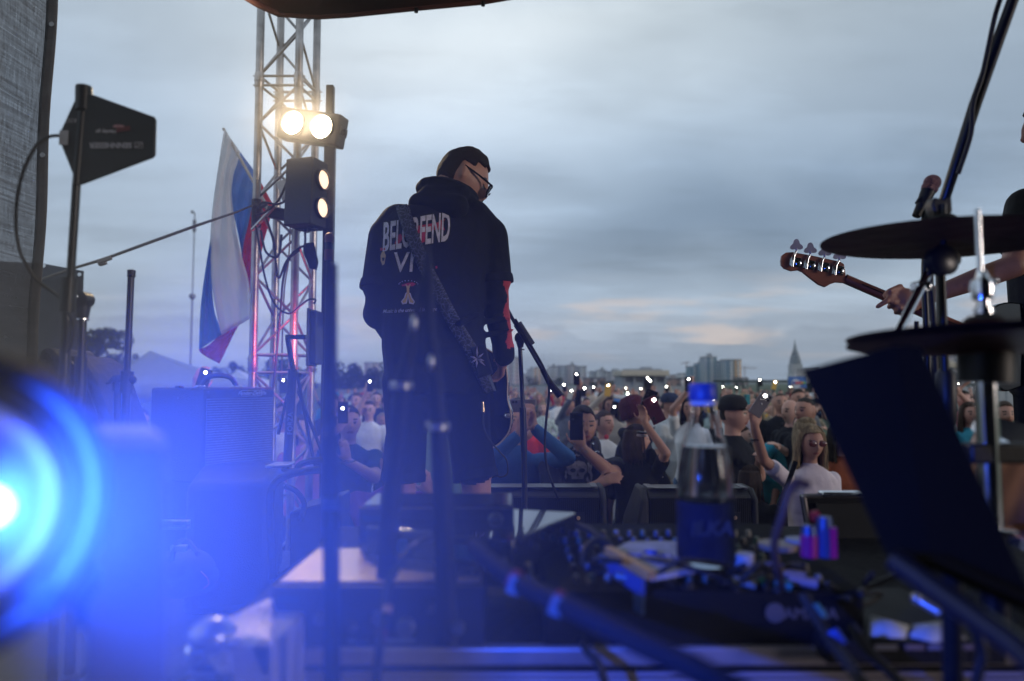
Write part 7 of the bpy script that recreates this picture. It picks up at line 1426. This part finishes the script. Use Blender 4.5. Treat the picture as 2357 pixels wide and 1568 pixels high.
# bottle
t = thing('water_bottle', 'clear plastic water bottle with blue cap and blue label standing upright on the mixer', 'bottle', S(1626, 1310, 1.07)); b0_ = V((S(1626, 1300, 1.07).x, 1.07, mz+.018)); H_ = S(1626, 882, 1.07).z-b0_.z; rr = .0435
prof = [(.0, .0), (.030, .0), (.040, .006), (rr, .02), (rr, .095), (rr*.985, .10), (rr*1.0, .105), (rr*.99, .135), (rr*.92, .165), (rr*.78, .195), (rr*.60, .225), (rr*.46, .25), (rr*.40, .262), (rr*.40, .268)]
PET = mat('clear_plastic', (.90, .93, .98), .03, trans=1., var=0, ior=1.20); prof = [(r_, z_*H_/.30) for r_, z_ in prof]; pi_ = [(max(.001, r_-.0012), z_+.001) for r_, z_ in prof]
MB().lathe(b0_, (0, 0, 1), [(.001, 0)]+prof[1:]+list(reversed(pi_[1:])), 40).build('shell', PET, t, ang=60)
wz = [(r_*.965, z_) for r_, z_ in prof if z_ < .21*H_/.3]; wz = [(r_, z_+.0015) for r_, z_ in wz[1:]]; MB().lathe(b0_, (0, 0, 1), [(.001, .0015)]+wz+[(.001, wz[-1][1])], 36).build('water', mat('water', (.86, .92, 1.), .0, trans=1., var=0, ior=1.33), t, ang=60)
MB().lathe(b0_, (0, 0, 1), [(rr+.0006, .014), (rr+.0008, .015), (rr+.0008, .10), (rr+.0006, .101)], 40).build('label', mat('bottle_label', (.004, .009, .030), .8, spec=.1, var=.35, vscale=25), t)
lettering('label_lettering', 'VITTEL'[:0]+'ILKA', b0_+V((-.004, -rr-.002, .065)), (1, 0, 0), (0, 0, 1), .03, mat('label_print', (.008, .022, .06), .7), t, bold=.001, shear=.2)
MB().lathe(b0_+V((0, 0, prof[-1][1]-.004)), (0, 0, 1), [(.0205, 0), (.0212, .001), (.0212, .005), (.0205, .006)], 30).build('neck_ring', mat('ring_pale', (.35, .42, .55), .4), t); MB().lathe(b0_+V((0, 0, prof[-1][1]+.003)), (0, 0, 1), [(.0215, 0), (.0225, .003), (.0225, H_-prof[-1][1]-.006), (.0205, H_-prof[-1][1]-.003), (.001, H_-prof[-1][1]-.0028)], 48).build('cap', mat('blue_cap', (.006, .045, .24), .4), t)

# music stand panel in front
t = thing('music_stand', 'large tilted matt black music stand desk at the right, blocking the crowd', 'music stand', (S(2190, 1300, .80).x, .82, STAGE)); q = [S(1848, 853, .84), S(2060, 796, .80), S(2120, 800, .79), S(2385, 1400, .70), S(2140, 1290, .74), S(2040, 1276, .76)]
MS = mat('matt_black_sheet', (.005, .004, .003), .85, spec=.12, bump=.08, bscale=200); MB().add(q, [tuple(range(6))]).build('desk', MS, t, solid=.003, smooth=False); MB().tube([S(2040, 1276, .76)+V((0, -.012, 0)), S(2140, 1290, .74)+V((0, -.012, 0)), S(2385, 1400, .70)+V((0, -.012, 0))], .009, 8).build('ledge', MS, t)
e = S(2190, 1250, .80); MB().tube([e, (e.x, .82, STAGE+.25)], .011, 12).build('tube', BLACKMETAL, t); tripod(t, (e.x, .82, STAGE), .28, .22); MB().tube([S(2060, 1290, .72), S(2330, 1480, .62), S(2420, 1560, .58)], .012, 10).build('side_arm', BLACKMETAL, t)

# near, strongly blurred stands
d = 1.0; t = thing('microphone_stand', 'blurred dark stand with splayed folded legs in front of the guitarist back', 'microphone stand', S(985, 1400, d), 'microphone stands')
MB().tube([S(984, 568, d), S(985, 640, d), S(992, 860, d)], [.004, .0085, .0085], 12).build('main_tube', mat('navy_black_metal', (.006, .007, .010), .55, .0, spec=.25), t); NB = MATS['navy_black_metal']
MB().tube([S(992, 780, d), S(1003, 880, d), S(1018, 1110, d), S(1032, 1480, d)], [.010, .011, .015, .0165], 12).build('right_leg', NB, t); MB().tube([S(975, 640, d), S(955, 740, d), S(925, 900, d), S(896, 1200, d), S(890, 1330, d)], [.005, .007, .013, .015, .015], 12).build('left_leg', NB, t)
for (x, y, r) in ((924, 888, .0175), (1007, 982, .0185)): MB().lathe(S(x, y, d), (.05, 0, 1), [(r*.9, -.006), (r, -.004), (r, .004), (r*.9, .006)], 18).build('collar', ALU, t)
for (x, y) in ((992, 835), (953, 745)): MB().ball(S(x, y, d-.01), (.006, .006, .014), 10).build('thumb_screw', ALU, t)
d = .85; t = thing('microphone_stand', 'thick blurred dark pole rising close to the camera left of the guitarist', 'microphone stand', S(765, 1400, d), 'microphone stands')
MB().tube([S(763, 608, d), S(762, 1020, d)], .0075, 12).build('upper_tube', NB, t); MB().tube([S(761, 1000, d), S(764, 1600, d)], .0105, 12).build('lower_tube', NB, t); MB().lathe(S(763, 1160, d), (0, 0, 1), [(.010, -.006), (.0125, -.004), (.0125, .006), (.010, .008)], 16).build('collar', mat('collar_blue', (.03, .06, .2), .3, .5), t)
base_ = S(764, 1600, d); MB().tube([base_, (base_.x, d, STAGE+.01)], .0105, 10).build('foot_tube', NB, t)

# ================================================================ BLUE STAGE LAMP CLOSE TO THE CAMERA, LEFT
LH = mat('lamp_housing_grey', (.13, .12, .13), .45, bump=.05, bscale=80); t = thing('blue_stage_lamp', 'blue glowing moving head lamp very close to the camera at the lower left', 'stage light', S(120, 1300, .45))
lc = S(-128, 1165, .37); fd = (V((.70, -.42, .06))).normalized()
MB().lathe(lc, fd, [(.060, -.10), (.080, -.075), (.086, -.03), (.088, .0), (.083, .007), (.075, .007), (.072, -.004)], 48).build('head_shell', mat('lamp_shell_dark', (.016, .016, .02), .7, spec=.2), t); MB().lathe(lc, fd, [(.072, -.006), (.070, .0), (.061, .003), (.059, -.002)], 48).build('bezel_ring', mat('bezel_dark', (.06, .06, .07), .4, .3), t)
BLUE = (.10, .16, 1.); MB().lathe(lc+fd*.0, fd, [(.059, -.004), (.056, .001), (.024, .007), (.001, .008)], 40).build('lens', mat('blue_lens', (.006, .008, .02), .35, spec=.1, emit=(.10, .15, .9), es=.55), t); MB().lathe(S(-20, 1168, .352), fd, [(.0085, -.001), (.007, .004), (.001, .006)], 30).build('bulb', mat('blue_core', (1, 1, 1), .3, emit=(.62, .80, 1), es=6), t)
MB().lathe(lc, fd, [(.0545, .002), (.0540, .0065), (.0505, .0075), (.0500, .003)], 48).build('lens_ring', mat('blue_ring_reflection', (.02, .02, .03), .4, spec=.2, emit=(.30, .36, 1), es=.4), t)  # ring emission stands in for arc reflections round the lens
b0 = [S(208, 1020, .50), S(372, 1016, .52), S(384, 1030, .52), S(388, 1700, .52), S(196, 1700, .50), S(200, 1030, .50)]; MB().prism(b0, (-.075, .12, 0)).build('base_box', LH, t, bevel=.008); MB().prism([S(200, 1000, .495), S(376, 1000, .515), S(384, 1022, .515), S(376, 1034, .515), S(200, 1034, .495)], (-.075, .12, 0)).build('top_lip', mat('pinkish_lip', (.32, .26, .27), .4), t, bevel=.004)
MB().tube([lc+V((.03, .03, -.06)), S(190, 1330, .50), S(210, 1420, .52)], .012, 12).build('yoke_arm', BLACKMETAL, t)
def blue(kind, loc, e, size, **k):
    l = bpy.data.lights.new('blue_light', kind); l.energy = e; l.color = k.get('color', (.022, .095, 1.)); l.shadow_soft_size = size; o = bpy.data.objects.new('blue_light', l); col.objects.link(o); o.parent = t; o.location = V(loc)-t.location
    if kind == 'SPOT': l.spot_size = R(k['ang']); l.spot_blend = 1.; o.rotation_euler = (-V(k['dir'])).normalized().to_track_quat('Z', 'Y').to_euler()
    return o
blue('SPOT', lc+fd*.022, 62, .008, ang=145, dir=(.42, .88, -.12))

# ================================================================ SMOKE ADDED FOR GLOW AND VEIL, DISTANT HAZE
def volume(name, lo, hi, dens, colr, kind, aniso=.0):
    m = bpy.data.materials.new(name); m.use_nodes = True; tr = m.node_tree; tr.nodes.clear(); v = tr.nodes.new('ShaderNodeVolumePrincipled'); o = tr.nodes.new('ShaderNodeOutputMaterial'); v.inputs['Density'].default_value = dens; v.inputs['Color'].default_value = (*colr, 1); v.inputs['Anisotropy'].default_value = aniso; tr.links.new(v.outputs[0], o.inputs['Volume'])
    lo, hi = V(lo), V(hi); b = MB().box((lo+hi)/2, hi-lo).build(name, m, smooth=False); b['kind'] = kind; return b
tag(volume('smoke', (-3.1, -1.2, STAGE+.01), (3.4, 3.6, 4.0), .0012, (.8, .88, 1), 'stuff', .1), 'thin smoke added over the whole stage as a bluish veil', 'smoke')  # added volume, lifts the blacks with a blue veil
def puff(c, r, dens, label, colr=(.95, .95, 1), pw=2., an=0., scale=(1, 1, 1)):
    m = bpy.data.materials.new('glow_smoke'); m.use_nodes = True; tr = m.node_tree; tr.nodes.clear(); v = tr.nodes.new('ShaderNodeVolumePrincipled'); o = tr.nodes.new('ShaderNodeOutputMaterial'); v.inputs['Color'].default_value = (*colr, 1); v.inputs['Anisotropy'].default_value = an; tr.links.new(v.outputs[0], o.inputs['Volume'])
    co = tr.nodes.new('ShaderNodeTexCoord'); ln = tr.nodes.new('ShaderNodeVectorMath'); ln.operation = 'LENGTH'; tr.links.new(co.outputs['Object'], ln.inputs[0]); mr = tr.nodes.new('ShaderNodeMapRange'); mr.inputs[1].default_value = 0; mr.inputs[2].default_value = r; mr.inputs[3].default_value = 1; mr.inputs[4].default_value = 0; tr.links.new(ln.outputs['Value'], mr.inputs[0])
    p = tr.nodes.new('ShaderNodeMath'); p.operation = 'POWER'; tr.links.new(mr.outputs[0], p.inputs[0]); p.inputs[1].default_value = pw
    no_ = tr.nodes.new('ShaderNodeTexNoise'); no_.inputs['Scale'].default_value = 2.2/r; no_.inputs['Detail'].default_value = 2; tr.links.new(co.outputs['Object'], no_.inputs['Vector']); nr = tr.nodes.new('ShaderNodeMapRange'); nr.inputs[1].default_value = .3; nr.inputs[2].default_value = .7; nr.inputs[3].default_value = .35*dens; nr.inputs[4].default_value = 1.65*dens; tr.links.new(no_.outputs['Fac'], nr.inputs[0])
    q_ = tr.nodes.new('ShaderNodeMath'); q_.operation = 'MULTIPLY'; tr.links.new(p.outputs[0], q_.inputs[0]); tr.links.new(nr.outputs[0], q_.inputs[1]); tr.links.new(q_.outputs[0], v.inputs['Density'])
    b = MB().ball((0, 0, 0), r, 20).build('smoke', m, smooth=False); b.location = c; b.scale = scale; tag(b, label, 'smoke', kind='stuff'); return b
puff(lc+V((.03, .10, -.02)), .56, .34, 'smoke added for the blue glow around the near stage lamp', an=.0)
puff(S(70, 1480, .50), .42, .50, 'smoke added for the blue glow under the near lamp', pw=1.6); puff(S(360, 1330, .95), .66, .48, 'smoke added for the blue glow over the cases beside the near lamp', pw=2.); puff(S(670, 285, 3.8), .95, .14, 'smoke added for the warm halo round the upper blinder lamps', pw=2); puff(S(712, 290, 3.85), .40, .30, 'dense smoke added for the warm halo directly before the upper blinder lamps', pw=1.6)
volume('haze', (-1400, -50, -1), (1400, 1700, 160), .00022, (.8, .88, 1), 'stuff')
